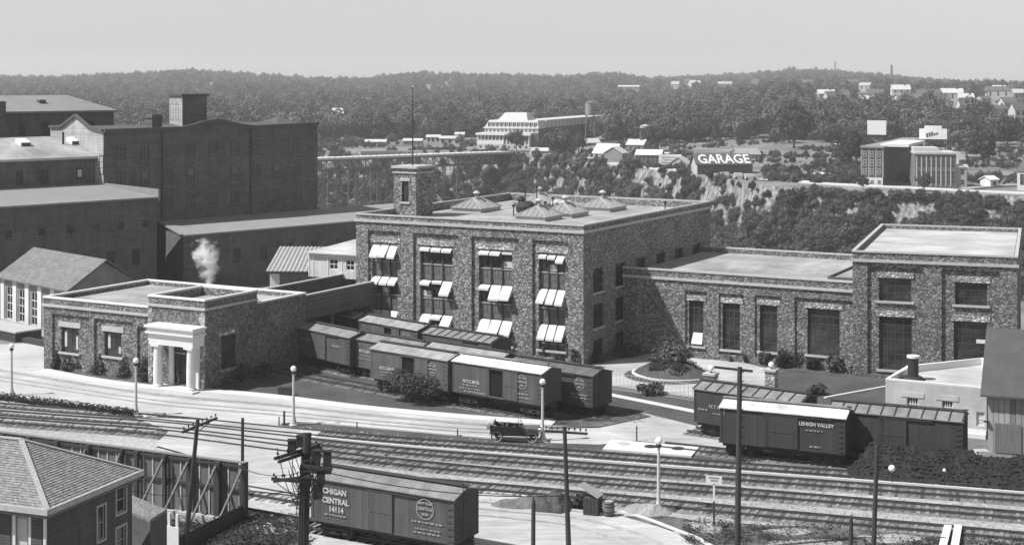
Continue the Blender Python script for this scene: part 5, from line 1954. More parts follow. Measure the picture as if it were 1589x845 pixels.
def ghouse(name, label, px, py, w, d, h, rh, deg, wall, roof, cat='house', group=None, wins=2, rows=1, chim=False, flat=False, Y=None, over=.3, glass=None):
    """small house: wall, roof, windows (and chimney); its base middle front is seen at (px,py)"""
    if Y is None:
        Y = CAM_H * FOC / (py - HY)
        for _ in range(6):
            x = (px - CX) / FOC * Y
            Y = (CAM_H - hill(x, Y)) * FOC / (py - HY)
    x = (px - CX) / FOC * Y
    z = CAM_H - (py - HY) * Y / FOC
    t = thing(name, label, cat, (x, Y, z), radians(deg), group)
    m = MB().box(-w / 2, w / 2, 0, d, -3, h)
    if not flat:
        m.poly([(w / 2, 0, h), (w / 2, d, h), (w / 2, d / 2, h + rh)]).poly([(-w / 2, d, h), (-w / 2, 0, h), (-w / 2, d / 2, h + rh)])
    m.obj('wall', wall, t)
    m = MB()
    if flat: m.box(-w / 2 - over, w / 2 + over, -over, d + over, h, h + .3)
    else:
        s = rh / (d / 2)
        m.xprism([(-over, h - over * s + .02), (d / 2, h + rh + .02), (d + over, h - over * s + .02), (d + over, h - over * s + .22), (d / 2, h + rh + .25), (-over, h - over * s + .22)], -w / 2 - over, w / 2 + over)
    rf = m.obj('roof', roof, t)
    if chim: MB().box(w * .2, w * .2 + .8, d * .4, d * .4 + .8, h, h + rh + 1.2).obj('chimney', FD, rf)
    fh = h / rows
    for r in range(rows):
        for i in range(wins):
            ww = min(1.2, w / wins * .5)
            window(t, T(-w / 2 + w * (i + .5) / wins - ww / 2, -.06, r * fh + fh * .28), ww, fh * .55, 1, 2, .1, FW if wall is not FW else FD, glass)
    return t


# bridge
def bz(px, py, z):
    return GP(px, py, z)


b0, b1_ = GP(493, 247, 1.0), GP(792, 240.5, 0.0)
dirb = (b1_ - b0)
bl = dirb.length
ba = atan2(dirb.y, dirb.x)
br = thing('steel_bridge', 'long pale-decked steel trestle bridge crossing the gorge behind the stone tower', 'bridge', b0, ba)
x0, x1 = -70, bl + 2
m = MB().box(x0, x1, -.2, 6.5, -.35, .35)
m.obj('deck', mat('bridge_deck', .62, .1, .5, .8), br)
m = MB()
for y in (.2, 6.0):
    m.box(x0, x1, y, y + .4, -.9, -.36).box(x0, x1, y, y + .4, -4.3, -3.9)
    k = 0
    xx = x0
    while xx < x1 - 3:
        m.beam((xx, y + .2, -.7), (xx, y + .2, -4.1), .25, .25)
        m.beam((xx, y + .2, -.7 if k % 2 else -4.1), (xx + 3.2, y + .2, -4.1 if k % 2 else -.7), .22, .22)
        xx += 3.2
        k += 1
m.obj('lattice_girder', STEEL, br)
m = MB()
i = 0
x = x0
while x < x1:
    m.box(x, x + .12, -.1, .02, .35, 1.3)
    x += 2.4
m.box(x0, x1, -.08, 0, 1.25, 1.33)
m.obj('railing', STEEL, br)
for k, px in enumerate((501, 523, 555, 566, 590, 600, 672, 688, 705, 725)):
    r = (px - CX) / FOC
    c, s = cos(ba), sin(ba)
    u = (r * b0.y - b0.x) / (c - r * s)
    w_ = br.location + Vector((c * u, s * u, 0))
    zg = gorge_z(w_.x, w_.y) - b0.z
    zg = min(zg, -12)
    mm = MB().beam((u, .3, -4.2), (u - .3, -1.0, zg), .45, .45).beam((u, 6, -4.2), (u + .3, 7.4, zg), .45, .45)
    zz = -8
    while zz > zg:
        mm.beam((u, .2, zz), (u, 6.2, zz), .2, .25)
        zz -= 8
    mm.obj('trestle_leg', STEEL, br)
m = MB()
for z in (-12.5,): m.beam((-60, .2, z), (bl * .5, .2, z), .25, .3)
pr = None
for i in range(25):
    t = i / 24
    a = Vector((-30 + t * 46, 1.0, -7.5 - 13 * t ** 1.3 - 3 * t))
    b_ = a + Vector((0, 0, -2.6 - 3 * t))
    if pr:
        m.beam(pr[0], a, .5, .5)
        m.beam(pr[1], b_, .5, .5)
        m.beam(pr[0], b_, .2, .2)
    m.beam(a, b_, .2, .2)
    pr = (a, b_)
m.obj('arch_truss', STEEL, br)

# hotel
hp = GP(740, 232)
Hq = Fr(hp.x, hp.y, -20)
hot = Hq.empty('grand_hotel', 'white colonnaded hotel with mansard roof and a long dark-walled wing', 'hotel')
hw = Hq.U(833)
sc_ = hp.y / FOC


def hz(py): return CAM_H - (py - HY) * sc_


z1 = hz(206)
m = MB().box(0, hw * .88, .0, 8, -3, hz(223)).box(0, hw * .88, 1.6, 8, hz(223), z1 - .4)
m.obj('wall', FW, hot)
MB().box(-.4, hw * .9, -.5, 8, z1 - .9, z1).obj('porch_cornice', WHITE, hot)
for i in range(15):
    x = .1 + i * (hw * .86) / 14
    MB().lathe([(.3, 0), (.24, .2), (.24, 1)], 8).obj('column', WHITE, hot, Matrix.Translation((x, .3, hz(223))) @ Matrix.Diagonal((1, 1, z1 - .9 - hz(223), 1)))
MB().box(0, hw * .45, .1, .25, hz(223), hz(217)).obj('balcony_front', WHITE, hot)
for i in range(14):
    x = .9 + i * (hw * .86) / 14
    window(hot, T(x - .45, 1.54, hz(218)), .9, hz(208) - hz(218), 1, 2, .1, FD)
for i in range(9):
    x = 1.5 + i * hw * .86 / 9
    window(hot, T(x - .4, -.06, hz(229)), .9, hz(225.5) - hz(229), 1, 1, .1, FG)
m = MB().box(hw * .1, hw, 2, 10, z1, hz(199))
m.obj('upper_wall', FW, hot)
for i in range(13):
    window(hot, T(hw * .12 + i * hw * .86 / 13, 1.94, hz(204)), .7, hz(200.5) - hz(204), 1, 1, .1, FG)
MB().box(hw * .08, hw + .2, 1.7, 10, hz(199), hz(197.5)).obj('mansard_cornice', WHITE, hot)
mr_ = MB().hexa([(hw * .1, 2, hz(197.4)), (hw, 2, hz(197.4)), (hw, 14, hz(197.4)), (hw * .1, 14, hz(197.4))], [(hw * .16, 3.4, hz(186.5)), (hw * .97, 3.4, hz(186.5)), (hw * .97, 14, hz(186.5)), (hw * .16, 14, hz(186.5))]).obj('mansard_roof', mat('far_mansard', .52, .1, .5, .8), hot)
for i in range(12):
    x = hw * .15 + i * hw * .80 / 11.5
    d_ = MB().box(x, x + 1.1, 2.05, 3.6, hz(196.5), hz(189)).obj('dormer', FW, mr_)
    MB().box(x + .28, x + .82, 1.98, 2.04, hz(195.8), hz(190)).obj('dormer_window', GLASS, mr_)
MB().hexa([(hw * .27, 5, hz(187)), (hw * .78, 5, hz(187)), (hw * .78, 16, hz(187)), (hw * .27, 16, hz(187))], [(hw * .36, 8, hz(175)), (hw * .72, 8, hz(175)), (hw * .72, 13, hz(175)), (hw * .36, 13, hz(175))]).obj('hip_roof', FR_, hot)
# long wing to the right
wl0, wl1 = 6.0, Hq.V(940, hw + .05)
MB().box(hw * .6, hw + .04, 2.01, wl1, -3, hz(199)).obj('wing_wall', FD, hot)
zt0, zt1 = hz(198), hz(188)
MB().box(hw * .62, hw + .2, 11, wl1, zt0, zt1).obj('wing_attic', FW, hot)
MB().box(hw * .6, hw + .5, 10.8, wl1 + .4, zt1, zt1 + .5).obj('wing_roof', FR_, hot)
n = 16
for i in range(n):
    v = 12 + (wl1 - 14) * i / n
    window(hot, side(hw + .2, v, 90) @ T(.2, -.05, zt0 + .5), 1.2, 1.6, 1, 2, .1, FD)
    for r in range(2):
        window(hot, side(hw + .05, v, 90) @ T(.3, -.04, .8 + 3.0 * r), 1.0, 1.7, 1, 2, .1, FG)
MB().box(hw + .1, hw + 1.8, wl1 - 5, wl1 - 1, zt1 - 1, zt1 + 1.3).obj('stair_head', FW, hot)
MB().box(-6, hw * .75, -6, -.1, -2.2, hz(231.5)).obj('terrace', FR_, hot)


# water tanks
def tank(px, ptop, pbot, pbase, w, label, m_, legs=4):
    Y = 635
    x = (px - CX) / FOC * Y
    zt, zb, z0 = [CAM_H - (q - HY) * Y / FOC for q in (ptop, pbot, pbase)]
    t = thing('water_tower', label, 'water tower', (x, Y, z0))
    MB().lathe([(w / 2, 0), (w / 2, zt - zb), (w * .56, zt - zb), (.2, zt - zb + w * .12)], 16, (0, 0, zb - z0)).obj('tank', m_, t)
    MB().box(-w * .58, w * .58, -w * .58, w * .58, zb - z0 - .3, zb - z0).obj('platform', STEEL, t)
    for a, b in ((-1, -1), (1, -1), (1, 1), (-1, 1)):
        MB().beam((a * w * .55, b * w * .55, -2), (a * w * .4, b * w * .4, zb - z0 - .3), .25, .25).obj('leg', STEEL, t)
    m = MB()
    for k in (.3, .65):
        zz = (zb - z0) * k
        for a, b, c, d in ((-1, -1, 1, -1), (1, -1, 1, 1), (1, 1, -1, 1), (-1, 1, -1, -1)):
            m.beam((a * w * .5, b * w * .5, zz), (c * w * .5, d * w * .5, zz), .12, .12)
    m.obj('brace', STEEL, t)
    return t


tank(915.5, 159, 178, 222, 3.8, 'tall dark round water tower beside the hotel wing', FG)
tank(1001, 195, 198, 220, 4.2, 'short pale-topped water tank on thin legs right of the hotel', FR_)

# waterfront houses, left to right
HG = 'small buildings strung along the far rim'
ghouse('far_house', 'bright white gabled house with dormered roof on the far rim', 937, 249, 8.6, 7, 2.6, 2.9, -32, FW, WHITE, group=HG, wins=3)
ghouse('far_house', 'low white lean-to at the left foot of the bright white gabled house', 914, 250, 5.5, 3, .9, .3, -5, FW, WHITE, group=HG, wins=0, flat=True)
ghouse('far_house', 'half-hidden house with a slanting pale roof above the big dark tree', 921, 226, 6, 5, 1.2, 1.6, 20, FG, FR_, group=HG, wins=1)
ghouse('far_house', 'long low pale-roofed shed below the water tower', 937, 221, 7, 4, 1.6, .7, -3, FG, FR_, group=HG, wins=2)
ghouse('far_house', 'grey gabled cottage right of the bright white gabled house', 970, 250, 4.5, 7, 2.8, 2.0, 60, FG, FR_, group=HG, wins=2)
ghouse('far_house', 'taller house with a bright roof and dark gable behind the grey gabled cottage', 985, 238, 6.8, 6, 3.2, 1.8, -25, FG, FR_, group=HG, wins=2, chim=True)
ghouse('far_house', 'long dark-walled shop with a bright white roof beside the billboard', 1006, 256, 8.4, 8, 3.3, 1.4, -12, FD, WHITE, group=HG, wins=3)
ghouse('far_house', 'flat white-roofed store behind the long billboard', 1024, 250, 5.4, 6, 2.5, .4, -12, FG, WHITE, group=HG, wins=2, flat=True)
ghouse('far_house', 'hip-roofed grey pavilion behind the garage', 1163, 247, 8, 8, 1.6, 1.9, 10, FG, mat('far_grey_roof', .3, .1, .5, .9), group=HG, wins=3)
ghouse('far_house', 'tiny white hut among the trees below the hotel', 831, 240, 2.5, 3, 1.6, .9, 20, FW, FR_, group=HG, wins=1)
ghouse('far_house', 'pale-roofed cottage half buried in trees right below the hotel corner', 843, 238, 4.4, 4, .9, 1.0, -10, FG, FR_, group=HG, wins=1)
ghouse('far_house', 'small white cottage in trees midway between the hotel and the white gabled house', 864, 241, 2.6, 3, 1.5, .9, 35, FW, FR_, group=HG, wins=1)
ghouse('far_house', 'narrow white-fronted cottage left of the big dark tree by the white gabled house', 887, 239, 3.0, 3, 2.2, 1.2, 10, FW, FR_, group=HG, wins=1)
# rim road and walls
def terr_strip(name, pts, w, m_, dz=.05, h=.0):
    P = spline([GP(a, b) for a, b in pts], 6)
    mb = MB()
    prev = None
    for i, p in enumerate(P):
        t = P[min(i + 1, len(P) - 1)] - P[max(0, i - 1)]
        t.z = 0
        t.normalize()
        nv = Vector((-t.y, t.x, 0))
        a, b = p + nv * w / 2, p - nv * w / 2
        cur = [Vector((a.x, a.y, -.9)), Vector((b.x, b.y, -.9)), Vector((b.x, b.y, max(gorge_z(b.x, b.y), 0) + dz + h)), Vector((a.x, a.y, max(gorge_z(a.x, a.y), 0) + dz + h))]
        if prev: mb.add(prev + cur, [(0, 1, 5, 4), (1, 2, 6, 5), (2, 3, 7, 6), (3, 0, 4, 7)])
        prev = cur
    return tag(mb.obj(name, m_), kind='structure')


FROAD = mat('far_road', .55, .12, .5, .9)
terr_strip('rim_road', [(945, 255), (985, 258), (1030, 264), (1058, 266)], 3.5, FROAD, .5)
terr_strip('rim_road', [(1180, 281), (1215, 279), (1262, 285), (1340, 289.5), (1420, 293), (1500, 297), (1589, 301), (1700, 306)], 4.0, FROAD, .3)
terr_strip('rim_road', [(1215, 279), (1250, 275), (1300, 270), (1345, 266)], 4.5, FROAD, .35)
terr_strip('rim_road', [(1490, 296), (1530, 292), (1580, 290), (1640, 290)], 3.5, mat('far_track_road', .3, .15, .5, .9), .4)
terr_strip('rim_wall', [(560, 237), (640, 236), (745, 236.5)], 1.5, FR_, .2, .5)
terr_strip('pale_bank', [(560, 216), (610, 214), (660, 215), (700, 217)], 6, FROAD, .3)
# billboard
q = GP(1040, 262)
bb = thing('billboard', 'long white billboard with faint grey lines of print left of the garage', 'billboard', q, radians(-8))
s1 = q.y / FOC
MB().box(-17.5 * s1, 17.5 * s1, -.1, .15, 4.5 * s1, 22.5 * s1).obj('panel', WHITE, bb)
for a in (-15, -5, 5, 15): MB().box(a * s1 - .12, a * s1 + .12, .16, .45, -1, 20 * s1).obj('post', WOODD, bb)
for i, (a, b, c) in enumerate(((-13, 12, 17), (-11, 10, 13), (-13, 13, 9))):
    MB().box(a * s1, b * s1, -.13, -.101, c * s1, (c + 1.6) * s1).obj('print_line', FG, bb)
# garage
q = GP(1082, 271)
gf = Fr(q.x, q.y, 6)
gar = gf.empty('garage', 'long dark garage with the word GARAGE in white on its roof', 'garage')
s1 = q.y / FOC
gl_, gz0, gz1, gd_ = gf.U(1168), CAM_H - (255.5 - HY) * s1, CAM_H - (240.5 - HY) * s1, 8.0
MB().box(0, gl_, 0, gd_, -2, gz0).obj('wall', FD, gar)
m = MB()
m.poly([(0, 0, -2), (-.01, 0, gz0), (-.01, gd_ / 2, gz1), (-.01, gd_, gz0), (0, gd_, -2)])
m.obj('gable_wall', FW, gar)
rf = MB().xprism([(-.4, gz0 - .1), (gd_ / 2, gz1), (gd_ + .4, gz0 - .1), (gd_ + .4, gz0 + .1), (gd_ / 2, gz1 + .2), (-.4, gz0 + .1)], -.5, gl_).obj('roof', FRD, gar)
sl_ = atan2(gz1 - gz0 + .1, gd_ / 2 + .4)
L_ = hypot(gz1 - gz0 + .1, gd_ / 2 + .4)
me = text_mesh('GARAGE', L_ * 1.15, WHITE, .10)
xs = [v.co.x for v in me.vertices]
k = (gl_ * .93) / (max(xs) - min(xs))
link('lettering', me, rf, Matrix.Translation((gl_ * .5, -.4, gz0 + .14)) @ Matrix.Rotation(sl_, 4, 'X') @ Matrix.Translation((0, L_ * .1, .03)) @ Matrix.Diagonal((k, 1, 1, 1)))
MB().box(0, gl_ * .65, gd_ / 2 - .25, gd_ / 2 + .25, gz1 + .1, gz1 + .7).obj('ridge_vent', FW, rf)
ghouse('far_house', 'small white-fronted gable house joined to the left end of the garage', 1070, 262, 4.4, 6, 1.7, 2.0, 65, FW, FR_, group=HG, wins=1)
for i, (a, b) in enumerate(((1117, 277), (1127, 277.5), (1148, 279), (1165, 280.5))):
    q = GP(a, b)
    t = thing('parked_car', ('first', 'second', 'third', 'last')[i] + ' of the pale cars parked below the garage, counted from the left', 'car', (q.x, q.y, gorge_z(q.x, q.y) + .1), radians(5), 'cars parked below the garage')
    MB().xprism([(0, .35), (1.5, .35), (1.5, 1.0), (1.3, 1.8), (.2, 1.8), (0, 1.0)], -1.4, .8).box(.8, 1.8, .2, 1.3, .35, 1.15).obj('body', FW if i < 2 else FR_, t)
    for x in (-1, 1.3):
        for y in (0, 1.5):
            w_ = MB()
            w_.M = Matrix.Translation((x, y, .35)) @ Matrix.Rotation(pi / 2, 4, 'X')
            w_.lathe([(.1, -.08), (.36, -.08), (.36, .08), (.1, .08)], 10)
            w_.obj('wheel', IRON, t)

# brick institution with roof billboards
q = GP(1337, 288.5)
Iq = Fr(q.x, q.y, -24)
s1 = q.y / FOC


def iz(py): return CAM_H - (py - HY) * s1


inst = Iq.empty('brick_institution', 'four-storey dark brick building with pale stone ground floor on the far bank', 'building')
iw, idp = Iq.U(1370), Iq.V(1432, Iq.U(1370))
MB().box(0, iw, 0, idp, -2, iz(229)).obj('wall', FD, inst)
MB().box(-.06, iw + .0, -.08, -.005, 0, iz(275)).obj('ground_floor', mat('far_pale_stone', .55, .15, 2, .85), inst)
for x in (-.05, iw * .335, iw * .665, iw - .1):
    MB().box(x - .12, x + .28, -.10, -.005, iz(275), iz(230)).obj('pilaster', mat('far_brick_pale', .26, .2, 2, .9), inst)
for r, (a, b) in enumerate(((285, 278.5), (270, 261.5), (257, 247), (243, 234))):
    for c in range(3):
        x = iw * (c + .5) / 3
        window(inst, T(x - .45, -.14, iz(a)), .9, iz(b) - iz(a), 2, 2, .1, FW)
    for c in range(8):
        v = 1 + (idp - 2) * c / 8
        window(inst, side(iw, v, 90) @ T(.2, -.06, iz(a)), .9, iz(b) - iz(a), 2, 2, .08, FG)
MB().box(-.4, iw + .4, -.4, idp, iz(229), iz(229) + .4).obj('cornice', FG, inst)
MB().box(iw * .75, iw + 6.0, 4, idp * .5, iz(228), iz(223.5)).obj('roof_house', WHITE, inst)
q2 = GP(1420, 292)
I2 = Fr(q2.x, q2.y, -8)
s2 = q2.y / FOC
i2 = I2.empty('arched_hall', 'grey brick hall with tall arched windows between the institution and a white block', 'hall')
w2 = I2.U(1484)
z2 = CAM_H - (239 - HY) * s2
MB().box(0, w2, 0, 12, -2, z2).obj('wall', mat('far_grey_brick', .16, .25, 1, .9), i2)
MB().box(-.2, w2 + .2, -.25, 12.2, z2, z2 + .5).obj('cornice', FR_, i2)
MB().box(0, w2 * .6, 2, 10, z2 + .5, z2 + 1.6).obj('roof_house', FR_, i2)
for i in range(8):
    x = .3 + (w2 - .6) * i / 8
    MB().box(x - .02, x + .22, -.14, -.005, .5, z2 - .8).obj('pilaster', FR_, i2)
    window(i2, T(x + .35, -.08, 1.2), (w2 - .6) / 8 - .45, z2 * .38, 2, 3, .07, FG)
    window(i2, T(x + .35, -.08, 1.2 + z2 * .48), (w2 - .6) / 8 - .45, z2 * .34, 2, 3, .07, FG)
ghouse('white_block', 'low pale gridded block at the right end of the arched hall', 1480, 291.5, 6.6, 8, 5.4, .3, -12, mat('far_block', .34, .1, 1, .85), WHITE, cat='building', wins=3, rows=2, flat=True)


def hoarding(px0, px1, py0, py1, pybase, Y, label, notch=False):
    x = ((px0 + px1) / 2 - CX) / FOC * Y
    s = Y / FOC
    zb = CAM_H - (pybase - HY) * s
    t = thing('billboard', label, 'billboard', (x, Y, zb), radians(-24))
    w = (px1 - px0) / 2 * s
    za, zc = CAM_H - (py1 - HY) * s - zb, CAM_H - (py0 - HY) * s - zb
    m = MB()
    if notch:
        m.box(-w, w, -.1, .1, za, zc - (zc - za) * .22)
        m.box(-w * .62, w * .62, -.1, .1, zc - (zc - za) * .22, zc)
    else: m.box(-w, w, -.1, .1, za, zc)
    m.obj('panel', WHITE, t)
    for a in (-.85, -.3, .3, .85):
        MB().beam((a * w, .3, -1), (a * w, .3, zc * .95), .2, .2).beam((a * w, 1.8, -1), (a * w, .35, zc * .6), .15, .15).obj('post', WOODD, t)
    if notch:
        d = MB()
        for i in range(5): d.box(-w * .5 + i * w * .18, -w * .5 + i * w * .18 + w * .14, -.13, -.101, za + (zc - za) * (.12 + .05 * i), za + (zc - za) * (.45 + .05 * (i % 3)))
        d.obj('print_patch', FD, t)
    return t


hoarding(1346, 1375, 187, 209, 226, 440, 'big square blank white billboard above the brick institution')
hoarding(1427, 1469, 195, 216, 236, 425, 'stepped white billboard with dark printed patch above the arched hall', True)
ghouse('far_shed', 'low white shed strip left of the brick institution under the hillside', 1316, 231, 9.5, 5, 1.6, .5, -6, FW, WHITE, cat='shed', wins=3, flat=True)
ghouse('far_shed', 'broken-looking white lean-to in front of the low white shed strip', 1328, 235, 5, 3, 1.3, .8, -18, FW, WHITE, cat='shed', wins=1)
ghouse('far_garage', 'small bright white garage alone by the rim road', 1543, 291, 2.7, 3.8, 2.0, .8, 25, WHITE, WHITE, cat='garage', wins=1)
ghouse('far_house', 'white-walled house with a dark roof cut by the right edge', 1594, 296, 6.5, 7, 5.0, 3.2, -60, FW, FRD, wins=2)
ghouse('far_house', 'pale house with a lit gable among the trees right of the arched hall', 1493, 258, 4.2, 5, 2.2, 2.2, 45, FW, FR_, wins=1)
# hillside houses
HH = 'houses scattered over the wooded hillside'
FHG = mat('far_hazy_grey', .36, .2, .5, .9)
for x, Y, w, h, lab, py in HPOS:
    px = CX + x / Y * FOC
    if lab: ghouse('hillside_house', lab, CX + x / Y * FOC, py, w, w * .7, h, h * .5, rnd.uniform(-25, 15), FW if py > 140 else FG, FR_ if py % 2 else FRD, group=HH, wins=3, rows=2 if h > 6 else 1, Y=Y, chim=True)
    else: ghouse('hillside_house', 'tiny greyish house glimpsed among the trees of the far right hillside', CX + x / Y * FOC, py, w, w * .7, h, h * .6, rnd.uniform(-40, 30), (FW, FG, FHG)[int(px) % 3], (FR_, FRD, FHG)[int(px * 3) % 3], group='tiny houses glimpsed in the hillside trees', wins=2, Y=Y)
# pale sheds in the far rail yard at the left
for px, py, w, h, lab in ((508, 214, 16, 1.6, 'long pale shed nearest the mill in the far yard'), (578, 215, 17, 1.7, 'longest pale shed of the far yard'), (582, 226, 9, 1.6, 'short pale shed standing lower than the longest one'),
                          (640, 226, 8, 2.0, 'pale shed right behind the flagpole'), (672, 222, 6, 2.6, 'narrow pale shed right of the flagpole'), (698, 225, 9, 2.8, 'pale block left of the hotel, bigger of two'), (713, 221, 4, 3.5, 'small pale block with rounded tree beside, nearest the hotel')):
    ghouse('yard_shed', lab, px, py, w, 5, h, .8, -4, FW if px != 640 else FG, FR_, cat='shed', group='pale sheds of the far rail yard', wins=3)
ghouse('far_house', 'single white house in the wood far left of the flagpole', 525, 190, 5, 6, 4.5, 2.5, 20, FW, WHITE, wins=1, Y=760)


# far chimneys and a lattice mast on the ridge
def stack(px, ptop, pbase, Y, w, label):
    x = (px - CX) / FOC * Y
    z0, z1 = CAM_H - (pbase - HY) * Y / FOC, CAM_H - (ptop - HY) * Y / FOC
    t = thing('factory_chimney', label, 'chimney', (x, Y, z0))
    MB().lathe([(w * .6, -8), (w * .5, (z1 - z0) * .95), (w * .58, (z1 - z0) * .95), (w * .58, z1 - z0)], 12).obj('shaft', FD, t)


stack(1383.5, 101, 122, 2000, 3.0, 'slim dark chimney on the skyline above the hillside houses')
stack(1568, 125, 143, 1500, 2.6, 'short dark chimney on the skyline at the right edge')
x, Y = (1296 - CX) / FOC * 2100, 2100
mt_ = thing('lattice_mast', 'thin lattice mast standing on the highest part of the right ridge', 'mast', (x, Y, 28))
m = MB()
for a, b in ((-1, -1), (1, -1), (1, 1), (-1, 1)): m.beam((a * 2.2, b * 2.2, -2), (a * .3, b * .3, 27), .35, .35)
for k in range(6):
    z, r = k * 4.5, 2.2 - 1.9 * k * 4.5 / 27
    m.beam((-r, -r, z), (r, -r, z + 4), .2, .2).beam((r, -r, z), (-r, -r, z + 4), .2, .2)
m.obj('lattice', STEEL, mt_)

# trees standing near the far buildings
for i, (px, py, s, k, lab) in enumerate(((801, 236, .95, 0, 'rounded tree in front of the hotel colonnade'), (898, 240, .95, 3, 'dark round tree left of the bright white gabled house'), (1010, 237, 1.1, 3, 'dark tree behind the bright-roofed shop'),
                                         (714, 228, .5, 1, 'pale rounded tree just left of the hotel'), (1232, 238, 2.1, 3, 'big spreading dark tree at the edge of the open field'), (1322, 262, 1.3, 3, 'dark tree hugging the left corner of the brick institution'),
                                         (1233, 293, .8, 3, 'dark bush-like tree on the rim below the road fork'), (1339, 295, .45, 3, 'small dark tree in front of the institution corner'), (1435, 297, .5, 0, 'small tree in front of the arched hall'),
                                         (1270, 296, .45, 0, 'low tree on the rim right of the road fork'), (1310, 262, .9, 0, 'lighter tree left of the dark one by the institution'), (1500, 250, 1.2, 0, 'tree crowding the right end of the arched hall'), (1525, 262, 1.3, 3, 'dark tree above the small white garage'))):
    q = GP(px, py)
    tree(q.x, q.y, gorge_z(q.x, q.y), s, k, lab)


# ------------------------------------------------------------------ street lamps
def lamp(px, py, label, s=1.0, loc=None, dark=False):
    q = GP(px, py) if loc is None else Vector(loc)
    t = thing('street_lamp', label, 'street lamp', q, 0, 'globe lamps on tapered posts')
    MB().lathe([(.36, 0), (.36, .12), (.28, .16), (.2, .45), (.135, .75), (.12, 1.0), (.075 * 1.2, 4.05), (.12, 4.1), (.13, 4.2)], 14).obj('post', IRON if dark else POST, t, Matrix.Scale(s, 4))
    MB().lathe([(.13, 4.2), (.17, 4.24), (.2, 4.36), (.12, 4.42)], 14).obj('collar', IRON, t, Matrix.Scale(s, 4))
    g = MB()
    n = 12
    pr = [(max(.02, .24 * sin(pi * i / n)), 4.62 - .24 * cos(pi * i / n)) for i in range(n + 1)]
    g.lathe(pr, 18).obj('globe', GLOBE, t, Matrix.Scale(s, 4), smooth=True)
    return t


lamp(18, 613, 'globe street lamp at the far left, left of the hedge strip', .95)
lamp(211, 645, 'globe street lamp in front of the office, by the right end of the hedge')
lamp(455.5, 660, 'globe street lamp at the tip of the grass strip beyond the crossing')
lamp(842, 684, 'globe street lamp hiding the front of the touring car')
lamp(1022, 794, 'tallest-looking globe street lamp, between two tracks beside the small signboard')
q = GP(1384, 744)
for px, py, r, lab in ((1384, 726, .24, 'bright globe on a short dark post against the coal bank'), (1465.5, 729, .12, 'small pale globe on a short dark post further right by the coal bank')):
    p = GP(px, 752 + (px - 1384) * .07)
    z = CAM_H - (py - HY) * p.y / FOC
    t = thing('marker_lamp', lab, 'marker lamp', p)
    MB().tube((0, 0, -.1), (0, 0, z - r + .02), .05, n=8).obj('post', IRON, t)
    MB().lathe([(max(.01, r * sin(pi * i / 10)), z - r * cos(pi * i / 10)) for i in range(11)], 14).obj('globe', GLOBE, t, smooth=True)

# gate pillars with globes
for px, py, top, lab in ((1103, 581, 131, 'left stone gate pillar of the pair, seen above the ribbed boxcar'), (1197, 575, 133, 'right stone gate pillar of the pair, beside the garden lawn')):
    x, Y = (px - CX) / FOC * top, top
    zc = CAM_H - (py - HY) * Y / FOC
    t = thing('gate_pillar', lab, 'gate pillar', (x, Y, 0), radians(-29), 'stone pillars of the garden gate')
    MB().box(-.45, .45, -.45, .45, 0, zc).obj('pillar', QUOIN, t)
    MB().box(-.58, .58, -.58, .58, zc, zc + .18).obj('cap', TRIM, t)
    MB().lathe([(.1, 0), (.08, .16)], 10, (0, 0, zc + .18)).obj('stem', IRON, t)
    n = 12
    MB().lathe([(max(.02, .26 * sin(pi * i / n)), zc + .55 - .26 * cos(pi * i / n)) for i in range(n + 1)], 16).obj('globe', GLOBE, t, smooth=True)


# ------------------------------------------------------------------ poles
def arm(t, p, q, w=.1, pins=8, m_=WOODD):
    p, q = Vector(p), Vector(q)
    a = MB().beam(p, q, w, w * 1.2).obj('crossarm', m_, t)
    for i in range(pins):
        c = p.lerp(q, (i + .3) / (pins - .4))
        MB().tube(c + Vector((0, 0, .05)), c + Vector((0, 0, .16)), .015, n=5).lathe([(.035, 0), (.055, .05), (.04, .12), (.01, .14)], 8, c + Vector((0, 0, .15))).obj('insulator', IRON, a)
    return a


def pole(label, base, top, r0, r1, name='utility_pole', m_=WOODD, cat='utility pole'):
    t = thing(name, label, cat, base)
    MB().tube((0, 0, -.6), Vector(top) - Vector(base), r0, r1, 10).obj('pole', m_, t)
    return t


b_ = GP(284, 869)
tp = AT(307, 650, 88)
t = pole('leaning telegraph pole with one slanting crossarm at the fence', b_, tp, .17, .11)
arm(t, GP(283, 670, 7.75) - b_, GP(336.5, 648, 7.75) - b_, .11, 8)
MB().beam(AT(309, 668, 88) - b_, GP(325, 655, 7.7) - b_, .04, .04).obj('brace', IRON, t)
b_ = AT(464, 845, 74)
b_.z = 0
b_.x = (464 - CX) / FOC * 74
tp = AT(476, 671, 75.5)
t = pole('stout utility pole crowded with transformers, crossarms and cables', b_, tp, .33, .24)
for i, (a, c) in enumerate((((426, 711), (495, 690)), ((432, 716), (499, 694)), ((421, 742), (482, 748)), ((424, 746), (486, 738)), ((470, 722), (516, 727)))):
    z = CAM_H - (a[1] + c[1] - 2 * HY) / 2 * 75 / FOC
    arm(t, GP(a[0], a[1], z) - b_ if i < 2 else AT(a[0], a[1], 75 - .2 * i) - b_, GP(c[0], c[1], z) - b_ if i < 2 else AT(c[0], c[1], 75 - .2 * i) - b_, .12, 5)
for i, (px, py, w, h) in enumerate(((453, 692, 12, 18), (465, 684, 9, 15), (491, 716, 12, 34), (508, 717, 12, 34), (498, 740, 12, 22), (494, 764, 13, 18), (476, 742, 12, 22), (481, 722, 9, 16))):
    p = AT(px, py, 74.6) - b_
    s_ = 75 / FOC
    bx = MB().cbox(p, w * s_, .3, h * s_).obj('transformer', IRON, t)
    MB().cbox(p + Vector((0, 0, h * s_ / 2 + .03)), w * s_ * 1.15, .38, .06).cbox(p + Vector((0, .25, 0)), .06, .3, h * s_ * .8).obj('lid', IRON, bx)
rc = random.Random(3)
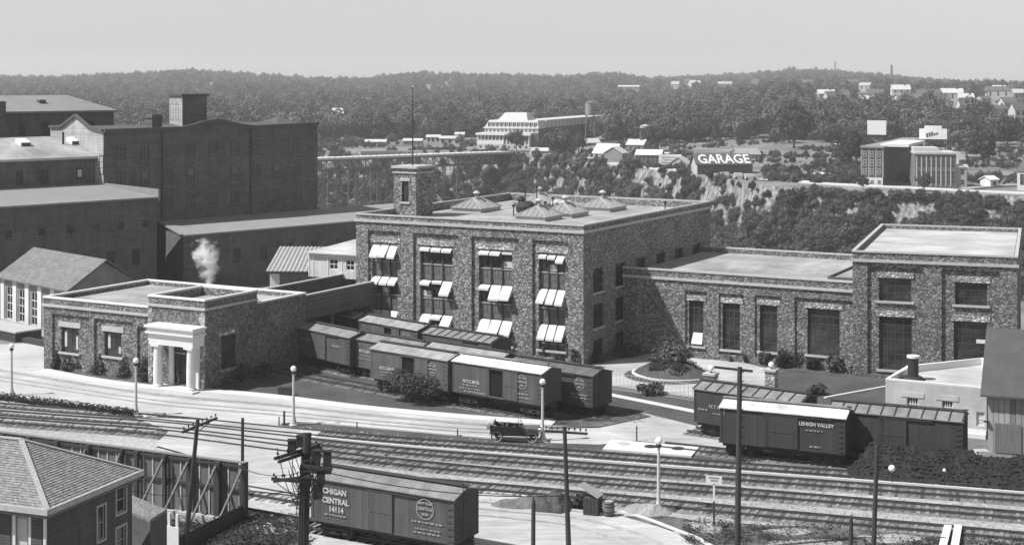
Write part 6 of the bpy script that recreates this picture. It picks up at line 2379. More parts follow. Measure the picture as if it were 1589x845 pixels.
for i in range(24):
    p = AT(450 + rc.uniform(-22, 60), 690 + rc.uniform(0, 70), 74.7) - b_
    q = AT(466 + rc.uniform(-7, 12), 765 + rc.uniform(0, 40), 74.6) - b_
    md = (p + q) / 2 + Vector((rc.uniform(-.3, .3), -.1, rc.uniform(-.4, .1)))
    P = spline([p, md, q], 6)
    m = MB()
    for a, b in zip(P, P[1:]): m.tube(a, b, .022, n=5)
    m.obj('cable', IRON, t)
m = MB()
for k in range(3): m.tube((.16 - .13 * k, -.25, 0), AT(473 - 3 * k, 720, 74.7) - b_, .05, n=6)
m.obj('conduit', IRON, t)
b_ = GP(376, 772)
pole('plain short pole rising behind the right end of the fence', b_, AT(376.5, 648, b_.y), .12, .1)
b_ = AT(884, 845, 85)
b_.z = 0
b_.x += .02
t = pole('slim dark telegraph pole with a level crossarm beside the barrel', b_, AT(876, 661, 85), .17, .11)
z = CAM_H - (670 - HY) * 85 / FOC
arm(t, AT(845, 668, 85) - b_, AT(912, 672.5, 85) - b_, .1, 8)
b_ = AT(1144, 850, 90)
b_.z = 0
t = pole('tall dark pole with climbing pegs crossing in front of the right-hand boxcars', b_, AT(1148, 569, 90), .2, .15)
arm(t, AT(1108, 569, 90) - b_, AT(1168, 575.5, 90) - b_, .11, 0)
for i in range(9):
    zz = 10.4 - i * .55
    MB().tube((.05, 0, zz), (.42, 0, zz + .28), .05, .02, 5).obj('climbing_peg', WOODD, t)
b_ = AT(1355, 848, 90)
b_.z = 0
pole('bare dark pole in front of the coal bank at the right', b_, AT(1361, 690, 90), .16, .12)
for px, p0, p1, Y, r, lab in ((827, 770, 880, 84, .13, 'short pointed post at the bottom middle of the yard'), (1320, 797, 880, 84, .12, 'short stub post among weeds left of the bare dark pole')):
    b_ = AT(px, p1, Y)
    b_.z = 0
    t = thing('stub_post', lab, 'post', b_)
    zt = CAM_H - (p0 - HY) * Y / FOC
    MB().tube((0, 0, -.2), (.03, 0, zt - .3), r, r * .9, 8).tube((.03, 0, zt - .3), (.03, 0, zt), r * .9, .02, 8).obj('post', WOODD, t)
for i, (px, p0, p1, lab) in enumerate(((441, 637, 659, 'stout short stake left of the lamp on the grass strip tip'), (433, 646, 661, 'thin stake at the very tip of the grass strip'), (554, 654, 664, 'thin stake at the road edge above the transformer pole'), (710, 665, 677, 'thin stake at the road edge left of the touring car'), (988, 660, 684, 'thin stake at the path left of the dark ribbed boxcar'), (95, 622, 634, 'thin stake in the hedge strip at the left'), (191, 634, 645, 'thin stake at the right end of the hedge strip'))):
    b_ = GP(px, p1)
    t = thing('marker_stake', lab, 'stake', b_)
    MB().tube((0, 0, -.1), (0, 0, CAM_H - (p0 - HY) * b_.y / FOC), .06 if i else .1, .05 if i else .09, 6).obj('stake', WOODD, t)
# signboard
b_ = GP(1108, 817)
t = thing('signboard', 'small white trackside signboard on a half-white post', 'sign', b_, radians(-15))
s_ = b_.y / FOC
MB().box(-.06, .06, -.06, .06, 0, 40 * s_).obj('post_base', WOODD, t)
MB().box(-.06, .06, -.06, .06, 40 * s_, 70 * s_).obj('post', WHITE, t)
MB().box(-12.5 * s_, 12.5 * s_, -.1, -.062, 68 * s_, 80 * s_).obj('board', WHITE, t)
for a, b, c in ((-8, 8, 76), (-5, 6, 72)):
    MB().box(a * s_, b * s_, -.115, -.101, c * s_, (c + 1.8) * s_).obj('print_line', FG, t)


# wires
def wire(p, q, sag, label, r=.025):
    t = thing('overhead_wire', label, 'wire', p, 0, 'wires strung between the poles')
    m = MB()
    pr = None
    for i in range(21):
        k = i / 20
        c = Vector((0, 0, 0)).lerp(Vector(q) - Vector(p), k) - Vector((0, 0, sag * 4 * k * (1 - k)))
        if pr is not None: m.tube(pr, c, r, n=4, cap=False)
        pr = c
    m.obj('strand', IRON, t)


wire(AT(336, 648, 90.4), AT(1110, 569, 90), 6.8, 'faint long wire from the leaning pole towards the pegged pole') if False else None
wire(AT(485, 727, 75), AT(880, 768, 84), .5, 'wire from the transformer pole across the foreground boxcar', .03)
wire(AT(380, 727, 92), AT(470, 731, 75), .3, 'wire reaching the transformer pole from the left')
wire(AT(204, 761, 74), AT(292, 768, 88), .1, 'wire from the foreground house to the leaning pole', .02)

# ------------------------------------------------------------------ touring car
p = GP(800, 683)
car = thing('touring_car', 'black open touring car with a folded pale top parked on the road', 'car', p, radians(-7))
R = .44
m = MB()
m.prism([(-1.75, -.72), (.55, -.72), (.6, -.5), (.6, .5), (.55, .72), (-1.75, .72), (-1.9, .5), (-1.9, -.5)], .55, .72)
for y in (-.72, .66): m.hexa([(-1.85, y, .72), (.55, y, .72), (.55, y + .06, .72), (-1.85, y + .06, .72)], [(-1.95, y, 1.28), (.5, y, 1.18), (.5, y + .06, 1.18), (-1.95, y + .06, 1.28)])
m.hexa([(-1.9, -.66, .72), (-1.82, -.66, .72), (-1.82, .66, .72), (-1.9, .66, .72)], [(-1.98, -.66, 1.3), (-1.9, -.66, 1.3), (-1.9, .66, 1.3), (-1.98, .66, 1.3)])
m.box(.42, .55, -.66, .66, .72, 1.2)
m.obj('body', BLACKP, car)
MB().box(-1.6, -1.0, -.62, .62, .72, .98).box(-1.8, -1.6, -.62, .62, .72, 1.38).box(-.55, -.05, -.62, .62, .72, .98).box(-.72, -.55, -.62, .62, .72, 1.3).obj('seat', mat('worn_leather', .07, .2, 3, .5), car)
m = MB()
m.xprism([(-.45, .6), (-.45, 1.05), (-.28, 1.2), (.28, 1.2), (.45, 1.05), (.45, .6)], .55, 1.75)
m.obj('bonnet', mat('dull_bonnet', .12, .2, 2, .35), car)
MB().box(1.75, 1.85, -.42, .42, .5, 1.2).obj('radiator', CHROME, car)
for y in (-.5, .5):
    m = MB()
    m.M = Matrix.Translation((1.95, y, 1.0)) @ Matrix.Rotation(pi / 2, 4, 'Y')
    m.lathe([(.05, -.16), (.15, -.06), (.17, .04), (.15, .05), (.02, .05)], 12)
    m.obj('headlight', CHROME, car)
for x, y in ((1.35, -.72), (1.35, .72), (-1.4, -.72), (-1.4, .72)):
    m = MB()
    rr = R + .1
    for i in range(9):
        a0, a1 = radians(20 + i * 17), radians(20 + (i + 1) * 17)
        m.hexa([(x + rr * cos(a0), y - .16, R + rr * sin(a0)), (x + rr * cos(a1), y - .16, R + rr * sin(a1)), (x + rr * cos(a1), y + .16, R + rr * sin(a1)), (x + rr * cos(a0), y + .16, R + rr * sin(a0))],
               [(x + (rr + .03) * cos(a0), y - .16, R + (rr + .03) * sin(a0)), (x + (rr + .03) * cos(a1), y - .16, R + (rr + .03) * sin(a1)), (x + (rr + .03) * cos(a1), y + .16, R + (rr + .03) * sin(a1)), (x + (rr + .03) * cos(a0), y + .16, R + (rr + .03) * sin(a0))])
    m.obj('mudguard', BLACKP, car)
    wh_ = Matrix.Translation((x, y, R)) @ Matrix.Rotation(pi / 2, 4, 'X')
    m = MB().lathe([(R - .11, -.05), (R - .03, -.06), (R, -.02), (R, .02), (R - .03, .06), (R - .11, .05)], 24)
    m.f = [f for f in m.f if len(f) == 4]
    n = 24
    m.f += [(5 * n + i, 5 * n + (i + 1) % n, (i + 1) % n, i) for i in range(n)]
    w_ = m.obj('wheel', RUBBER, car, wh_)
    m = MB().lathe([(.02, -.09), (.09, -.07), (.09, .07), (.02, .09)], 12)
    for i in range(10):
        a = 2 * pi * i / 10
        m.beam((.05 * cos(a), .05 * sin(a), 0), ((R - .08) * cos(a), (R - .08) * sin(a), 0), .03, .03)
    m.obj('spokes', BLACKP, w_)
for y in (-.86, .62): MB().box(-.95, .85, y, y + .24, .40, .44).obj('running_board', CHROME, car)
m = MB()
for i, (x0_, x1_, z0_, z1_) in enumerate(((-2.25, -1.75, 1.12, 1.36), (-2.1, -1.62, 1.36, 1.5), (-2.2, -1.8, 1.0, 1.14))):
    m.hexa([(x0_, -.7 + .03 * i, z0_), (x1_, -.68, z0_ + .06), (x1_, .68, z0_ + .06), (x0_, .7 - .03 * i, z0_)], [(x0_ + .06, -.68 + .03 * i, z1_), (x1_ - .05, -.64, z1_ + .04), (x1_ - .05, .64, z1_ + .04), (x0_ + .06, .68 - .03 * i, z1_)])
for y in (-.7, .66): m.beam((-1.0, y + .02, 1.1), (-1.95, y + .02, 1.42), .05, .05)
m.obj('folded_top', mat('faded_canvas', .42, .25, 4, .9, .3, 9), car)
m = MB()
for y in (-.66, .62): m.beam((.45, y + .02, 1.15), (.28, y + .02, 1.75), .04, .04)
m.beam((.28, -.66, 1.75), (.28, .66, 1.75), .04, .04).beam((.37, -.66, 1.45), (.37, .66, 1.45), .03, .03)
m.obj('windscreen', CHROME, car)
m = MB()
m.tube((.3, .3, .9), (-.02, .3, 1.22), .02, n=6)
m.M = Matrix.Translation((-.02, .3, 1.22)) @ Matrix.Rotation(radians(-50), 4, 'Y')
for i in range(14):
    a, b = 2 * pi * i / 14, 2 * pi * (i + 1) / 14
    m.tube((.2 * cos(a), .2 * sin(a), 0), (.2 * cos(b), .2 * sin(b), 0), .018, n=5)
m.obj('steering_wheel', BLACKP, car)
MB().box(-1.7, 1.75, -.35, .35, .42, .56).tube((1.35, -.7, R), (1.35, .7, R), .04, n=6).tube((-1.4, -.7, R), (-1.4, .7, R), .05, n=6).obj('chassis', IRON, car)

# ------------------------------------------------------------------ board fence
f0, f1 = Vector((-37.0, 105.4, 0)), Vector((-17.04, 96.2, 0))
fd = (f1 - f0)
FF = Fr(f1.x, f1.y, math.degrees(atan2(fd.y, fd.x)))
fen = FF.empty('board_fence', 'high board fence with battens and slanting props, seen from behind', 'fence')
fl, fh = fd.length + 7, 3.67
FB = mat('fence_board', .13, .3, 1.2, .9, .3, 9, stretch=(3, 3, .4))
me0 = MB().box(0, .72, 0, .04, .05, fh - .06).mesh('board', FB)
me1 = MB().box(-.05, .05, -.035, 0, .05, fh - .1).mesh('batten', mat('pale_batten', .42, .25, 2, .9))
n = int(fl / .75)
rf_ = random.Random(4)
for i in range(n):
    link('board', me0, fen, T(-fl + i * .75, rf_.uniform(-.01, .01), rf_.uniform(-.05, .03)))
    if i % 3 != 1 or rf_.random() < .4: link('batten', me1, fen, T(-fl + i * .75 - .015, -.012, 0))
for z in (1.9, 3.4): MB().box(-fl, 0, -.16, -.04, z - .08, z + .08).obj('rail', WOODD, fen)
MB().box(-fl, .1, -.14, .12, fh - .06, fh + .03).obj('cap_board', WOODL, fen)
i = 0
for px in (3, 43, 88, 135, 188, 212, 255, 293, 337, 377):
    u = FF.U(px, -.3)
    wd_ = .42 if px in (337, 377, 135, 43) else .26
    MB().box(u - wd_ / 2, u + wd_ / 2, -.42, -.17, 0, fh - .1).obj('post', WOODD, fen)
    if px in (377, 337, 293, 255, 188, 135):
        MB().beam((u, -.45, fh - .35), (u - .25, -3.0 if px > 250 else -1.7, .15), .12, .12).obj('prop', WOOD, fen)
MB().box(-.02, .16, -.45, .14, 0, fh + .02).obj('end_post', WOODD, fen)
# pale timber stack at the fence foot
tb = FF.empty('timber_stack', 'stack of pale sawn timbers lying at the foot of the fence', 'timber', None, FF.U(300, -1.5), -1.5)
for i in range(7): MB().box(-2.6 + .2 * (i % 3), 1.9 + .15 * (i % 2), -.5 + .28 * (i % 3), -.26 + .28 * (i % 3), .02 + .2 * (i // 3), .2 + .2 * (i // 3)).obj('timber', WOODL if i % 2 else TRIM, tb)
# low dark board fence running on from the end post towards the viewer
lf0 = Vector((-17.04, 96.1, 0))
lfd = Vector((-19.9, 88.6, 0)) - lf0
lfn = thing('low_board_fence', 'low dark board fence running from the high fence end towards the viewer', 'fence', lf0, atan2(lfd.y, lfd.x))
me0 = MB().box(.01, .29, 0, .04, 0, 1.08).mesh('board', WOODD)
for i in range(int(lfd.length / .3)): link('board', me0, lfn, T(i * .3, rf_.uniform(-.01, .01), rf_.uniform(-.04, .02)))
for z in (.25, .85): MB().box(0, lfd.length, -.08, -.015, z - .05, z + .05).obj('rail', WOODD, lfn)

# ------------------------------------------------------------------ foreground house
hc = Vector((-22.2, 72.0, 0))
HH_ = Fr(hc.x, hc.y, -20.5)
ho = HH_.empty('clapboard_house', 'clapboard house with a shingled hip roof filling the lower left corner', 'house')
ez, rz_, hl, hd = 7.5, 9.6, 16, 7.75
ap = 4.6
E = {'a': (-hl, 0, ez), 'b': (0, 0, ez), 'c': (0, hd, ez), 'd': (-hl, hd, ez), 'r': (-ap, hd / 2, rz_), 'l': (-hl, hd / 2, rz_)}
m = MB()
m.poly([E['a'], E['b'], E['r'], E['l']]).poly([E['b'], E['c'], E['r']]).poly([E['c'], E['d'], E['l'], E['r']]).poly([E['d'], E['a'], E['l']])
m.poly([(-hl, 0, ez - .02), (-hl, hd, ez - .02), (0, hd, ez - .02), (0, 0, ez - .02)])
rf = m.obj('roof', SHINGLE, ho)
# shingle courses: real overlapping shingles on the two slopes that show
SM = [mat('shingle_tone_%d' % i, g, .25, 4, .9) for i, g in enumerate((.20, .24, .28))]
ms = [MB(), MB(), MB()]
rs_ = random.Random(8)


def courses(A_, B_, P_, Q_, nrow):
    A_, B_, P_, Q_ = map(Vector, (A_, B_, P_, Q_))
    nrm = (B_ - A_).cross(P_ - A_).normalized()
    if nrm.z < 0: nrm = -nrm
    for r in range(nrow):
        t0, t1 = r / nrow, min(1, (r + 1.1) / nrow)
        a0, b0_, a1, b1__ = A_.lerp(Q_, t0), B_.lerp(P_, t0), A_.lerp(Q_, t1), B_.lerp(P_, t1)
        wdt = (b0_ - a0).length
        n_ = max(1, int(wdt / .16))
        for i in range(n_):
            s0, s1 = (i + .03) / n_, (i + .97) / n_
            c0, c1, c2_, c3 = a0.lerp(b0_, s0), a0.lerp(b0_, s1), a1.lerp(b1__, s1), a1.lerp(b1__, s0)
            up = nrm * (.035 + rs_.uniform(0, .015))
            lo = nrm * .008
            q_ = ms[rs_.randrange(3)]
            q_.add([c0 + up, c1 + up, c2_ + lo, c3 + lo, c0 + lo * .2, c1 + lo * .2], [(0, 1, 2, 3), (4, 5, 1, 0)])


courses(E['a'], E['b'], E['r'], E['l'], 26)
courses(E['b'], E['c'], E['r'], E['r'], 30)
for i in range(3): tag(ms[i].obj('shingles', SM[i], rf), kind='stuff')
m = MB()
for k in 'bc': m.beam(Vector(E[k]) + Vector((0, 0, .05)), Vector(E['r']) + Vector((0, 0, .06)), .26, .06)
m.beam(Vector(E['l']) + Vector((0, 0, .06)), Vector(E['r']) + Vector((0, 0, .06)), .26, .06)
m.obj('hip_cap', WOODL, rf)
m = MB()
m.box(-hl, .1, -.12, -.005, ez - .22, ez + .06).box(.005, .12, 0, hd + .1, ez - .22, ez + .06)
m.obj('gutter', TRIM, ho)
m = MB()
m.box(-hl, -.02, 0, .6, ez - .42, ez - .25).box(-.6, -.02, .6, hd, ez - .42, ez - .25)
m.obj('soffit', SPAN, ho)
wx = -.6
rw = []
for (a, b, c, d) in ((151.5, 163, 787, 839), (181, 195, 758, 797), (180.5, 195, 820, 862)):
    v0, v1 = HH_.V(a, wx), HH_.V(b, wx)
    rw.append((v0 - .6, v1 - .6, HH_.Z(wx, v0, d), HH_.Z(wx, v0, c)))
m = MB()
m.M = side(wx, .6, 90)
m.wall(0, HH_.V(205, wx) - .6, 0, ez - .4, [o for o in rw if o[2] < o[3]], .12)
m.M = side(-hl, hd - .6, 0)
m.M = None
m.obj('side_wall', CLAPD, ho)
for o in rw:
    w_ = window(ho, side(wx, .6, 90) @ T(o[0], .06, o[2]), o[1] - o[0], o[3] - o[2], 1, 2, .07, SASH)
    q = MB()
    W_, H_ = o[1] - o[0], o[3] - o[2]
    q.box(-.12, 0, -.09, -.062, -.12, H_ + .12).box(W_, W_ + .12, -.09, -.062, -.12, H_ + .12).box(0, W_, -.09, -.062, -.14, 0).box(0, W_, -.09, -.062, H_, H_ + .12)
    q.obj('casing', SASH, w_)
m = MB()
dx0, dx1 = HH_.U(23, .6), HH_.U(45, .6)
m.M = T(0, .6, 0)
m.wall(-hl, wx, 0, ez - .4, [(dx0, dx1, 3.2, ez - .6)], .12)
m.M = None
m.obj('front_wall', CLAP, ho)
dm = MB().box(dx0, dx1, .66, .72, 3.2, ez - .6).obj('door', SASH, ho)
MB().box(dx0 + .12, dx1 - .12, .63, .655, 5.2, ez - .75).obj('door_glass', BLIND, dm)
for px in (21.5, 46, 69):
    u = HH_.U(px, .5)
    MB().box(u - .07, u + .07, .5, .59, 0, ez - .4).obj('corner_board', WHITE, ho)
m = MB()
for a, b in ((-hl, dx0 - .2), (dx1 + .2, wx - .1)): m.box(a, b, .52, .595, 4.9, ez - .43)
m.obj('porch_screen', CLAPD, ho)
# lean-to shed behind the house
sh = HH_.empty('lean_to_shed', 'small shingled shed against the far side of the foreground house', 'shed')
za = AT(205, 768, 83).z
A_, B_ = AT(205, 768, 85.0), AT(259, 790, 83.2)
C_, D_ = AT(233, 806, 81.0), AT(204.5, 795, 82.6)
R_ = Matrix.Rotation(-HH_.a, 3, 'Z')
L4 = [R_ @ (p_ - hc) for p_ in (A_, B_, C_, D_)]
m = MB()
m.hexa([L4[3] - Vector((0, 0, .12)), L4[2] - Vector((0, 0, .12)), L4[1] - Vector((0, 0, .12)), L4[0] - Vector((0, 0, .12))], [L4[3], L4[2], L4[1], L4[0]])
srf = m.obj('roof', SHINGLE, sh)
for ms_ in range(3): ms[ms_] = MB()
courses(L4[3], L4[2], L4[1], L4[0], 10)
for i in range(3): tag(ms[i].obj('shingles', SM[i], srf), kind='stuff')
m = MB()
lw = [p_ - Vector((0, 0, .13)) for p_ in L4]
for a, b in ((3, 2), (2, 1), (1, 0), (0, 3)):
    p_, q_ = lw[a], lw[b]
    m.poly([(p_.x, p_.y, 0), (q_.x, q_.y, 0), q_, p_])
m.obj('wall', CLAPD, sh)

# white board on posts beside the shed
p = AT(268, 838, 88)
wb = thing('white_board', 'bright white board on two posts behind the shed at the lower left', 'board', (p.x, p.y, 0), radians(-30))
MB().box(-.5, .5, -.06, 0, .6, 2.0).obj('panel', WHITE, wb)
for a in (-.32, .3): MB().box(a - .09, a + .09, .002, .12, 0, 2.75).obj('post', WHITE, wb)

# ------------------------------------------------------------------ yard clutter
def lumps(name, label, cat, px, py, rx, ry, h, m_, seed, kind=None, res=22):
    p = GP(px, py)
    b = MB()
    for j in range(res):
        for i in range(res):
            x, y = (i / (res - 1) * 2 - 1), (j / (res - 1) * 2 - 1)
            e = max(0, 1 - x * x - y * y)
            z = h * (e ** .8) * (1 + .5 * noise.noise((x * 2.2 + seed, y * 2.2, 0))) + .12 * h * noise.noise((x * 7, y * 7, seed)) * (e > 0)
            b.v.append(Vector((x * rx, y * ry, z - .06)))
    b.f = [(j * res + i, j * res + i + 1, (j + 1) * res + i + 1, (j + 1) * res + i) for j in range(res - 1) for i in range(res - 1)]
    o = b.obj(name, m_, None)
    o.location = p
    return tag(o, label, cat, None, kind)


lumps('dirt_pile', 'dark heap of dirt behind the slim telegraph pole', 'dirt heap', 858, 788, 1.5, 1.6, 1.15, mat('dark_dirt', .07, .5, 2, 1, .8), 2)
lumps('dirt_pile', 'low spread of dirt left of the dark heap', 'dirt heap', 812, 783, 2.4, 1.3, .45, mat('dirt_mid', .15, .5, 2, 1, .8), 5)
lumps('dirt_pile', 'pale mound of sand at the foot of the tallest-looking lamp', 'sand heap', 1003, 795, 1.7, 1.2, .6, DIRT, 8)
q = GP(908, 790)
shrub(906, 788, 1.7, 1.25, 'dark weed clump between the pole and the wooden bin', m=LEAFD, name='weed_clump', cat='weeds')
p = GP(920, 797)
bx = thing('wooden_bin', 'dark wooden bin with a propped pale lid beside the barrel', 'bin', p, radians(-18))
for i in range(4): MB().box(-.5 + .25 * i, -.27 + .25 * i, -.55, -.5, 0, 1.15).obj('plank', WOODD, bx)
MB().box(-.5, .5, -.49, .55, 0, 1.1).obj('box', WOODD, bx)
MB().hexa([(-1.1, .1, 1.75), (.5, -.6, 1.18), (.6, .45, 1.18), (-.8, .9, 1.75)], [(-1.1, .1, 1.81), (.5, -.6, 1.24), (.6, .45, 1.24), (-.8, .9, 1.81)]).obj('lid', WOODL, bx)
p = GP(945, 801)
br_ = thing('barrel', 'upright barrel with a pale head at the corner of the yard kerb', 'barrel', p)
br_.scale = (1.15, 1.15, 1.15)
MB().lathe([(.25, 0), (.29, .2), (.32, .45), (.29, .7), (.26, .88), (.24, .88), (.24, .84), (.02, .84)], 18).obj('staves', WOOD, br_)
MB().lathe([(.24, .845), (.24, .875), (.02, .88)], 18).obj('head', WOODL, br_)
for z in (.14, .3, .6, .76):
    r = .262 + .058 * (1 - ((z - .45) / .45) ** 2)
    m = MB().lathe([(r, 0), (r + .01, .01), (r + .01, .05), (r, .06)], 18, (0, 0, z - .03))
    m.f = [f for f in m.f if len(f) == 4]
    m.obj('hoop', IRON, br_)
for i, (x0, y0, x1, y1, lab) in enumerate(((1471, 815, 1459, 862, 'left one of two whitewashed planks lying across the last track'), (1487, 814, 1479, 862, 'right one of two whitewashed planks lying across the last track'))):
    a, b = GP(x0, y0, .36), GP(x1, y1, .36)
    t = thing('white_plank', lab, 'plank', a, 0, 'whitewashed planks on the last track')
    MB().beam((0, 0, 0), b - a, .46, .1).obj('plank', WHITE, t)
p = GP(1552, 695)
t = thing('pale_crate', 'pale whitewashed crate against the plank barn', 'crate', p, radians(-22))
for k in range(3): MB().box(-.7, .7, -.3, .3, .05 + .3 * k, .3 + .3 * k).obj('board', WHITE, t)
p = GP(1522, 706)
t = thing('stone_block', 'pale flat stone lying by the end of the last boxcar', 'stone', p, .3)
MB().hexa([(-.6, -.4, 0), (.6, -.5, 0), (.7, .4, 0), (-.5, .5, 0)], [(-.5, -.3, .4), (.5, -.4, .35), (.6, .3, .4), (-.4, .4, .42)]).obj('stone', TRIM, t)
# coal bank along the right track
bk = MB()
nx, ny = 260, 20
a0, a1 = GP(1313, 741), GP(1760, 778)
ax = (a1 - a0).normalized()
nv = Vector((-ax.y, ax.x, 0))
Lb = (a1 - a0).length
for i in range(nx):
    for j in range(ny):
        u, v = i / (nx - 1) * Lb, j / (ny - 1) * 4.6
        e = min(1, u / 1.6) ** .7 * min(1, v / 2.4) ** .8 * min(1, (4.6 - v) / 1.5) ** .7
        h = (1.9 - .02 * u) * e * (1 + .22 * noise.noise((u * .35, v * .3, 2))) + .3 * e * noise.noise((u * .9, v * .9, 7)) + .14 * e * noise.noise((u * 3, v * 3, 1))
        bk.v.append(a0 + ax * u + nv * v + Vector((0, 0, h - .05)))
bk.f = [(i * ny + j, (i + 1) * ny + j, (i + 1) * ny + j + 1, i * ny + j + 1) for i in range(nx - 1) for j in range(ny - 1)]
coalbank = tag(bk.obj('coal_bank', COAL), 'long bank of black coal between the white-roofed boxcar and the tracks', 'coal bank')

lm = MB()
rl = random.Random(17)
for _ in range(5200):
    q = bk.v[rl.randrange(len(bk.v))] + Vector((rl.gauss(0, .12), rl.gauss(0, .12), 0))
    s = rl.uniform(.05, .16)
    lm.add([q + Vector((-s, -s * .7, -.03)), q + Vector((s, -s * .6, -.03)), q + Vector((.3 * s, s, -.03)), q + Vector((rl.uniform(-.3, .3) * s, rl.uniform(-.3, .3) * s, s * .9))], [(0, 1, 3), (1, 2, 3), (2, 0, 3)])
tag(lm.obj('coal_lumps', mat('coal_lump', .035, .5, 3, .5), coalbank), kind='stuff')

# ------------------------------------------------------------------ garden island and planting
p = GP(1043, 582)
isl = thing('flower_island', 'round planted island with a pale kerb in the forecourt', 'flower bed', p, radians(-29))
pl = [(3.6 * cos(2 * pi * i / 28) * (1.0 + .12 * cos(4 * pi * i / 28)), 3.3 * sin(2 * pi * i / 28)) for i in range(28)]
m = MB()
m.prism(pl, 0, .2)
m.obj('kerb', WHITE, isl)
m = MB()
prev = None
n = 28
for k, (s, z) in enumerate(((.94, .21), (.78, .6), (.5, 1.1), (.2, 1.3))):
    cur = [Vector((x * s, y * s, z)) for x, y in pl]
    if prev: m.add(prev + cur, [(i, (i + 1) % n, n + (i + 1) % n, n + i) for i in range(n)])
    prev = cur
m.poly(prev)
m.obj('mound', LAWN, isl)
link('bedding', leaf_cloud('bedding', [(0, 0, .75, 3.1, 2.9, .95)], 4200, .12, LEAFD, 77), isl)
shrub(1043, 578, 4.6, 3.8, 'tall feathery shrub in the middle of the forecourt island', m=LEAFL, n=2600, leaf=.13)
shrub(1010, 611, 2.8, 1.1, 'low bush on the grass below the forecourt', m=LEAF, n=500)
shrub(652, 622, 6.4, 3.2, 'broad dark bush on the lawn in front of the boxcars', m=LEAFL, n=8000, leaf=.11)
for px, py, w, h, lab in ((88, 573, .9, 2.0, 'conifer shrub at the left corner of the office'), (108, 575, 1.4, 1.9, 'dark conifer under the first office window'), (125, 576, 1.0, 2.3, 'slender conifer right of the first office window'), (156, 581, 1.6, 2.1, 'bushy conifer between the office windows'), (195, 586, 1.5, 2.2, 'dark conifer right of the second office window'), (224, 592, 1.1, 2.6, 'tall conifer against the office porch')):
    shrub(px, py, w * 1.5, h, lab, 'conifers along the office front', m=LEAFD, cone=True, n=800, leaf=.11)
for px, py, w, h, lab in ((307, 598, 1.0, 1.3, 'low shrub right of the porch column'), (348, 596, 1.8, 1.0, 'spreading shrub at the shaded office wall'), (374, 592, 2.2, 2.2, 'tall shrub below the shaded office window'), (410, 586, 1.8, 1.8, 'shrub near the end of the shaded office wall')):
    shrub(px, py, w, h, lab, 'shrubs along the shaded office wall', n=420, m=LEAF)
for px, py, w, h, lab in ((846, 560, 1.2, 2.0, 'shrub under the last awnings of the factory'), (893, 566, 1.2, 2.0, 'shrub at the sunlit corner of the factory'), (870, 564, 1.4, 1.0, 'low shrub between two at the factory corner'), (925, 562, 2.6, 1.2, 'vine-like shrub at the shaded foot of the factory'), (975, 553, 3.0, 1.3, 'wide shrub further along the shaded foot of the factory')):
    shrub(px, py, w, h, lab, 'shrubs at the foot of the factory', n=420)
for i, (px, py, w, h) in enumerate(((1112, 556, 1.7, 1.5), (1138, 560, 1.7, 1.6), (1163, 562, 1.9, 1.2), (1187, 566, 1.5, 1.8), (1213, 571, 1.6, 2.2), (1237, 570, 1.8, 2.0), (1262, 574, 1.6, 1.5), (1298, 577, 2.4, 2.2), (1328, 579, 1.4, 1.6), (1349, 581, 1.8, 1.2))):
    shrub(px, py, w, h, ('first', 'second', 'third', 'fourth', 'fifth', 'sixth', 'seventh', 'eighth', 'ninth', 'tenth')[i] + ' shrub from the left along the foot of the stone wing', 'shrubs along the stone wing', n=420, m=LEAF if i % 2 else LEAFD)
shrub(1268, 612, 1.8, 1.1, 'dark bush on the garden lawn by the kerb', m=LEAFD, n=400)
f_a, f_b = GP(950, 600), GP(1082, 619)
ifn = thing('wire_fence', 'thin pale picket railing along the lower edge of the forecourt', 'railing', f_a, atan2((f_b - f_a).y, (f_b - f_a).x))
lf_ = (f_b - f_a).length
pk = MB().box(-.015, .015, -.015, .015, 0, 1.35).mesh('picket', TRIM)
for i in range(int(lf_ / .42)): link('picket', pk, ifn, T(i * .42, 0, 0))
for z in (.25, 1.25): MB().box(0, lf_, -.012, .012, z, z + .03).obj('rail', TRIM, ifn)
p = GP(443, 612.5)
tr_ = thing('dark_trough', 'low dark box on the lawn edge just left of the lamp beyond the office', 'box', p, radians(-10))
MB().box(-.62, .62, -.25, .25, 0, .62).obj('box', WOODD, tr_)
MB().box(-.66, .66, -.29, .29, .62, .68).obj('lid', IRON, tr_)
# bare pale patches among the weeds
for pts_ in ([(1180, 822), (1230, 818), (1262, 824), (1225, 830)], [(1330, 830), (1400, 828), (1430, 836), (1360, 842)], [(1195, 838), (1290, 836), (1300, 846), (1200, 848)], [(1060, 808), (1110, 812), (1120, 826), (1085, 824)], [(395, 815), (440, 812), (452, 824), (410, 828)]):
    sheet('bare_patch', pts_, DIRT, smooth=5)
# weeds beside the tracks: leaf clumps nobody could count
vs, fs = [], []
rw_ = random.Random(12)


def weedpatch(x0, x1, y0, y1, n, h, s):
    for _ in range(n):
        p = GP(rw_.uniform(x0, x1), rw_.uniform(y0, y1))
        for k in range(3):
            c = p + Vector((rw_.gauss(0, .12), rw_.gauss(0, .12), rw_.uniform(.02, h)))
            a = rw_.uniform(0, 6.28)
            t = Vector((cos(a), sin(a), rw_.uniform(-.3, .6))) * s * rw_.uniform(.5, 1.3)
            w = Vector((-sin(a), cos(a), rw_.uniform(-.3, .6))) * s * .6
            i = len(vs)
            vs.extend([c - t, c - w, c + t, c + w])
            fs.append((i, i + 1, i + 2, i + 3))


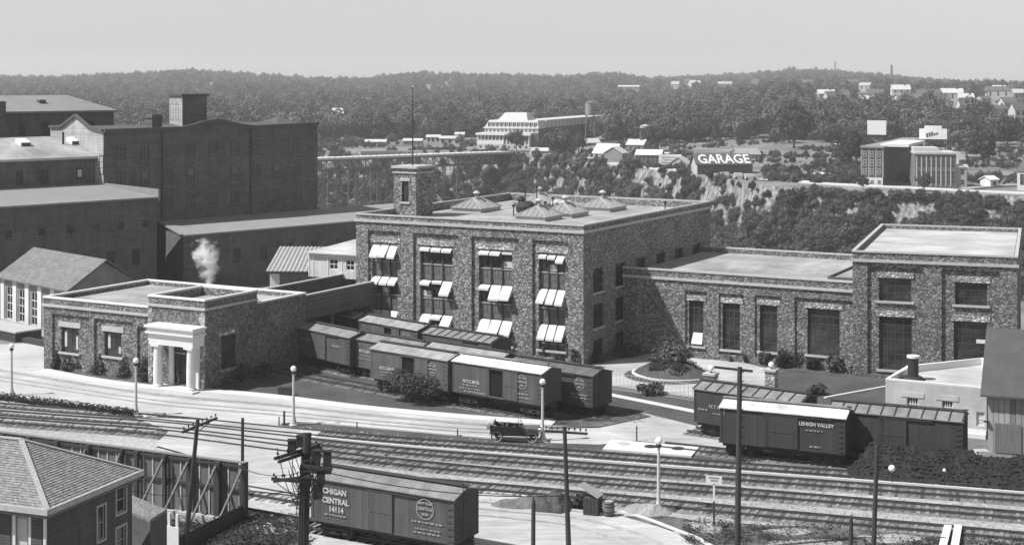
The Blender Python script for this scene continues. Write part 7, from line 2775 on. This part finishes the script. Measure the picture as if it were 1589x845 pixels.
def cover(o, n, h, s):
    me_ = o.data
    rr = random.Random(31)
    fl_ = [f for f in me_.polygons if f.center.z > .12]
    for _ in range(n):
        f = rr.choice(fl_)
        a_, b_, c_ = [me_.vertices[i].co for i in f.vertices[:3]]
        u_, v_ = rr.random(), rr.random()
        p = a_ + (b_ - a_) * u_ + (c_ - b_) * v_ + o.location
        for k in range(2):
            c = p + Vector((rr.gauss(0, .1), rr.gauss(0, .1), rr.uniform(.0, h)))
            a = rr.uniform(0, 6.28)
            t = Vector((cos(a), sin(a), rr.uniform(-.3, .6))) * s * rr.uniform(.5, 1.3)
            w = Vector((-sin(a), cos(a), rr.uniform(-.3, .6))) * s * .6
            i = len(vs)
            vs.extend([c - t, c - w, c + t, c + w])
            fs.append((i, i + 1, i + 2, i + 3))


weedpatch(300, 480, 800, 850, 900, .3, .1)
weedpatch(1120, 1320, 815, 845, 420, .25, .08)
weedpatch(1320, 1589, 835, 860, 400, .3, .09)
weedpatch(1060, 1150, 808, 845, 350, .25, .08)
weedpatch(240, 460, 806, 850, 900, .35, .1)
for px in range(-20, 205, 4): weedpatch(px, px + 5, 616 + px * .128, 624 + px * .115, 26, .55, .12)
weedpatch(1140, 1185, 700, 716, 200, .25, .1)
weedpatch(880, 1000, 636, 655, 250, .12, .07)
me = bpy.data.meshes.new('weeds')
me.from_pydata([tuple(v) for v in vs], [], fs)
me.materials.append(LEAFD)
tag(link('weeds', me), kind='stuff')
# loose stones on the ballast
SMESH = MB()
rw_ = random.Random(5)
for _ in range(5200):
    px, k = rw_.uniform(440, 1589), rw_.random()
    y = 660 + (px - 440) * .075 + k * (96 + (px - 440) * .01)
    p = GP(px, y)
    s = rw_.uniform(.05, .12)
    SMESH.add([p + Vector((-s, -s * .7, 0)), p + Vector((s, -s * .5, 0)), p + Vector((.3 * s, s, 0)), p + Vector((0, 0, s * 1.1))], [(0, 1, 3), (1, 2, 3), (2, 0, 3)])
tag(SMESH.obj('loose_ballast', BALLASTL), kind='stuff')

# ------------------------------------------------------------------ steam from behind the office
sp_ = AT(321, 425, 172)
st = bpy.data.meshes.new('steam')
bmx = MB()
nseg, nr = 18, 20
for k in range(nr + 1):
    t = k / nr
    r = .9 + 1.5 * t if t < .93 else 2.2 * (1 - t) / .07 + .05
    for i in range(nseg):
        a = 2 * pi * i / nseg
        bmx.v.append(Vector((.25 * sin(t * 5) + r * cos(a), r * sin(a), t * 6.8)))
for k in range(nr):
    for i in range(nseg):
        j = (i + 1) % nseg
        bmx.f.append((k * nseg + i, k * nseg + j, (k + 1) * nseg + j, (k + 1) * nseg + i))
bmx.f += [list(range(nseg))[::-1], [nr * nseg + i for i in range(nseg)]]
smm = bpy.data.materials.new('steam')
smm.use_nodes = True
n, l = smm.node_tree.nodes, smm.node_tree.links
n.remove(n['Principled BSDF'])
pv = n.new('ShaderNodeVolumePrincipled')
pv.inputs['Color'].default_value = (.99, .99, .99, 1)
tc = n.new('ShaderNodeTexCoord')
sx = n.new('ShaderNodeSeparateXYZ')
l.new(tc.outputs['Object'], sx.inputs[0])


def mth(op, a, bb=None):
    x = n.new('ShaderNodeMath')
    x.operation = op
    for i, q in enumerate((a, bb)):
        if q is None: continue
        if isinstance(q, (int, float)): x.inputs[i].default_value = q
        else: l.new(q, x.inputs[i])
    return x.outputs[0]


nz = n.new('ShaderNodeTexNoise')
nz.inputs['Scale'].default_value = 1.0
nz.inputs['Detail'].default_value = 6
nz.inputs['Distortion'].default_value = .8
l.new(tc.outputs['Object'], nz.inputs['Vector'])
# a puff that widens as it rises and frays at its edge
rad = mth('SQRT', mth('ADD', mth('POWER', mth('SUBTRACT', sx.outputs[0], mth('MULTIPLY', mth('SINE', mth('MULTIPLY', sx.outputs[2], .8)), .3)), 2.0), mth('POWER', sx.outputs[1], 2.0)))
lim = mth('ADD', .5, mth('MULTIPLY', sx.outputs[2], .27))
d = mth('SUBTRACT', 1.0, mth('DIVIDE', rad, lim))
topf = mth('MULTIPLY', mth('SUBTRACT', sx.outputs[2], 4.2), .45)
d = mth('SUBTRACT', d, mth('MAXIMUM', topf, 0.0))
d = mth('ADD', d, mth('MULTIPLY', mth('SUBTRACT', nz.outputs[0], .52), 3.6))
d = mth('MULTIPLY', mth('POWER', mth('MINIMUM', mth('MAXIMUM', d, 0.0), 1.6), 1.7), 3.4)
l.new(d, pv.inputs['Density'])
l.new(pv.outputs[0], n['Material Output'].inputs['Volume'])
o = bmx.obj('steam_plume', smm)
o.location = (sp_.x, sp_.y, sp_.z - 2.0)
tag(o, kind='stuff')

# ------------------------------------------------------------------ haze
hm = bpy.data.materials.new('haze')
hm.use_nodes = True
n, l = hm.node_tree.nodes, hm.node_tree.links
n.remove(n['Principled BSDF'])
pv = n.new('ShaderNodeVolumePrincipled')
pv.inputs['Color'].default_value = (.95, .95, .95, 1)
pv.inputs['Density'].default_value = 0.00020
pv.inputs['Anisotropy'].default_value = 0.1
l.new(pv.outputs[0], n['Material Output'].inputs['Volume'])
o = MB().box(-4300, 4300, -200, 4900, -48, 90).obj('haze', hm)
tag(o, kind='stuff')
